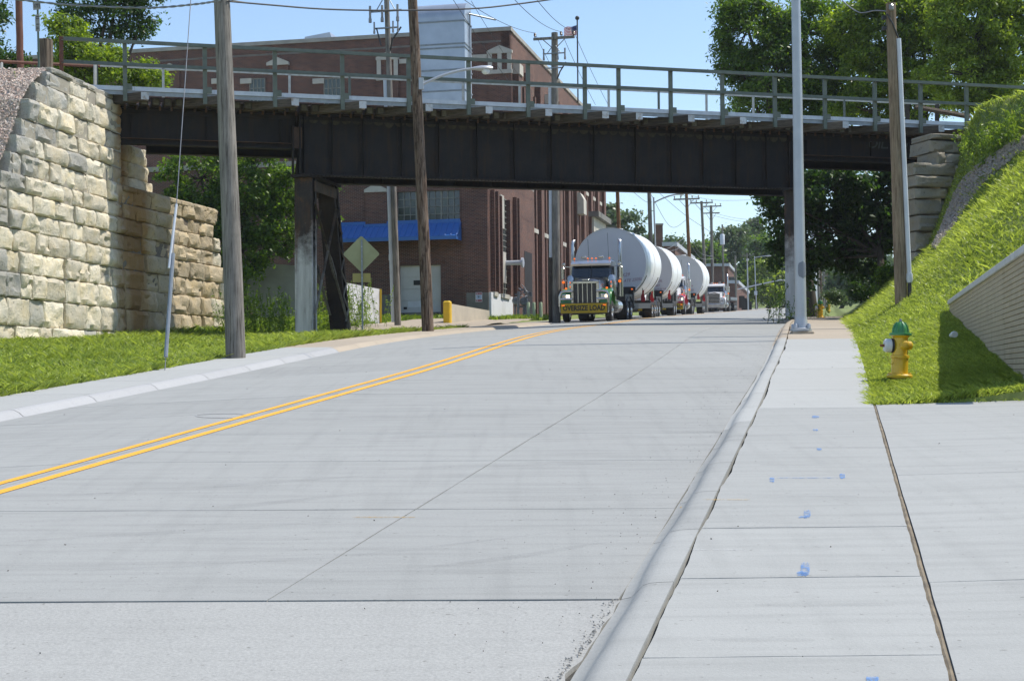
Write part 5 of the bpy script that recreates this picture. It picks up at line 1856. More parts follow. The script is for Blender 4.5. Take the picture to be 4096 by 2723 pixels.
        L(MB().prism([Vector((s * 0.68, 0.45, 0.92)), Vector((s * 1.2, 0.45, 0.92)), Vector((s * 1.2, 0.5, 1.15)), Vector((s * 1.02, 0.55, 1.42)), Vector((s * 0.68, 0.55, 1.5))], (0, 0, 0), (0, 0.1, 0)), 'fender_front', fender, fd)
        L(MB().bbox((s * 0.93, 0.40, 1.22), (0.42, 0.12, 0.20), 0.03), 'headlamp_housing', 'chrome', fd)
        L(MB().bbox((s * 1.03 if s > 0 else s * 0.83, 0.335, 1.22), (0.18, 0.02, 0.14), 0.008), 'headlamp', 'head_lamp' if lights else 'lamp_clear', fd)
        L(MB().lathe([(0.0, -0.06), (0.05, -0.05), (0.055, 0.03), (0.0, 0.05)], 8, axis='y', c=(s * 0.98, 0.70, 1.60)), 'turn_lamp', 'amber_lamp', fd)
        wheel(t, s * 1.03, 1.15, 0.30, 'front_wheel')
        for y in (6.1, 7.45):
            wheel(t, s * 0.98, y, 0.55, 'drive_wheel')
        # stack with heat shield and curved tip
        x = s * 1.18
        st = L(MB().tube([Vector((x, 3.9, 1.2)), Vector((x, 3.9, 2.75))], 0.145, 12), 'stack_shield', 'chrome', t, 40)
        L(MB().tube([Vector((x, 3.9, 2.7)), Vector((x, 3.9, 3.78)), Vector((x, 3.97, 3.92)), Vector((x - 0.05 * s, 4.12, 4.0))], 0.085, 10), 'stack_pipe', 'chrome', st, 40)
        # air cleaner and step tank
        L(MB().lathe([(0.0, -0.45), (0.16, -0.42), (0.19, -0.3), (0.19, 0.35), (0.12, 0.45), (0.0, 0.46)], 12, c=(s * 1.0, 2.2, 1.80)), 'air_cleaner', 'chrome', t, 40)
        for z in (1.6, 1.8, 2.0):
            L(MB().box((s * 1.0, 2.0, z - 0.1), (0.04, 0.03, 0.09)), 'side_marker', 'amber_lamp', t)
        L(MB().lathe([(0.0, -0.7), (0.32, -0.68), (0.33, 0.68), (0.0, 0.7)], 14, axis='y', c=(s * 0.95, 3.4, 0.72)), 'fuel_tank', 'chrome', t, 40)
        L(MB().box((s * 1.12, 2.75, 0.62), (0.30, 0.5, 0.05)).box((s * 1.12, 2.75, 0.95), (0.30, 0.5, 0.05)), 'step', 'chrome', t)
        # mirror
        mr = L(MB().bbox((s * 1.42, 2.35, 2.35), (0.17, 0.10, 0.62), 0.04), 'mirror', 'chrome', t)
        L(MB().tube([Vector((s * 1.0, 2.5, 2.66)), Vector((s * 1.42, 2.38, 2.68))], 0.02, 5).tube([Vector((s * 1.0, 2.5, 2.0)), Vector((s * 1.42, 2.38, 2.02))], 0.02, 5), 'mirror_arm', 'chrome', mr)
        L(MB().lathe([(0.0, -0.05), (0.08, -0.04), (0.09, 0.04), (0.0, 0.05)], 10, axis='y', c=(s * 1.36, 2.3, 2.78)), 'spot_mirror', 'chrome', mr)
        L(MB().lathe([(0.0, -0.05), (0.07, -0.04), (0.07, 0.04), (0.0, 0.05)], 8, axis='y', c=(s * 1.38, 2.3, 1.93)), 'marker_lamp', 'amber_lamp', mr)
        # rear mudguard over the drive wheels
        g_ = []
        for k in range(9):
            a = math.pi * (0.12 + 0.76 * k / 8)
            g_.append((6.77 - 1.32 * math.cos(a), 0.48 + 0.75 * math.sin(a)))
        rows_ = [[Vector((s * x, y, z)) for y, z in g_] for x in (0.70, 1.27)]
        L(MB().grid(rows_ if s > 0 else rows_[::-1]), 'mudguard', 'truck_steel' if body == 'truck_steel' else 'frame_black', t, 50)
    L(MB().box((0, 4.4, 0.78), (0.9, 7.4, 0.28)), 'chassis', 'frame_black', t)
    L(MB().box((0, 1.3, 0.6), (1.3, 1.6, 0.5)), 'engine_bay', 'frame_black', t)
    L(MB().tube([Vector((-0.15, 2.6, 3.0)), Vector((-0.2, 2.65, 4.0))], 0.012, 4), 'aerial', 'frame_black', cab)
    L(MB().tube([Vector((0.78, 2.9, 3.0)), Vector((0.72, 2.95, 4.3))], 0.012, 4), 'aerial', 'frame_black', cab)
    return t

def lowboy(label, pos, head, y0, tank_len, pitch=math.atan(0.0452)):
    t = thing('lowboy_trailer', label, 'trailer', pos, (pitch, 0, head), 'lowboy trailers under the tanks')
    L(MB().box((0, y0 - 2.0, 1.15), (2.4, 3.0, 0.35)), 'gooseneck', 'frame_black', t)
    L(MB().box((0, y0 - 0.45, 1.25), (2.5, 0.3, 0.95)), 'bulkhead', 'frame_black', t)
    L(MB().box((0.9, y0 - 0.61, 1.60), (0.9, 0.1, 0.22)), 'lamp_box', 'frame_black', t)
    L(MB().box((1.18, y0 - 0.67, 1.60), (0.09, 0.03, 0.06)), 'marker_lamp', 'amber_lamp', t)
    L(MB().box((0, y0 + tank_len / 2, 0.62), (0.9, tank_len + 0.6, 0.36)), 'deck_beam', 'frame_black', t)
    for s in (-1, 1):
        L(MB().box((s * 1.15, y0 + tank_len / 2, 0.72), (0.14, tank_len + 0.6, 0.30)), 'side_rail', 'frame_black', t)
    # arched cross members with round lightening holes at front
    for yy in (y0 - 0.1, y0 + tank_len):
        row = MB()
        for k in range(15):
            x = -1.2 + 2.4 * k / 14
            z = 0.80 + 0.10 * math.cos(x * 1.2)
            row.box((x, yy, z - 0.07), (0.05, 0.1, 0.12))
        row.box((0, yy, 0.92), (2.5, 0.12, 0.05)).box((0, yy, 0.66), (2.5, 0.12, 0.06))
        o = L(row, 'cradle_beam', 'frame_black', t)
    for s in (-1, 1):
        for y in (y0 + tank_len + 0.7, y0 + tank_len + 2.0):
            wheel(t, s * 0.98, y, 0.55, 'wheel')
    L(MB().box((0, y0 + tank_len + 1.4, 0.9), (2.4, 2.9, 0.25)), 'rear_deck', 'frame_black', t)
    return t

def tank(label, pos, head, y0, length, r=1.9, zc=2.96, texts=(), pitch=math.atan(0.0452)):
    t = thing('storage_tank', label, 'tank', pos, (pitch, 0, head), 'white tanks carried on the trailers')
    L(MB().lathe([(r - 0.03, y0 + 0.02), (r, y0), (r, y0 + length), (r - 0.03, y0 + length)], 64, axis='y', c=(0, 0, zc), closed=True), 'shell', 'tank_white', t, 40)
    L(MB().lathe([(r - 0.02, y0 + 0.03), (r - 0.02, y0 + 0.05)], 64, axis='y', c=(0, 0, zc)), 'end_plate', 'tank_end_shade', t)
    L(MB().lathe([(r - 0.02, y0 + length - 0.05), (r - 0.02, y0 + length - 0.03)], 64, axis='y', c=(0, 0, zc)), 'end_plate', 'tank_end_shade', t)
    for y in (0.32, 0.75, length * 0.55):
        L(MB().lathe([(r - 0.01, y0 + y - 0.015), (r + 0.012, y0 + y - 0.012), (r + 0.012, y0 + y + 0.012), (r - 0.01, y0 + y + 0.015)], 64, axis='y', c=(0, 0, zc), closed=True), 'weld_seam', 'tank_seam', t, 40)
    for y in (0.55, length * 0.85):
        a0, a1 = math.radians(-62), math.radians(-20)
        L(MB().tube([Vector((math.cos(a) * (r + 0.015), y0 + y + 0.25 * (k / 6), zc + math.sin(a) * (r + 0.015))) for k, a in enumerate([a0 + (a1 - a0) * k / 6 for k in range(7)])], 0.03, 5), 'strap', 'strap', t)
    a = math.radians(52)
    L(MB().box((math.cos(a) * (r + 0.06), y0 + 0.35, zc + math.sin(a) * (r + 0.06)), (0.05, 0.3, 0.18), Matrix.Rotation(-0.6, 3, 'Y')), 'lifting_lug', 'tank_white', t)
    L(MB().lathe([(0.0, 0), (0.22, 0), (0.22, 0.12), (0.0, 0.14)], 12, c=(0, y0 + length * 0.5, zc + r - 0.01)), 'manway', 'tank_white', t)
    # wedge cradle plates at the foot
    L(MB().box((1.05, y0 + 0.15, zc - r + 0.42), (0.75, 0.06, 0.05), Matrix.Rotation(-0.6, 3, 'Y')), 'foot_plate', 'tank_white', t)
    for (s, x, z, sz) in texts:
        text_part('writing', s, sz, 'marker_ink', t, basis(Vector((0.995, 0, 0.1)), ZUP, -YV, Vector((x, y0 + 0.022, zc + z))), extrude=0.002, shear=0.3)
    return t

def flag_thing(label, p, h=0.55):
    t = thing('warning_flag', label, 'flag', p, group='red flags tied to the loads')
    L(MB().grid([[Vector((0.02 + (0.05 + 0.07 * j / 4) * (i - 1) + 0.03 * math.sin(j * 2 + i), 0.03 * math.sin(i * 2 + j), -h * j / 4)) for i in range(3)] for j in range(5)]), 'cloth', 'flag_cloth', t, 60)
    L(MB().tube([Vector((0, 0.02, 0.1)), Vector((0, 0.02, -0.1))], 0.02, 5), 'cord', 'strap', t)
    return t

def truck_pos(px, py, Y):
    p = P(px, py, Y)
    xo = p.x - TA * Y
    return Vector((p.x, Y, zroad(xo, Y) + 0.005))
HD = -RA
def along(p, d):
    q = p + DV * d
    q.z = p.z + 0.0452 * d * math.cos(RA)
    return q
t1p = truck_pos(2338, 1284, 70.6)
HD1 = HD + math.radians(2.0)
semi('semi_truck', 'dark steel semi truck with green fenders and yellow OVERSIZE LOAD banner', t1p, HD, 'truck_steel', 'truck_green')
lowboy('black lowboy trailer carrying the nearest white tank', t1p, HD, 9.0, 7.1)
tank('nearest and largest looking white cylindrical tank behind the green fendered truck', t1p, HD, 8.8, 7.1, texts=(('12X29', 0.65, -0.62, 0.26), ('NICHOLATE 2505L', 0.75, -0.92, 0.22), ('UP', 0.25, -1.2, 0.22)))
p2 = truck_pos(2500, 1268, 90.5)
semi('semi_truck', 'black and chrome semi truck mostly hidden behind the nearest tank', p2, HD, 'truck_steel', 'truck_white', banner=True)
lowboy('black lowboy trailer carrying the middle tank', p2, HD, 9.6, 6.6)
tank('middle one of the three white tanks with red writing on its end', p2, HD, 9.5, 6.6, texts=(('2505L', 0.95, -0.62, 0.24), ('DRY', 0.85, -0.92, 0.22), ('EAN22514', 0.95, -1.18, 0.22)))
p3 = truck_pos(2675, 1255, 114.5)
semi('semi_truck', 'red and white semi truck with lit headlamp between the second and third tank', p3, HD, 'truck_white', 'truck_red')
lowboy('black lowboy trailer carrying the farthest tank', p3, HD, 9.2, 6.4)
tank('farthest of the three white tanks behind the red and white truck', p3, HD, 9.1, 6.4, texts=(('12X29', 0.7, -0.7, 0.24), ('2505L', 0.9, -1.0, 0.22)))
p4 = truck_pos(2856, 1247, 158)
semi('semi_truck', 'white semi truck with chrome bumper last in the convoy', p4, HD, 'truck_white', 'truck_white', banner=False, style='bars', lights=False)
# its flat dark trailer
t = thing('flatbed_trailer', 'low dark flatbed trailer behind the white semi truck', 'trailer', p4, (math.atan(0.0452), 0, HD))
L(MB().box((0, 12.5, 1.25), (2.5, 12, 0.22)), 'deck', 'frame_black', t)
for k in range(9):
    L(MB().box((1.3, 7.2 + k * 1.3, 1.42), (0.08, 0.9, 0.3)), 'side_cover', 'galv_dark', t)
for s in (-1, 1):
    for y in (14.6, 15.9, 17.2):
        wheel(t, s * 0.98, y, 0.55, 'wheel')
for (px, py, d, lb) in ((2570, 1160, 79.6, 'long red warning flag hanging at the foot of the nearest tank'), (2606, 1165, 86.5, 'red warning flag at the rear corner of the nearest trailer'),
                        (2676, 1160, 101.5, 'red warning flag on the strap of the middle tank'), (2745, 1180, 113.6, 'red triangular warning flag beside the red and white truck'),
                        (2792, 1168, 124.3, 'small red warning flag at the foot of the farthest tank'), (2815, 1178, 136, 'red warning flag behind the farthest tank next to the white truck')):
    flag_thing(lb, P(px, py, d), 0.62)

# ------------------------------------------------------------------ far vehicles
mat('car_white', (0.75, 0.75, 0.76), (0.70, 0.70, 0.71), 2, 0.3, coat=0.5)
mat('car_dark', (0.06, 0.07, 0.09), (0.05, 0.055, 0.07), 2, 0.3, coat=0.5)
def pickup(label, px, Y, m, truck=True):
    p = P(px, 1235, Y)
    p.z = zroad(p.x - TA * Y, Y) + 0.01
    t = thing('pickup_truck' if truck else 'car', label, 'pickup' if truck else 'car', p, (math.atan(0.0452), 0, HD), 'vehicles far down the street')
    w = 0.98
    prof = [(0, 0.5), (0, 0.98), (0.1, 1.08), (1.25, 1.18), (1.85, 1.78), (3.3, 1.85), (3.6, 1.25 if truck else 1.6), (5.4, 1.25 if truck else 1.1), (5.45, 0.5)]
    L(MB().prism([Vector((-w, y, z)) for y, z in prof], (0, 0, 0), (2 * w, 0, 0)), 'body', m, t)
    L(MB().prism([Vector((-0.82, 1.27, 1.22)), Vector((0.82, 1.27, 1.22)), Vector((0.76, 1.80, 1.74)), Vector((-0.76, 1.80, 1.74))], (0, -0.03, 0.02), (0, 0.01, 0)), 'windscreen', 'windscreen', t)
    L(MB().box((0, -0.01, 0.85), (1.2, 0.04, 0.28)), 'grille', 'grille_dark', t)
    L(MB().box((0, -0.06, 0.55), (1.95, 0.14, 0.22)), 'bumper', 'chrome', t)
    for s in (-1, 1):
        L(MB().box((s * 0.8, -0.015, 0.9), (0.3, 0.04, 0.2)), 'headlamp', 'lamp_clear', t)
        L(MB().prism([Vector((s * w, 1.45, 1.22)), Vector((s * w, 3.3, 1.25)), Vector((s * w, 3.2, 1.75)), Vector((s * w, 1.92, 1.72))], (-0.01 * s, 0, 0), (0.012 * s, 0, 0)), 'side_window', 'windscreen', t)
        for y in (0.95, 4.4):
            o = put('wheel', wheel_meshes(0.30)[0], t, (s * 0.86, y, 0.38)); o.scale = (0.8, 0.76, 0.76)
        L(MB().bbox((s * 1.12, 1.75, 1.3), (0.2, 0.1, 0.2), 0.03), 'mirror', m, t)
    return t
pickup('white pickup truck far down the street left of the bridge column', 3085, 283, 'car_white')
pickup('pale car just behind the far white pickup', 3112, 270, 'car_dark', False)
# ------------------------------------------------------------------ poles, lamps, signs, hydrants
mat_wood('pole_grey', (0.21, 0.195, 0.17), (0.30, 0.28, 0.25), (0.075, 0.065, 0.055))
mat_wood('pole_brown', (0.135, 0.09, 0.062), (0.25, 0.20, 0.155), (0.03, 0.018, 0.012), patch=0.8)
mat_wood('pole_rust', (0.20, 0.10, 0.045), (0.27, 0.16, 0.08), (0.07, 0.035, 0.02), patch=0.6)
mat_wood('pole_tan', (0.24, 0.18, 0.12), (0.34, 0.27, 0.19), (0.09, 0.06, 0.04))
mat('lamp_grey', (0.46, 0.48, 0.51), (0.40, 0.42, 0.45), 2, 0.4, metal=0.3)
mat('conduit_white', (0.62, 0.65, 0.69), (0.55, 0.57, 0.61), 2, 0.5)
mat('insulator', (0.30, 0.29, 0.28), (0.20, 0.19, 0.19), 8, 0.25)
mat('porcelain_brown', (0.07, 0.035, 0.025), (0.10, 0.05, 0.035), 8, 0.2)
mat('wire_dark', (0.03, 0.03, 0.032), (0.05, 0.05, 0.05), 8, 0.6)
mat('wire_grey', (0.22, 0.22, 0.23), (0.30, 0.30, 0.31), 8, 0.5, metal=0.4)
mat('paint_patch', (0.20, 0.22, 0.25), (0.17, 0.19, 0.22), 3, 0.6)
mat('lamp_lens', (0.75, 0.78, 0.8), (0.65, 0.68, 0.7), 4, 0.1)

def pole(name, label, pb, pt, d, r0, r1, m, group='utility poles', dt=None, cat='utility pole', n=12):
    b = P(pb[0], pb[1], d)
    tp = P(pt[0], pt[1], dt or d)
    t = thing(name, label, cat, b, group=group)
    mb = MB()
    k = 7
    mb.tube([b.lerp(tp, i / k) + Vector((0.012 * vnoise(i, 3 + d), 0, 0)) - (ZUP * 0.3 if i == 0 else ZUP * 0) for i in range(k + 1)], r0, n, r2=r1)
    mb.build('shaft', m, t, smooth=50)
    return t, b, tp
def on(b, tp, py, px_off=0.0):
    """point on a pole's axis at picture height py"""
    d = b.y
    zt_ = CAMZ + ray((b.x / d) * FPX + HX, py)[1] * d
    f = (zt_ - b.z) / (tp.z - b.z)
    return b.lerp(tp, f)
def crossarm(t, c, half, ang=0.0, h=0.11, m='pole_grey', ins=(), im='insulator', brace=0.7, dirv=None):
    dv = (dirv or RV).copy()
    a = MB().box(c - DV * 0.16, (half * 2, 0.10, h), Matrix(((dv.x, DV.x, 0), (dv.y, DV.y, 0), (0, 0, 1)))).build('crossarm', m, t)
    for s in (-1, 1):
        if brace: MB().tube([c - DV * 0.2 + dv * s * half * 0.6, c - DV * 0.1 - ZUP * brace], 0.022, 5).build('arm_brace', m, a)
    for x in ins:
        q = c - DV * 0.16 + dv * x
        MB().lathe([(0.025, 0.0), (0.03, 0.06), (0.075, 0.10), (0.05, 0.14), (0.075, 0.18), (0.04, 0.24), (0.0, 0.26)], 8, c=q + ZUP * (h / 2)).build('insulator', im, a, smooth=50)
    return a
def cutout(t, q, s=1.0):
    MB().tube([q + ZUP * 0.2 * s, q - ZUP * 0.28 * s], 0.05 * s, 7).tube([q - ZUP * 0.30 * s + RV * 0.0, q - ZUP * 0.46 * s], 0.07 * s, 6).build('cutout', 'insulator', t, smooth=50)
def cobra(t, a, b, head_len=0.75, r=0.045):
    mid = a.lerp(b, 0.55) + ZUP * (b.z - a.z) * 0.32
    pts = []
    for k in range(11):
        f = k / 10
        pts.append(a * (1 - f) ** 2 + mid * 2 * f * (1 - f) + b * f ** 2)
    arm = MB().tube(pts, r, 8).build('lamp_arm', 'lamp_grey', t, smooth=50)
    d = (pts[-1] - pts[-2]).normalized(); d.z *= 0.4; d.normalize()
    side = d.cross(ZUP).normalized()
    secs = []
    for f, w, h in ((-0.1, 0.05, 0.05), (0.15, 0.10, 0.09), (0.45, 0.16, 0.12), (0.85, 0.16, 0.12), (1.0, 0.09, 0.08)):
        c = b + d * f * head_len
        secs.append([c + side * w * math.cos(q) + ZUP * h * (0.75 if math.sin(q) > 0 else 0.55) * math.sin(q) for q in [2 * math.pi * k / 10 for k in range(11)]])
    hd = MB().grid(secs); hd.add(secs[-1][:-1], [tuple(range(10))])
    h = hd.build('lamp_head', 'lamp_grey', t, smooth=50)
    MB().lathe([(0.13, 0.0), (0.12, -0.07), (0.07, -0.12), (0.0, -0.13)], 10, c=b + d * 0.66 * head_len - ZUP * 0.05).build('lens', 'lamp_lens', h, smooth=50)
    return arm

# 1 grey wooden pole at the left kerb
t, b1p, t1p_ = pole('utility_pole', 'weathered grey wooden utility pole in front of the left bridge span', (945, 1424), (862, -620), 27.4, 0.185, 0.13, 'pole_grey')
top1 = on(b1p, t1p_, 8)
# 2 brown pole with street lamp
t, b2p, t2p = pole('utility_pole', 'dark brown patchy wooden pole carrying a street lamp near the dock', (1712, 1318), (1638, -260), 45, 0.18, 0.135, 'pole_brown')
a = on(b2p, t2p, 338); e = P(1880, 268, 45) + DV * 0.3
MB().box(a + RV * 0.16 - DV * 0.05, (0.14, 0.14, 0.35)).build('lamp_bracket', 'lamp_grey', t)
cobra(t, a + RV * 0.2, e, 0.62, 0.04)
# 3 grey pole with white conduit and cutouts
t, b3p, t3p = pole('utility_pole', 'slim grey utility pole with pale conduit and cutouts before the factory', (1592, 1286), (1542, -120), 60, 0.135, 0.10, 'pole_grey')
for (y0, y1, r) in ((1288, 300, 0.085),):
    q0, q1 = on(b3p, t3p, y0) - RV * 0.19, on(b3p, t3p, y1) - RV * 0.17
    MB().tube([q0, q1], r, 8).build('conduit', 'conduit_white', t, smooth=40)
    for f in (0.25, 0.6): MB().tube([q0.lerp(q1, f), q0.lerp(q1, f) + ZUP * 0.25], r * 1.25, 8).build('conduit_joint', 'conduit_white', t)
c = on(b3p, t3p, 48)
a_ = crossarm(t, c, 0.66, brace=-0.7, m='galv_dark', h=0.06)
for x in (-0.62, -0.12, 0.52): cutout(a_, c + RV * x - DV * 0.28)
c = on(b3p, t3p, 116)
a_ = crossarm(t, c, 0.5, brace=0, m='galv_dark', h=0.05)
for x in (-0.48, 0.3, 0.5): cutout(a_, c + RV * x - DV * 0.25 + ZUP * 0.1, 0.7)
MB().tube([c + RV * 0.62 - DV * 0.2, c + RV * 0.25 - DV * 0.2 - ZUP * 0.5, c + RV * 0.1 - ZUP * 0.9], 0.035, 6).build('riser_cable', 'wire_dark', t)
MB().tube([c - RV * 0.40 - DV * 0.2, c - RV * 0.22 - DV * 0.2 - ZUP * 0.7], 0.03, 6).build('riser_cable', 'wire_dark', t)
# 4 pole beside the lead truck
t, b4p, t4p = pole('utility_pole', 'grey wooden pole with crossarm directly left of the lead truck', (2226, 1284), (2218, 132), 74.0, 0.21, 0.16, 'pole_grey')
MB().tube([on(b4p, t4p, 1290) - RV * 0.27, on(b4p, t4p, 330) - RV * 0.24], 0.09, 8).build('conduit', 'conduit_white', t, smooth=40)
MB().tube([on(b4p, t4p, 1290) - RV * 0.27 - DV * 0.02, on(b4p, t4p, 1030) - RV * 0.265 - DV * 0.02], 0.115, 8).build('conduit_base', 'tie_dark', t, smooth=40)
c4 = on(b4p, t4p, 156)
crossarm(t, c4, 1.03, ins=(-0.95, 0.36, 0.98), im='porcelain_brown', h=0.12, brace=0.55)
c = on(b4p, t4p, 217)
a_ = crossarm(t, c, 0.56, brace=-0.5, m='galv_dark', h=0.045)
for x in (-0.5, 0.2, 0.56): cutout(a_, c + RV * x - DV * 0.25 + ZUP * 0.05, 0.85)
c = on(b4p, t4p, 275)
crossarm(t, c, 0.45, brace=0, m='galv_dark', h=0.045)
MB().tube([c + RV * 0.6 + ZUP * 0.25 - DV * 0.2, c + RV * 0.3 - DV * 0.2 - ZUP * 0.2, c + RV * 0.05 - ZUP * 0.7], 0.035, 6).build('riser_cable', 'wire_dark', t)
# far poles
FARP = [
    ('rusty brown bare pole rising behind the nearest tank', (2488, 1240), (2462, 560), 112, 0.16, 0.13, 'pole_rust', None),
    ('grey pole with lamp bracket behind the middle tank', (2612, 1236), (2590, 560), 122, 0.19, 0.15, 'pole_grey', None),
    ('brown pole with crossarm above the farthest tank', (2766, 1236), (2742, 690), 132, 0.17, 0.13, 'pole_rust', 797),
    ('grey pole with crossarm behind the farthest tank, left of a pair', (2826, 1236), (2806, 805), 150, 0.17, 0.13, 'pole_grey', 812),
    ('grey pole with double crossarm left of the white truck, right of a pair', (2852, 1236), (2844, 822), 165, 0.18, 0.15, 'pole_grey', 826),
    ('slim grey pole carrying a transformer above the white truck', (2896, 1236), (2889, 898), 172, 0.13, 0.10, 'pole_grey', None),
    ('short grey pole right of the white truck', (2946, 1244), (2941, 1022), 190, 0.13, 0.11, 'pole_grey', None),
    ('thin far pole with crossarms among the roadside trees', (2996, 1240), (2987, 1012), 260, 0.16, 0.13, 'pole_grey', 1022),
]
FT = {}
for (lb, pb, pt, d, r0, r1, m, ca) in FARP:
    t, b_, tp = pole('utility_pole', lb, pb, pt, d, r0, r1, m)
    FT[lb[:12]] = (b_, tp)
    if ca:
        crossarm(t, on(b_, tp, ca), 1.15, ins=(-1.05, -0.5, 0.5, 1.05), h=0.13, brace=0.8)
        if 'double' in lb: crossarm(t, on(b_, tp, 853), 0.95, h=0.12, brace=0.9)
    if 'transformer' in lb:
        q = on(b_, tp, 955)
        MB().lathe([(0.0, -0.75), (0.27, -0.7), (0.27, 0.4), (0.2, 0.5), (0.0, 0.52)], 12, c=q - DV * 0.4).build('transformer', 'conduit_white', t, smooth=40)
    if 'lamp bracket' in lb:
        q = on(b_, tp, 800) + RV * 0.25
        MB().tube([on(b_, tp, 1010) + RV * 0.35, on(b_, tp, 790) + RV * 0.35], 0.07, 8).build('lamp_post', 'lamp_grey', t, smooth=40)
        cobra(t, on(b_, tp, 812) + RV * 0.35, P(2700, 779, 121), 0.85, 0.06)
# far street lamps
for k, (pb, pt, d, lb, dirn) in enumerate((((2993, 1246), (2989, 1056), 180, 'grey street lamp beside the far brick building', 1), ((3026, 1246), (3018, 1030), 205, 'second far street lamp with a small plate on its post', 1))):
    t, b_, tp = pole('street_lamp', lb, pb, pt, d, 0.09, 0.06, 'lamp_grey', group='far street lamps', cat='street lamp')
    if k == 0: cobra(t, tp - ZUP * 0.02, tp - DV * 1.6 + RV * 0.1 + ZUP * 0.35, 0.85, 0.05)
    else:
        cobra(t, tp - ZUP * 0.02, tp + RV * 1.4 + ZUP * 0.15, 0.9, 0.05)
        MB().box(on(b_, tp, 1172) - DV * 0.12, (0.42, 0.03, 0.55)).build('plate', 'conduit_white', t)
# poles seen through the gap right of the bridge column
for k, (px, d, r, m, lb) in enumerate(((3257, 120, 0.28, 'conduit_white', 'thick pale post first in the row beyond the bridge'), (3275, 150, 0.17, 'pole_grey', 'grey pole second in the row beyond the bridge'), (3284, 170, 0.20, 'pole_brown', 'dark brown pole in the row beyond the bridge'),
                                       (3296, 190, 0.13, 'pole_grey', 'thin grey pole right of the dark one beyond the bridge'), (3303, 210, 0.13, 'pole_grey', 'far thin pole in the row beyond the bridge'), (3311, 240, 0.14, 'pole_tan', 'farthest pole in the row beyond the bridge'))):
    p = P(px, 1225, d)
    zb_ = zr(d) + 0.1
    t = thing('utility_pole', lb, 'utility pole', Vector((p.x, p.y, zb_)), group='poles beyond the bridge on the right')
    MB().tube([Vector((p.x, p.y, zb_)), Vector((p.x - 0.1, p.y, zb_ + 9.5))], r, 8, r2=r * 0.75).build('shaft', m, t, smooth=50)

# big light pole at the right kerb
t, bl, tl = pole('light_pole', 'tall grey metal light pole at the right kerb with a darker painted patch', (3204, 1330), (3170, -900), 32.3, 0.125, 0.075, 'lamp_grey', group=None, cat='light pole', n=20)
zb_ = bl.z
hb = Vector((bl.x, bl.y, zb_))
MB().bbox(hb + Vector((0.02, 0, -0.03)), (0.46, 0.42, 0.11), 0.02).build('concrete_footing', 'tan_walk', t)
MB().lathe([(0.0, 0.0), (0.235, 0.0), (0.235, 0.05), (0.17, 0.07), (0.14, 0.22), (0.135, 0.30)], 20, c=hb + ZUP * 0.03).build('base_flange', 'lamp_grey', t, smooth=40)
for q in range(4):
    a = math.pi / 4 + q * math.pi / 2
    MB().lathe([(0.0, 0.0), (0.045, 0.0), (0.045, 0.08), (0.03, 0.11), (0.0, 0.11)], 8, c=hb + Vector((math.cos(a) * 0.2, math.sin(a) * 0.2, 0.08))).build('anchor_cap', 'lamp_grey', t, smooth=40)
# painted-over patch: a thin curved shell on the pole
c0, c1 = on(bl, tl, 1115), on(bl, tl, 1045)
rws = []
for i in range(9):
    f = i / 8
    c = c0.lerp(c1, f)
    half = 0.95 * math.sqrt(max(0.0, 1 - (2 * f - 1) ** 4))
    rws.append([c + Vector((math.sin(q) * 0.1255, -math.cos(q) * 0.1255, 0)) for q in [0.35 + half * (k / 6 - 0.5) * 1.9 for k in range(7)]])
MB().grid(rws).build('paint_patch', 'paint_patch', t, smooth=60)
# wooden pole with riser on the right bank
t, bw, tw_ = pole('utility_pole', 'wooden pole with pale riser pipe standing on the right grass bank', (3606, 1205), (3563, 14), 36, 0.150, 0.115, 'pole_tan', n=14)
q0, q1 = on(bw, tw_, 1115) + RV * 0.20 - DV * 0.05, on(bw, tw_, 158) + RV * 0.15 - DV * 0.04
MB().tube([q0, q1], 0.058, 10).build('riser_pipe', 'conduit_white', t, smooth=40)
MB().tube([q0 + ZUP * 0.12, q0 - ZUP * 0.02, q0 - ZUP * 0.10], [0.075, 0.085, 0.06], 10).build('pipe_collar', 'conduit_white', t, smooth=40)
MB().tube([q0 - ZUP * 0.05, q0 - ZUP * 0.52], 0.05, 8).build('pipe_foot', 'black_metal', t, smooth=40)
MB().tube([q1, on(bw, tw_, 100) + RV * 0.02 - DV * 0.15, on(bw, tw_, 62) - RV * 0.10 - DV * 0.14], 0.02, 6).build('riser_cable', 'wire_dark', t)
MB().lathe([(0.03, 0), (0.06, 0.03), (0.06, 0.12), (0.03, 0.16)], 8, c=on(bw, tw_, 50) - DV * 0.17).build('insulator', 'insulator', t)
for py in (70, 112): MB().box(on(bw, tw_, py) - RV * 0.17, (0.10, 0.12, 0.08)).build('bracket', 'black_metal', t)

# guy wire with pale guard at the left kerb
gb = P(659, 1476, 24.3); gb.z = zlw(0, 24.3) - 0.02
gt = P(766, -40, 26.2)
t = thing('guy_wire', 'thin steel guy wire with a pale guard tube leaning beside the left sidewalk', 'guy wire', gb)
MB().tube([gb, gt], 0.008, 5).build('wire', 'wire_grey', t)
gl = gt - gb
f_ = lambda py: (CAMZ + ray(690, py)[1] * 24.9 - gb.z) / gl.z
MB().tube([gb + gl * 0.035, gb + gl * f_(1015)], 0.034, 8).build('guard_tube', 'galv_dark', t, smooth=40)
MB().tube([gb + gl * f_(1075) + Vector((-0.045, -0.02, 0)), gb + gl * f_(812)], 0.022, 8).build('upper_guard', 'conduit_white', t, smooth=40)

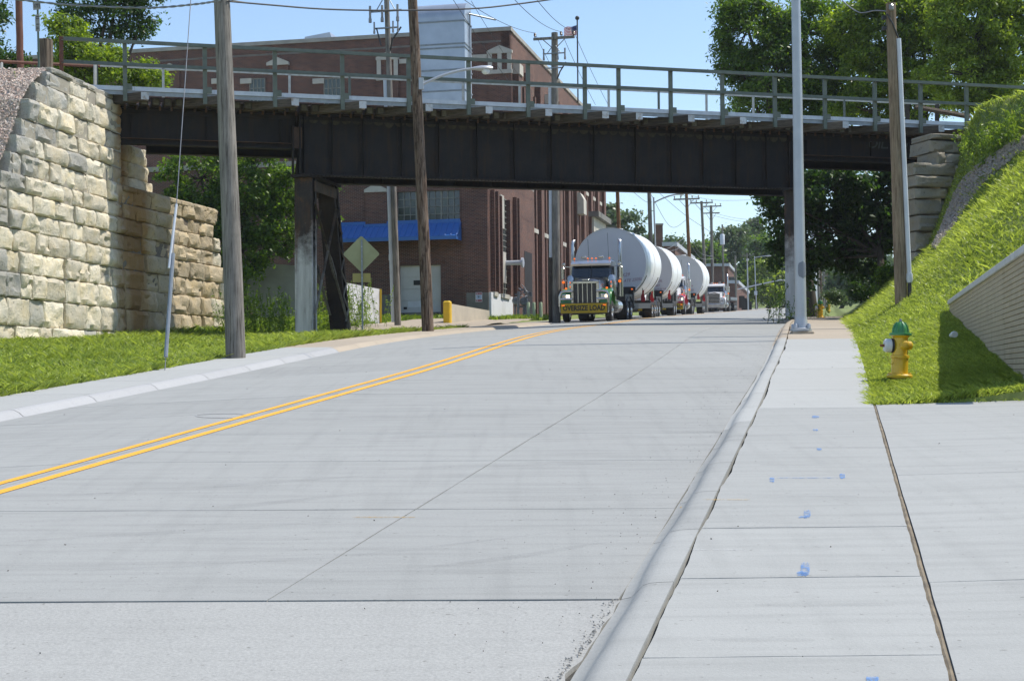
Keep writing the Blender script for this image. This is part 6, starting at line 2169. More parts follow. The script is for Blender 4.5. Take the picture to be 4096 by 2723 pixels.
# back of a diamond warning sign
DS = P(1445, 1016, 52.0)
gz = zground(DS.x - TA * DS.y, DS.y)
ds = thing('warning_sign', 'back of a diamond shaped road sign on a steel post by the bridge leg', 'road sign', Vector((DS.x, DS.y, gz)))
mat('sign_back', (0.36, 0.36, 0.20), (0.30, 0.30, 0.16), 2, 0.5, metal=0.3)
mat('sign_back_yellow', (0.42, 0.36, 0.10), (0.36, 0.30, 0.10), 2, 0.6)
h = 0.645
def rounded_diamond(h, r=0.07):
    pts = []
    for k in range(4):
        a = k * math.pi / 2
        c = Vector((math.cos(a), math.sin(a))) * (h - r * 1.414)
        for j in range(-2, 3):
            q = a + j * math.pi / 8
            pts.append(c + Vector((math.cos(q), math.sin(q))) * r)
    return pts
MB().prism([DS + Vector((p.x, 0.03, p.y)) for p in rounded_diamond(h)], (0, 0, 0), (0, 0.006, 0)).build('diamond_plate', 'sign_back', ds)
DP = P(1446, 1111, 52.0)
MB().bbox(DP + Vector((0, 0.033, 0)), (0.62, 0.006, 0.31), 0.003).build('placard', 'sign_back_yellow', ds)
MB().box(Vector((DS.x + 0.02, DS.y - 0.01, (gz + DS.z + 0.5) / 2)), (0.055, 0.03, DS.z + 0.5 - gz)).build('post', 'galv_dark', ds)
for z in (DS.z + 0.25, DS.z - 0.25, DP.z): MB().lathe([(0.0, -0.012), (0.018, -0.01), (0.018, 0.0)], 6, axis='y', c=(DS.x + 0.02, DS.y - 0.025, z)).build('bolt', 'galvanised', ds)

# signs and post above the left wall
mat('milepost_plate', (0.33, 0.33, 0.32), (0.26, 0.26, 0.25), 12, 0.7)
mat('milepost_green', (0.06, 0.10, 0.075), (0.05, 0.08, 0.06), 5, 0.6)
SPp = P(157, 330, 46.5)
ms = thing('milepost_sign', 'railway milepost with two small weathered white plates above the left wall', 'sign', Vector((SPp.x, SPp.y, SPp.z - 0.3)))
MB().tube([SPp - ZUP * 0.3, P(150, 2, 46.5)], 0.033, 8).build('post', 'milepost_green', ms)
for (px, py, w, h, rz_) in ((147, 24, 0.25, 0.25, 0.12), (150, 93, 0.145, 0.52, 0.05)):
    q = P(px, py, 46.42)
    o = MB().bbox((0, 0, 0), (w, 0.006, h), 0.002, Matrix.Rotation(-rz_ * 0.5, 3, 'Y') @ Matrix.Rotation(-0.15, 3, 'Z'))
    o.v = [tuple(Vector(v) + q) for v in o.v]
    o.build('plate', 'milepost_plate', ms)
iv = frame(ms).inverted()
text_part('lettering', '1773', 0.17, 'black_metal', ms, iv @ basis(XV, ZUP, -YV, P(147, 25, 46.40)), sx=0.6)
for k, (py, w) in enumerate(((68, 0.10), (76, 0.09), (98, 0.08), (110, 0.07), (116, 0.07))):
    MB().box(P(150, py, 46.405), (w, 0.003, 0.022)).build('print_line', 'black_metal', ms)
# timber bumping posts at the bridge end
for k, (px, lb) in enumerate(((176, 'squared grey timber post at the left end of the bridge railing'), (200, 'narrower dark timber post just right of the squared one'))):
    a, b = P(px, 388, 47.2 + k * 0.5), P(px, 176, 47.2 + k * 0.5)
    o = MB().bbox((a + b) / 2, (0.30 if k == 0 else 0.14, 0.26, (b - a).z + 0.3), 0.02).build('timber_post', 'tie_wood')
    tag(o, lb, 'post', 'timber posts by the railing')
# brown pipe fence along the track on the left
t = thing('pipe_fence', 'rusty brown pipe fence rail along the track on the far left', 'fence', P(60, 300, 50))
MB().tube([P(-80, 243, 50), P(400, 266, 53)], 0.055, 8).build('pipe_rail', 'rust_brown', t)
for px in (6, 380): MB().tube([P(px, 250, 50.5), P(px, 345, 50.5)], 0.05, 6).build('fence_post', 'post_white', t)
t, _, _ = pole('utility_pole', 'rust brown steel pole behind the track at the far left', (82, 300), (74, -60), 56, 0.13, 0.13, 'rust_brown')
t = thing('wooden_barrier', 'weathered broken wooden plank barrier at the right bridge end', 'barrier', P(3700, 470, 62))
MB().tube([P(3660, 428, 62), P(3880, 468, 61)], 0.10, 4).build('plank', 'tie_wood', t)
for px in (3630, 3748): MB().box((P(px, 430, 62.2) + P(px, 480, 62.2)) / 2, (0.16, 0.12, 0.75)).build('stub_post', 'tie_dark', t)

# ------------------------------------------------------------------ hydrants
mat('hydrant_yellow', (0.72, 0.46, 0.015), (0.64, 0.39, 0.015), 7, 0.38, bump=0.12, bscale=60, coat=0.25)
mat('hydrant_green', (0.05, 0.25, 0.07), (0.045, 0.21, 0.06), 7, 0.35, coat=0.3)
mat('hydrant_white', (0.70, 0.70, 0.68), (0.6, 0.6, 0.58), 7, 0.45)
mat('rust_spot', (0.16, 0.06, 0.02), (0.22, 0.10, 0.03), 20, 0.9)
def hydrant(label, pos, lean=0.0):
    t = thing('fire_hydrant', label, 'hydrant', pos, (0, lean, 0), 'fire hydrants along the street')
    R_ = 0.115
    body = L(MB().lathe([(0.0, -0.12), (R_ * 1.0, -0.12), (R_, 0.03), (0.175, 0.035), (0.18, 0.065), (0.165, 0.085), (R_, 0.09), (R_, 0.30), (0.128, 0.305), (0.130, 0.325), (0.128, 0.345), (R_ - 0.006, 0.35), (R_ - 0.010, 0.58), (0.12, 0.60), (0.135, 0.615), (0.0, 0.62)], 28), 'barrel', 'hydrant_yellow', t, 35)
    prof = [(0.0, 0.615), (0.150, 0.615), (0.155, 0.635), (0.15, 0.65), (0.112, 0.655), (0.105, 0.70), (0.085, 0.755), (0.05, 0.795), (0.032, 0.80), (0.032, 0.81), (0.0, 0.812)]
    bon = L(MB().lathe(prof, 28), 'bonnet', 'hydrant_green', t, 35)
    for k in range(8):
        a = 2 * math.pi * k / 8 + 0.2
        d = Vector((math.cos(a), math.sin(a), 0))
        L(MB().tube([d * 0.112 + ZUP * 0.655, d * 0.108 + ZUP * 0.705, d * 0.088 + ZUP * 0.757, d * 0.054 + ZUP * 0.795], 0.012, 6), 'rib', 'hydrant_green', bon, 50)
    L(MB().lathe([(0.0, 0.81), (0.021, 0.81), (0.018, 0.845), (0.0, 0.846)], 5), 'operating_nut', 'galv_dark', bon)
    # front hose nozzle faces the viewer, pumper nozzle faces left
    nz = L(MB().lathe([(0.070, -0.09), (0.070, -0.125), (0.062, -0.13), (0.062, -0.15), (0.045, -0.16), (0.042, -0.185), (0.02, -0.19), (0.0, -0.19)], 18, axis='y', c=(0.03, 0, 0.48)), 'hose_nozzle', 'hydrant_yellow', t, 40)
    L(MB().lathe([(0.022, -0.185), (0.022, -0.22), (0.0, -0.222)], 5, axis='y', c=(0.03, 0, 0.48)), 'nozzle_nut', 'hydrant_yellow', nz)
    pn = L(MB().lathe([(0.10, -0.10), (0.10, -0.125), (0.0, -0.125)], 20, axis='x', c=(0, 0, 0.475)), 'gasket', 'black_metal', t, 40)
    pc = L(MB().lathe([(0.0, -0.225), (0.08, -0.222), (0.095, -0.20), (0.095, -0.13), (0.0, -0.128)], 20, axis='x', c=(0, 0, 0.475)), 'pumper_cap', 'hydrant_white', t, 40)
    L(MB().lathe([(0.0, -0.285), (0.018, -0.283), (0.025, -0.225), (0.0, -0.22)], 6, axis='x', c=(0, 0, 0.475)), 'cap_nut', 'rust_spot', pc)
    L(MB().lathe([(0.06, 0.09), (0.06, 0.15), (0.04, 0.17), (0.0, 0.17)], 16, axis='x', c=(0, 0, 0.48)), 'side_nozzle', 'hydrant_yellow', t, 40)
    for (pts) in ([(-0.19, -0.03, 0.40), (-0.185, -0.06, 0.32), (-0.165, -0.08, 0.235), (-0.13, -0.10, 0.215), (-0.105, -0.11, 0.26), (-0.10, -0.11, 0.33)], [(0.035, -0.17, 0.43), (0.04, -0.15, 0.36), (0.01, -0.13, 0.30), (-0.05, -0.12, 0.285), (-0.10, -0.11, 0.33)]):
        m = MB()
        for a, b in zip(pts[:-1], pts[1:]):
            a, b = Vector(a), Vector(b)
            for k in range(5):
                q = a.lerp(b, k / 5)
                m.lathe([(0.0, -0.006), (0.007, 0), (0.0, 0.006)], 5, c=q)
        o = L(m, 'chain', 'hydrant_yellow', t); 
    for k in range(8):
        a = 2 * math.pi * k / 8
        L(MB().lathe([(0.0, 0), (0.014, 0), (0.014, 0.02), (0.0, 0.024)], 6, c=(math.cos(a) * 0.15, math.sin(a) * 0.15, 0.083)), 'flange_bolt', 'hydrant_yellow', body)
    t.scale = (0.93, 0.93, 0.95)
    return t
hp = P(3598, 1535, 19.6)
hp.z = zground(hp.x - TA * hp.y, hp.y) - 0.0
hydrant('yellow fire hydrant with green bonnet on the near grass by the tan wall', hp, 0.03)
for (px, d, lb) in ((3281, 62, 'yellow hydrant with green top on the sidewalk beyond the bridge'), (3315, 118, 'tiny far yellow hydrant behind the other beyond the bridge')):
    p = P(px, 1232, d); p.z = zr(d) + 0.08
    hydrant(lb, p)
# white cleanout cap lying in the shade by the wall
q = P(3818, 1363, 24.5); q.z = zground(q.x - TA * q.y, q.y)
t = thing('cleanout_pipe', 'small round white pipe cap in the shaded grass by the tan wall', 'pipe', q)
L(MB().lathe([(0.0, -0.03), (0.05, -0.028), (0.055, 0.0), (0.05, 0.06), (0.045, 0.09)], 14, axis='y', c=(0, 0, 0.11)), 'cap', 'hydrant_white', t, 40)
L(MB().lathe([(0.04, 0.06), (0.04, 0.16), (0.03, 0.2)], 10, axis='y', c=(0, 0, 0.10)), 'pipe', 'hydrant_white', t, 40)
# traffic signal and small sign far away
p = P(3250, 1158, 150)
t = thing('traffic_signal', 'far traffic signal showing red beyond the bridge', 'traffic light', p)
MB().box(p, (0.36, 0.25, 1.05)).build('housing', 'black_metal', t)
emit('red_lamp', (1.0, 0.05, 0.03), 3.0)
MB().lathe([(0.0, -0.16), (0.11, -0.15), (0.12, -0.1)], 10, axis='y', c=p + ZUP * 0.33 + Vector((0.06, 0, 0))).build('red_lens', 'red_lamp', t)
MB().tube([p + ZUP * 0.5, p + ZUP * 0.9 + Vector((-3.2, 0, 0.1)), p + ZUP * 0.7 + Vector((-7.5, 0, -0.6))], 0.07, 6).build('mast_arm', 'lamp_grey', t)
p = P(3310, 1185, 140)
t = thing('road_sign', 'tiny yellow diamond sign on a post beyond the bridge', 'road sign', Vector((p.x, p.y, zr(140))))
MB().prism([p + Vector((x, 0, z)) for x, z in ((-0.45, 0), (0, -0.45), (0.45, 0), (0, 0.45))], (0, 0, 0), (0, 0.01, 0)).build('plate', 'banner_yellow', t)
MB().tube([Vector((p.x, p.y + 0.05, zr(140))), p + Vector((0, 0.05, 0))], 0.04, 6).build('post', 'galv_dark', t)

# ------------------------------------------------------------------ far buildings
mat('far_roof', (0.45, 0.47, 0.5), (0.4, 0.42, 0.45), 1, 0.7)
def block(name, label, px0, px1, pyt, d0, depth, m='brick', zb=None):
    a, b = P(px0, pyt, d0), P(px1, pyt, d0)
    zb_ = zr(d0) - 1
    t = thing(name, label, 'building', Vector(((a.x + b.x) / 2, d0, zb_)), group='far brick buildings')
    w = b.x - a.x
    MB().prism([Vector((a.x, d0, zb_)), Vector((b.x, d0, zb_)), Vector((b.x, d0, a.z)), Vector((a.x, d0, a.z))], (0, 0, 0), DV * depth).build('wall', m, t)
    MB().prism([Vector((a.x - 0.2, d0 - 0.2, a.z)), Vector((b.x + 0.2, d0 - 0.2, a.z)), Vector((b.x + 0.2, d0 - 0.2, a.z + 0.4)), Vector((a.x - 0.2, d0 - 0.2, a.z + 0.4))], (0, 0, 0), DV * depth).build('parapet', 'far_roof', t)
    for k in range(4):
        s = depth * (0.15 + 0.22 * k)
        q = Vector((b.x, d0, 0)) + DV * s
        MB().box(q + Vector((0.02, 0, a.z - 2.2)), (0.06, 1.4, 1.6), SM @ Matrix.Rotation(0, 3, 'Z')).build('window', 'dark_pane', t)
    return t
block('brick_building', 'far brick building with pale parapet above the white truck', 2800, 2912, 1066, 215, 14)
block('brick_building', 'far low brick building with a grey top beside the thin poles', 2915, 2948, 1134, 192, 26)
t = thing('chimney', 'dark brick chimney standing between the middle and farthest tanks', 'chimney', Vector((P(2638, 900, 150).x, 150, zr(150))))
a, b = P(2622, 897, 150), P(2651, 897, 150)
MB().prism([Vector((a.x, 150, zr(150))), Vector((b.x, 150, zr(150))), b, a], (0, 0, 0), (0, 0.8, 0)).build('stack', 'brick', t)
MB().box(Vector(((a.x + b.x) / 2, 150.4, a.z)), (b.x - a.x + 0.12, 0.92, 0.15)).build('cap', 'coping', t)
block('low_building', 'low dark gabled roof building behind the tanks', 2655, 2700, 985, 150, 20)

# ------------------------------------------------------------------ overhead wires
def wire(label, pts, r=0.012, m='wire_dark', sag=None, n=14, group='overhead wires'):
    p = [Vector(x) for x in pts]
    if sag is not None and len(p) == 2:
        q = []
        for i in range(n + 1):
            f = i / n
            v = p[0].lerp(p[1], f); v.z -= sag * 4 * f * (1 - f)
            q.append(v)
        p = q
    o = MB().tube(p, r, 5, cap=False).build('overhead_wire', m)
    tag(o, label, 'wire', group)
    return o
def curve(pxs, d0, d1, n=24):
    """smooth wire through picture points between two depths"""
    out = []
    m = len(pxs) - 1
    for i in range(n + 1):
        f = i / n * m
        k = min(int(f), m - 1); u = f - k
        p0, p1 = pxs[max(k - 1, 0)], pxs[k]; p2, p3 = pxs[k + 1], pxs[min(k + 2, m)]
        q = [0.5 * (2 * p1[j] + (p2[j] - p0[j]) * u + (2 * p0[j] - 5 * p1[j] + 4 * p2[j] - p3[j]) * u * u + (3 * p1[j] - p0[j] - 3 * p2[j] + p3[j]) * u ** 3) for j in (0, 1)]
        out.append(P(q[0], q[1], d0 + (d1 - d0) * i / n))
    return out
# twisted service cable left of the grey pole: two strands
for ph in (0, math.pi):
    base = curve([(-120, -22), (75, 0), (300, 22), (590, 32), (780, 18), (885, 2)], 29, 27.2, 120)
    pts = [b + Vector((0, 0.010 * math.cos(i * 0.7 + ph), 0.010 * math.sin(i * 0.7 + ph))) for i, b in enumerate(base)]
    wire(('upper' if ph else 'lower') + ' strand of the twisted grey service cable reaching the grey left pole', pts, 0.013, 'wire_grey', group='twisted service cable')
wire('black sagging cable from the grey left pole across the sky to the right', curve([(905, 6), (1090, 22), (1300, 38), (1560, 43), (1870, 37), (2050, 20), (2240, -6)], 27.3, 30), 0.016)
wire('thin upper cable leaving the grey left pole to the right', curve([(915, 0), (1000, 14), (1060, 20)], 27.3, 28), 0.01)
A3 = [c4 + RV * x - DV * 0.16 + ZUP * 0.3 for x in (-0.95, 0.36, 0.98)]
for k, (px, py) in enumerate(((1815, -30), (2040, -20), (2125, -30))):
    wire(('left', 'middle', 'right')[k] + ' wire coming down to the crossarm pole by the lead truck', [P(px, py, 50), A3[k]], 0.012, sag=0.25)
for k, (px, py, d) in enumerate(((2265, 370, 78), (2382, 420, 88), (2434, 422, 88))):
    wire(('left', 'middle', 'right')[k] + ' wire leaving the crossarm pole downwards behind the railing', [A3[k], P(px, py, d)], 0.012, sag=0.12)
wire('wire slanting past the metal duct to the factory street side', [P(1800, -20, 58), P(2060, 360, 80)], 0.012, sag=0.1)
wire('second wire slanting past the duct right of the first', [P(1885, 5, 58), P(2075, 300, 80)], 0.010, sag=0.1)
wire('thin grey wire from the top of the tan pole to the upper frame edge', curve([(3362, -5), (3400, 30), (3445, 52), (3500, 43), (3550, 46)], 38, 36), 0.014, 'wire_grey')
FW_ = [((2512, 750), (2580, 805), (2608, 808), 118), ((2600, 770), (2680, 905), (2745, 880), 125), ((2615, 1000), (2700, 1000), (2745, 960), 126), ((2625, 1000), (2680, 990), (2745, 945), 128),
       ((2745, 945), (2800, 1030), (2850, 1035), 140), ((2745, 925), (2800, 1010), (2850, 1025), 142), ((2640, 775), (2740, 860), (2845, 930), 135), ((2700, 745), (2760, 800), (2830, 815), 140),
       ((2845, 860), (2960, 885), (3180, 905), 175), ((2850, 850), (2960, 875), (3180, 890), 178), ((2660, 740), (2850, 800), (3180, 790), 160), ((2385, 910), (2480, 905), (2600, 895), 115)]
for k, (a, b, c, d) in enumerate(FW_):
    wire(['sagging far wire starting at the lamp bracket pole', 'deep hanging far wire left of the brown crossarm pole', 'lower loop of far cable above the middle tank', 'upper loop of far cable above the middle tank', 'lower loop of far cable above the farthest tank', 'upper loop of far cable above the farthest tank', 'long slanting far wire crossing the brown crossarm pole', 'far wire falling under the girder to the left crossarm pole', 'lower of two far wires running right to the tree', 'upper of two far wires running right to the tree', 'faint long far wire high under the girder', 'nearly level far wire above the nearest tank'][k], curve([a, b, c], d, d + 12), 0.018, 'wire_grey' if k in (2, 3, 4, 5) else 'wire_dark')
# ------------------------------------------------------------------ vegetation
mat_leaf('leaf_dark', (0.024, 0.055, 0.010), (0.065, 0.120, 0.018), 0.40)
mat_leaf('leaf_mid', (0.050, 0.100, 0.013), (0.140, 0.215, 0.028), 0.45)
mat_leaf('leaf_bright', (0.095, 0.155, 0.017), (0.235, 0.300, 0.038), 0.48)
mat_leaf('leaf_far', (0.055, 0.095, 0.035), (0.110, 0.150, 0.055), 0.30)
mat_leaf('leaf_yellow', (0.120, 0.180, 0.022), (0.280, 0.340, 0.050), 0.48)
mat_leaf('grass_blade', (0.160, 0.215, 0.036), (0.330, 0.385, 0.080), 0.40)
mat_leaf('weed_blade', (0.10, 0.17, 0.022), (0.23, 0.30, 0.045), 0.40)
mat('bark', (0.055, 0.042, 0.032), (0.085, 0.068, 0.052), 6, 0.95, bump=0.6, stretch=(1, 1, 0.2))

def leaves_np(cent, out, size, rg, aspect=0.5, up=0.6):
    """two-triangle folded leaves round centres; out: preferred normal directions"""
    n = len(cent)
    nrm = rg.normal(size=(n, 3)) * 0.75 + out * 0.35 + np.array([0, 0, up])
    nrm /= np.linalg.norm(nrm, axis=1)[:, None]
    a = rg.normal(size=(n, 3)); a[:, 2] -= 0.35
    a -= nrm * (a * nrm).sum(1)[:, None]
    a /= np.linalg.norm(a, axis=1)[:, None] + 1e-9
    b = np.cross(nrm, a)
    L_ = (size * rg.uniform(0.6, 1.3, n))[:, None]
    w = L_ * aspect * 0.5
    fold = nrm * w * 0.35
    v = np.stack([cent - a * L_ * 0.5, cent + b * w + fold - a * L_ * 0.05, cent + a * L_ * 0.5, cent - b * w + fold - a * L_ * 0.05], axis=1)
    return v.reshape(-1, 3)

def blob_leaves(ells, n, size, rg, clump=0.55, aspect=0.5, hollow=0.45, droop=0.0):
    """ells: list of (centre, (rx, ry, rz)); leaves gather in clumps"""
    vol = np.array([e[1][0] * e[1][2] * (e[1][1] ** 0.5) for e in ells]); vol = vol / vol.sum()
    cs, os_ = [], []
    tips = []
    for (c, r), f in zip(ells, vol):
        m = max(30, int(n * f))
        k = max(6, int((r[0] * r[2] + r[0] * r[1]) * 2.2 / (clump * clump)))
        k = min(k, max(6, m // 14))
        d = rg.normal(size=(k, 3)); d /= np.linalg.norm(d, axis=1)[:, None]
        rad = hollow + (1 - hollow) * rg.uniform(0, 1, k) ** 0.6
        rad *= 1 + 0.18 * np.sin(d[:, 0] * 5 + c[0]) * np.cos(d[:, 2] * 4 + c[2])
        cc = np.array(c) + d * rad[:, None] * np.array(r)
        tips += [(Vector(c), Vector(x)) for x in cc]
        which = rg.integers(0, k, m)
        sc = clump * rg.uniform(0.5, 1.25, k)
        off = rg.normal(size=(m, 3)) * sc[which][:, None] * np.array([0.55, 0.55, 0.36])
        p = cc[which] + off
        p[:, 2] -= droop * np.abs(rg.normal(size=m)) * sc[which]
        cs.append(p); os_.append(d[which])
    c = np.concatenate(cs); o = np.concatenate(os_)
    return leaves_np(c, o, size, rg, aspect), tips

def tree(label, base, ells_px, d, n, size, leaf, trunk_r=0.22, seed=0, clump=0.55, group=None, aspect=0.5, name='tree', hollow=0.45, cat='tree', droop=0.0, twig_every=3):
    """ells_px: list of (px, py, rx_px, ry_px, depth_scale[, dd])"""
    rg = np.random.default_rng(seed + 11)
    ells = []
    for e in ells_px:
        dd = d + (e[5] if len(e) > 5 else 0.0)
        c = P(e[0], e[1], dd)
        ells.append((c, (e[2] / FPX * dd, e[2] / FPX * dd * e[4], e[3] / FPX * dd)))
    t = thing(name, label, cat, base, group=group)
    v, tips = blob_leaves(ells, n, size, rg, clump, aspect, hollow, droop)
    inv = np.array(frame(t).inverted())
    v = v @ inv[:3, :3].T + inv[:3, 3]
    cr = np_mesh('crown', v, 4, leaf, t)
    tr = MB()
    big = max(ells, key=lambda q: q[1][0] * q[1][2])
    top = Vector(big[0])
    b = Vector(base)
    mid = b.lerp(top, 0.5) + Vector((0.12 * (top - b).length * (hash2(seed, 1) - 0.5), 0, 0))
    tr.tube([b - ZUP * 0.2, b.lerp(mid, 0.5), mid, mid.lerp(top, 0.6), top], [trunk_r * 1.3, trunk_r, trunk_r * 0.8, trunk_r * 0.5, trunk_r * 0.2], 8)
    tr.build('trunk', 'bark', t, smooth=60)
    br = MB()
    for (c, r) in ells:
        c = Vector(c)
        q = b.lerp(top, 0.45 + 0.3 * hash2(c.x, c.z)) if (c - top).length > 0.1 else mid
        br.tube([q, q.lerp(c, 0.5) + ZUP * 0.1, c], [trunk_r * 0.5, trunk_r * 0.35, trunk_r * 0.15], 6)
    for i, (c, x) in enumerate(tips):
        if i % twig_every == 0:
            br.tube([c, c.lerp(x, 0.5) + ZUP * 0.08, x], [trunk_r * 0.16, trunk_r * 0.1, 0.012], 4, cap=False)
    o = br.build('branches', 'bark', t)
    return t

def gbase(px, d, dz=0.0):
    a, _ = ray(px, 1300)
    xo = a * d - TA * d
    return Vector((a * d, d, zground(xo, d) + dz))

# left side
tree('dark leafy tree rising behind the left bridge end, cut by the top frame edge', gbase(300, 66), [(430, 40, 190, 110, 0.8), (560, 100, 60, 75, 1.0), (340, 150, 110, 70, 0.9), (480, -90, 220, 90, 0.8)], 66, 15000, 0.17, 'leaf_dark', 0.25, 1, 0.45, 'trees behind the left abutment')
tree('paler bushy tree just behind the left railing', gbase(330, 61), [(270, 170, 85, 110, 1.0), (330, 260, 120, 75, 1.0), (480, 270, 130, 75, 0.9), (610, 325, 80, 35, 1.0), (240, 90, 40, 50, 1.0)], 61, 15000, 0.17, 'leaf_bright', 0.16, 2, 0.42, 'trees behind the left abutment')
tree('dark tree at the left frame edge behind the track', gbase(-60, 62), [(-60, 150, 95, 120, 0.8), (20, 270, 110, 60, 0.8), (-40, 40, 60, 40, 0.8), (60, 315, 130, 40, 0.8)], 62, 8000, 0.18, 'leaf_dark', 0.2, 3, 0.45, 'trees behind the left abutment')
tree('dense glossy green tree filling the gap under the left span', gbase(1000, 69), [(800, 720, 160, 160, 0.7), (1010, 700, 180, 160, 0.7), (890, 960, 190, 190, 0.6), (1070, 920, 150, 170, 0.6), (860, 1180, 140, 120, 0.6), (1150, 780, 90, 130, 0.6), (740, 870, 90, 160, 0.6), (1290, 730, 90, 30, 0.6), (1300, 880, 60, 30, 0.6)], 68, 34000, 0.20, 'leaf_mid', 0.2, 4, 0.5, None)
# right side
tree('tall walnut tree with drooping fronds behind the bridge, leftmost on the right', gbase(3250, 80), [(3110, 330, 230, 150, 0.7), (2990, 120, 150, 140, 0.7), (3230, 130, 200, 150, 0.7), (3250, 420, 180, 90, 0.7), (2950, 240, 110, 60, 0.7), (3350, 300, 160, 160, 0.6), (2960, 20, 110, 60, 0.7)], 80, 56000, 0.26, 'leaf_mid', 0.3, 5, 0.55, 'trees behind the right bridge end', aspect=0.38, droop=0.5)
tree('bright broad tree behind the tan pole, middle of the right trees', gbase(3600, 78), [(3500, 110, 210, 150, 0.7), (3640, 30, 220, 140, 0.7), (3550, 300, 200, 130, 0.6), (3700, 200, 200, 160, 0.6), (3450, 440, 150, 70, 0.6), (3660, 400, 160, 100, 0.6)], 77, 52000, 0.23, 'leaf_bright', 0.3, 6, 0.5, 'trees behind the right bridge end', aspect=0.45)
tree('sunlit yellow green tree at the right frame edge above the bank', gbase(3950, 74), [(3900, 100, 210, 170, 0.7), (4080, 180, 190, 170, 0.7), (3870, 300, 180, 130, 0.6), (4050, 370, 190, 110, 0.6), (3960, 420, 130, 60, 0.6), (3990, -40, 210, 100, 0.7)], 72, 52000, 0.23, 'leaf_yellow', 0.3, 7, 0.5, 'trees behind the right bridge end', aspect=0.42)
tree('dark shaded tree beneath the right span with low branches', gbase(3520, 64, -0.2), [(3330, 760, 190, 110, 0.7), (3500, 850, 150, 150, 0.6), (3300, 950, 160, 110, 0.6), (3450, 1020, 130, 80, 0.6), (3120, 850, 70, 100, 0.6), (3110, 1000, 60, 45, 0.7), (3220, 1060, 60, 50, 0.6), (3580, 700, 90, 100, 0.5), (3060, 770, 50, 50, 0.7)], 66, 34000, 0.24, 'leaf_dark', 0.16, 8, 0.5, None, aspect=0.55, droop=0.3)  # dark leaf colour carries the tree's shade and backlighting
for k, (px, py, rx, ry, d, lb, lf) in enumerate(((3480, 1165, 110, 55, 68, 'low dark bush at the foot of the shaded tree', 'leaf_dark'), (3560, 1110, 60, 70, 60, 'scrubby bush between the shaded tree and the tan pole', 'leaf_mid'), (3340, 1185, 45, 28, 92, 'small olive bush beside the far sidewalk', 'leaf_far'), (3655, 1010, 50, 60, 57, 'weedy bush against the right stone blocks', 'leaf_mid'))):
    b = P(px, py + ry * 0.9, d)
    tree(lb, b, [(px, py, rx, ry, 0.7), (px + rx * 0.4, py + ry * 0.2, rx * 0.6, ry * 0.7, 0.7)], d, 3200, 0.16, lf, 0.03, 30 + k, 0.3, 'bushes under the right span', name='bush', cat='bush', hollow=0.1)
# distant wood along the street
FARS = [
    ('round far tree left of the tanks beside the factory end', [(2480, 930, 90, 110, 0.8), (2560, 1010, 90, 90, 0.8), (2430, 880, 60, 60, 0.8)], 205, 7000, 'leaf_far'),
    ('darker far tree behind the chimney', [(2690, 1020, 70, 60, 0.8), (2640, 1050, 80, 60, 0.8), (2690, 975, 40, 30, 0.8)], 250, 5000, 'leaf_far'),
    ('far tree behind the brown crossarm pole', [(2770, 1010, 60, 50, 0.8), (2820, 1040, 60, 60, 0.8)], 255, 5000, 'leaf_mid'),
    ('tall loose far tree behind the transformer pole', [(2900, 980, 75, 85, 0.8), (2940, 950, 45, 45, 0.8), (2870, 1060, 70, 60, 0.8)], 262, 7000, 'leaf_far'),
    ('small round far treetop above the others', [(3025, 915, 38, 42, 0.8), (3040, 960, 40, 30, 0.8)], 290, 3000, 'leaf_far'),
    ('wide far tree at the end of the street', [(3000, 1040, 80, 75, 0.8), (3060, 1010, 80, 70, 0.8), (2990, 1130, 70, 70, 0.8)], 275, 8000, 'leaf_mid'),
    ('yellow green far tree over the far pickup', [(3075, 1120, 70, 75, 0.8), (3110, 1160, 60, 50, 0.8), (3040, 1160, 50, 50, 0.8)], 262, 7000, 'leaf_yellow'),
    ('dark far tree left of the bridge column', [(3130, 1060, 60, 80, 0.8), (3150, 1160, 50, 70, 0.8)], 300, 5000, 'leaf_dark'),
    ('low far tree behind the two far street lamps', [(2960, 1180, 70, 60, 0.8), (2920, 1150, 50, 60, 0.8)], 268, 5000, 'leaf_dark'),
    ('pale far tree right of the bridge column', [(3225, 1130, 35, 70, 0.8), (3240, 1190, 25, 35, 0.8)], 320, 2500, 'leaf_far'),
    ('low far tree right of the far pole row', [(3350, 1150, 60, 60, 0.8), (3420, 1120, 80, 80, 0.8)], 180, 5000, 'leaf_far'),
]
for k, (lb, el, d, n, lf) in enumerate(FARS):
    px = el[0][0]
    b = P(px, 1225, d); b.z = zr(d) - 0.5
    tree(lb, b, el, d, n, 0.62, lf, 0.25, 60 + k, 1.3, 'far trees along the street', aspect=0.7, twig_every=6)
# a wooded rise closing the view, too far to count
hr = np.random.default_rng(5)
hill = MB()
hrows = []
for j in range(6):
    Y = 330 + j * 40
    hrows.append([Vector((x, Y, zr(330) - 3 + (6 + 7 * math.exp(-((x - 60) / 60) ** 2)) * smooth(0, 3, j) + 2 * vnoise(x * 0.05, j))) for x in range(-200, 281, 16)])
hill.grid(hrows)
ho = hill.build('hills', 'turf', smooth=60); tag(ho, 'low wooded rise at the end of the street', kind='structure')
cent = []
for k in range(260):
    x = hr.uniform(-150, 240); y = hr.uniform(335, 430)
    z0 = zr(330) + 1 + 6 * math.exp(-((x - 60) / 60) ** 2)
    R_ = hr.uniform(3, 5.5)
    m = 130
    dd = hr.normal(size=(m, 3)); dd /= np.linalg.norm(dd, axis=1)[:, None]
    cent.append(np.array([x, y, z0 + R_ * 0.9]) + dd * R_ * np.array([1, 1, 1.0]) * hr.uniform(0.5, 1, (m, 1)))
cent = np.concatenate(cent)
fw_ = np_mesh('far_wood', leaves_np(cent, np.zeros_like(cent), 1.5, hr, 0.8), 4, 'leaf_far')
tag(fw_, 'hazy far wood at the end of the street', 'wood', kind='stuff')

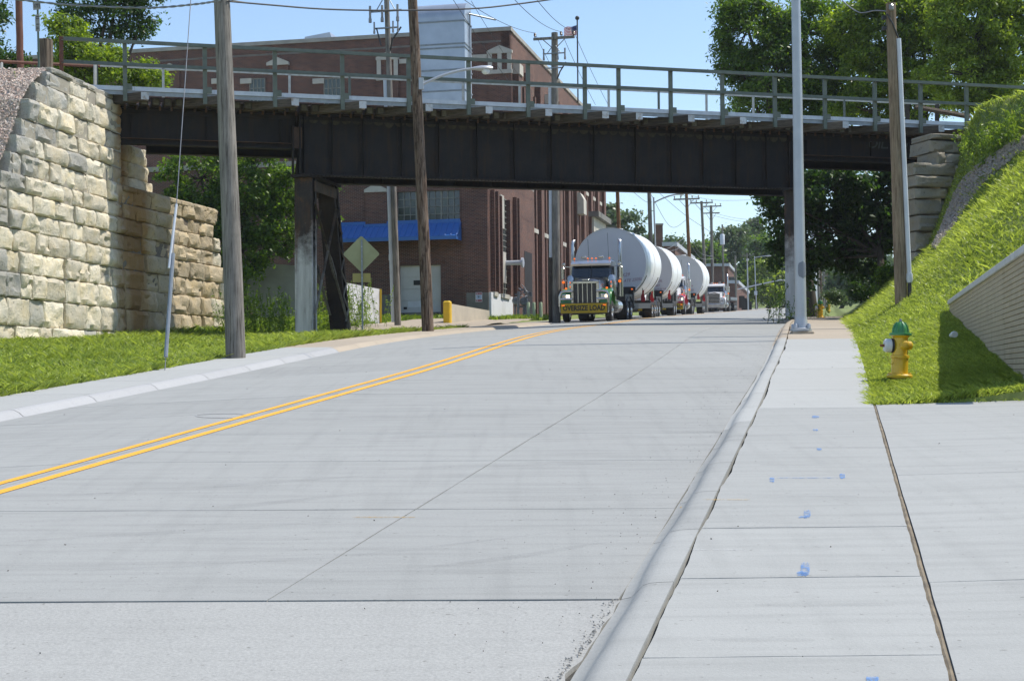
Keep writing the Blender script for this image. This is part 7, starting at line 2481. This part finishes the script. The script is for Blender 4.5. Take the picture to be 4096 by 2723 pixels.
# ------------------------------------------------------------------ grass
def blades(n, sampler, hmin, hmax, seed, m, name, label, cat='grass', lean=0.85, wk=1.0):
    rg = np.random.default_rng(seed)
    pts = np.array([sampler(rg) for _ in range(n)])
    h = rg.uniform(hmin, hmax, n) * pts[:, 3]
    az = rg.uniform(0, 2 * np.pi, n)
    w = np.maximum(0.006, 0.00042 * pts[:, 1]) * wk * rg.uniform(0.7, 1.3, n)
    side = np.stack([np.cos(az), np.sin(az), np.zeros(n)], 1) * w[:, None]
    ln = rg.normal(size=(n, 2)) * lean * h[:, None]
    base = pts[:, :3]
    tip = base + np.stack([ln[:, 0], ln[:, 1], h], 1)
    midp = base + np.stack([ln[:, 0] * 0.35, ln[:, 1] * 0.35, h * 0.6], 1)
    v = np.stack([base - side, base + side, midp + side * 0.7, tip, midp - side * 0.7], 1).reshape(-1, 3)
    o = np_mesh(name, v, 5, m)
    tag(o, label, cat, kind='stuff')
    return o
def right_pt(r):
    while True:
        Y = 17.0 + 40 * r.uniform() ** 1.7
        xo = 0.44 + r.uniform() ** 1.2 * (3.0 + 9.5 * smooth(24, 40, Y) + 3 * (Y < 17.8))
        x = xo + TA * Y
        if x / Y > 0.37: continue
        # clear strip of bare gravel below the bridge end
        if 17.6 < Y < 31.2 and xo > 2.28 + 0.01 * (Y - 17): continue
        g_ = 0.9 + 0.5 * vnoise(xo * 1.3, Y * 0.9) + 0.4 * vnoise(xo * 4, Y * 3)
        edge = 1.15 if xo < 0.7 or Y < 17.4 else 1.0
        return (x, Y, zground(xo, Y) - 0.03, max(0.35, g_) * edge * (1 + 0.5 * smooth(28, 45, Y)))
blades(210000, right_pt, 0.035, 0.085, 21, 'grass_blade', 'bank_grass', 'bright green grass covering the right bank')
def strip_pt(r):
    Y = 16.88 + 1.3 * r.uniform() ** 1.4
    xo = 0.46 + 5.8 * r.uniform()
    return (xo + TA * Y, Y, zground(xo, Y) - 0.03, 1.0 + 0.6 * vnoise(xo * 3, Y * 3))
blades(16000, strip_pt, 0.05, 0.12, 25, 'grass_blade', 'edge_grass', 'grass fringe along the driveway edge')
def left_pt(r):
    while True:
        Y = 13 + 40 * r.uniform() ** 1.3
        xo = XOL(-11.0, Y) - r.uniform() ** 1.6 * 14
        x = xo + TA * Y
        if x / Y < -0.36: continue
        p = Vector((x, Y, 0)) - CN
        if p.dot(WN) < 0.15 and p.dot(WD) < 0.1: continue
        if p.dot(RV) < 0.15 and 0 <= p.dot(DV) < 8.8: continue
        g_ = 0.9 + 0.8 * vnoise(xo * 0.9, Y * 0.7) + 0.5 * vnoise(xo * 4, Y * 3)
        return (x, Y, zground(xo, Y) - 0.03, max(0.4, g_) * (1 + 0.5 * smooth(28, 45, Y)))
blades(105000, left_pt, 0.06, 0.17, 22, 'grass_blade', 'verge_grass', 'lush green grass between the left sidewalk and the stone wall')
def outer_pt(r):
    while True:
        if r.uniform() < 0.55:
            Y = 17.2 + 38 * r.uniform(); x = Y * r.uniform(0.30, 0.62); xo = x - TA * Y
            if xo < 2.5 or (xo < 2.9 and Y < 31.5): continue
        else:
            Y = 10 + 32 * r.uniform(); x = -Y * r.uniform(0.33, 0.62); xo = x - TA * Y
            p = Vector((x, Y, 0)) - CN
            if xo > -11.1 or (p.dot(WN) < 0.15 and p.dot(WD) > -16): continue
        return (x, Y, zground(xo, Y) - 0.03, 1.3 + 0.7 * vnoise(xo * 1.3, Y * 0.9))
blades(60000, outer_pt, 0.06, 0.15, 26, 'grass_blade', 'outer_grass', 'grass on the banks beside the street', wk=1.8)
def yard_pt(r):
    while True:
        Y = 52 + 28 * r.uniform()
        xo = XOL(-11.2, Y) - r.uniform() * 12
        x = xo + TA * Y
        if 54 < Y < 72 and xo > XOL(-16.7, Y): continue
        return (x, Y, zground(xo, Y) - 0.03, 1.0 + vnoise(xo, Y))
blades(26000, yard_pt, 0.10, 0.26, 23, 'weed_blade', 'yard_grass', 'rough grass around the loading yard')
# tall weeds in clumps
def weeds(label, spots, n, h, seed, m='weed_blade', group='tall weeds', leafy=0.09):
    rg = np.random.default_rng(seed)
    vs = []
    c0 = Vector(spots[0])
    t = thing('weed_patch', label, 'weeds', c0, group=group)
    stems = MB()
    for s in spots:
        for k in range(n):
            b = Vector(s) + Vector((rg.normal() * 0.35, rg.normal() * 0.35, 0))
            hh = h * rg.uniform(0.5, 1.15)
            tp = b + Vector((rg.normal() * 0.15 * hh, rg.normal() * 0.15 * hh, hh))
            stems.tube([b, tp], 0.008, 3, cap=False)
            q = rg.uniform(0.15, 1.0, 22)
            cc = np.array(b)[None] * (1 - q[:, None]) + np.array(tp)[None] * q[:, None] + rg.normal(size=(22, 3)) * np.array([0.09, 0.09, 0.04]) * (1.15 - q[:, None]) * 1.3
            vs.append(leaves_np(cc, np.zeros((22, 3)), leafy * 1.7, rg, 0.3, 0.5))
    inv = np.array(frame(t).inverted())
    v = np.concatenate(vs) @ inv[:3, :3].T + inv[:3, 3]
    o = np_mesh('leaves', v, 4, m, t)
    stems.build('stems', m, t)
    return t
def gp_(px, d): return gbase(px, d, -0.05)
weeds('tall yellow green weeds right of the riveted left bridge leg', [gp_(px, d) for px, d in ((1290, 56), (1350, 57), (1400, 56), (1430, 57), (1470, 58), (1380, 59), (1320, 58))], 12, 1.7, 1)
weeds('dense weeds behind the riveted left bridge leg', [gp_(px, d) for px, d in ((990, 53), (1040, 54), (1100, 54), (1150, 53), (1060, 56), (960, 55), (1120, 57), (1230, 57), (930, 57))], 12, 1.6, 2, 'leaf_mid')
weeds('weeds growing at the foot of the right bridge column', [gp_(px, 55.5) + Vector((0, 0, 0.05)) for px in (3125, 3145)], 7, 1.5, 3, 'leaf_dark')
weeds('small yellow weeds right of the right bridge column', [Vector((ray(px, 1260)[0] * 60, 60, zr(60) + 0.1)) for px in (3225, 3240)], 6, 0.9, 4, 'leaf_yellow')
def hit(px, py, zf, lo=15.0, hi=75.0):
    """where the sight line through a picture point meets the ground"""
    a, b = ray(px, py)
    Y = lo
    while Y < hi:
        if CAMZ + b * Y < zf(a * Y - TA * Y, Y): break
        Y += 0.1
    return Vector((a * Y, Y, zf(a * Y - TA * Y, Y)))
weeds('tall grassy weeds on the right bank beside the bridge end', [hit(px, py, zground) - ZUP * 0.05 for px, py in ((3910, 640), (3950, 600), (4000, 570), (4050, 540), (4090, 520), (3930, 680), (3890, 620), (4020, 600), (4080, 565), (3970, 640), (4040, 590), (3900, 580), (3940, 560))], 9, 0.7, 5, 'weed_blade')
weeds('low weed tuft on the far left edge of the ballast', [P(38, 395, 45)], 3, 0.9, 6, 'weed_blade')
# bare gravel chute beside the right abutment
mat('grey_gravel', (0.48, 0.42, 0.36), (0.34, 0.295, 0.25), 14, 0.95, bump=0.8, bscale=40, bdist=0.05)
CH = [(3735, 1000, 8), (3775, 930, 16), (3815, 860, 26), (3850, 790, 34), (3890, 735, 36), (3950, 680, 32), (4010, 635, 28), (4060, 600, 26), (4130, 560, 24)]
rows_c = [[hit(px + dx, py + dx * 0.55, zground) + ZUP * (0.07 if abs(dx) < w else -0.04) for dx in (-w, -w * 0.5, 0, w * 0.5, w)] for px, py, w in CH]
cho = MB().grid(rows_c).build('gravel_chute', 'grey_gravel', smooth=60)
tag(cho, 'bare grey gravel strip running down the right bank beside the stone blocks', kind='structure')
def chute_pt(r):
    i = r.integers(0, len(rows_c) - 1); j = r.integers(0, 4)
    a = rows_c[i][j].lerp(rows_c[i][j + 1], r.uniform()); b = rows_c[i + 1][j].lerp(rows_c[i + 1][j + 1], r.uniform())
    return np.array(a.lerp(b, r.uniform())) + np.array([0, 0, 0.06])
cs = scatter_rocks(2500, chute_pt, 0.06, 'grey_gravel', 'chute_stones', 8)
tag(cs, 'loose grey stones in the gravel strip on the right bank', 'gravel', kind='stuff')

# ------------------------------------------------------------------ grit and litter on the pavement
mat('grit', (0.10, 0.095, 0.085), (0.20, 0.18, 0.15), 30, 0.9)
mat('grit_pale', (0.42, 0.40, 0.36), (0.30, 0.28, 0.25), 30, 0.9)
def gutter_pt(r):
    Y = 5 + 27 * r.uniform() ** 1.2
    xo = XOL(-1.2, Y, 0.25) - abs(r.normal()) * 0.28
    return np.array(W(xo, Y, zroad(xo, Y) + 0.003))
o = scatter_rocks(300, gutter_pt, 0.0045, 'grit', 'gutter_grit', 31); tag(o, 'dark grit lying along the right gutter', 'grit', kind='stuff')
def any_pt(r):
    while True:
        Y = 4 + 24 * r.uniform() ** 1.3
        xo = r.uniform(-9.5, 2.2)
        if (xo > 0.4 and Y >= 16.7) or -1.2 <= xo < -0.78: continue
        break
    z = zroad(xo, Y) if xo < -1.15 else (zdrive(xo, Y) if (xo > 0.5 and Y < 16.8) else zwalk(xo, Y))
    return np.array(W(xo, Y, z + 0.002))
o = scatter_rocks(170, any_pt, 0.007, 'grit', 'scattered_grit', 32); tag(o, 'scattered dark grit on the concrete', 'grit', kind='stuff')
def lip_pt(r):
    Y = 4.0 + 3.8 * r.uniform()
    xo = curbx(Y) - 0.06 - abs(r.normal()) * 0.03
    return np.array(W(xo, Y, zroad(xo, Y) + 0.004))
o = scatter_rocks(320, lip_pt, 0.008, 'grit_pale', 'edge_rubble', 33); tag(o, 'crumbled edge rubble between the old pavement and the kerb', 'grit', kind='stuff')
# worn oval patch across the yellow lines
mat('patch_grey', (0.30, 0.29, 0.28), (0.36, 0.36, 0.355), 9, 0.9)
pts_o, pts_i = [], []
for k in range(33):
    a = 2 * math.pi * k / 32
    pts_o.append(near_pt(892 + 112 * math.cos(a), 1663 + 9.5 * math.sin(a), 0.0035, zroad))
    pts_i.append(near_pt(892 + 104 * math.cos(a), 1663 + 7.5 * math.sin(a), 0.0035, zroad))
MB().grid([pts_i, pts_o]).build('patch_outline', 'patch_grey', road_o)

# ------------------------------------------------------------------ light summer haze
m = bpy.data.materials.new('haze_air'); m.use_nodes = True
try:
    m.cycles.homogeneous_volume = True
except Exception:
    pass
t = m.node_tree
t.nodes.remove(t.nodes['Principled BSDF'])
pv = t.nodes.new('ShaderNodeVolumePrincipled')
pv.inputs['Color'].default_value = (0.88, 0.93, 1.0, 1)
pv.inputs['Density'].default_value = 0.0002
t.links.new(pv.outputs[0], t.nodes['Material Output'].inputs['Volume'])
hz = MB().box((0, 440, 20), (1000, 980, 70))
hz.v = hz.v
me = bpy.data.meshes.new('haze'); me.from_pydata(hz.v, [], hz.f); me.materials.append(m)
ho_ = bpy.data.objects.new('haze', me); COL.objects.link(ho_)
tag(ho_, 'thin summer haze over the street', kind='stuff')
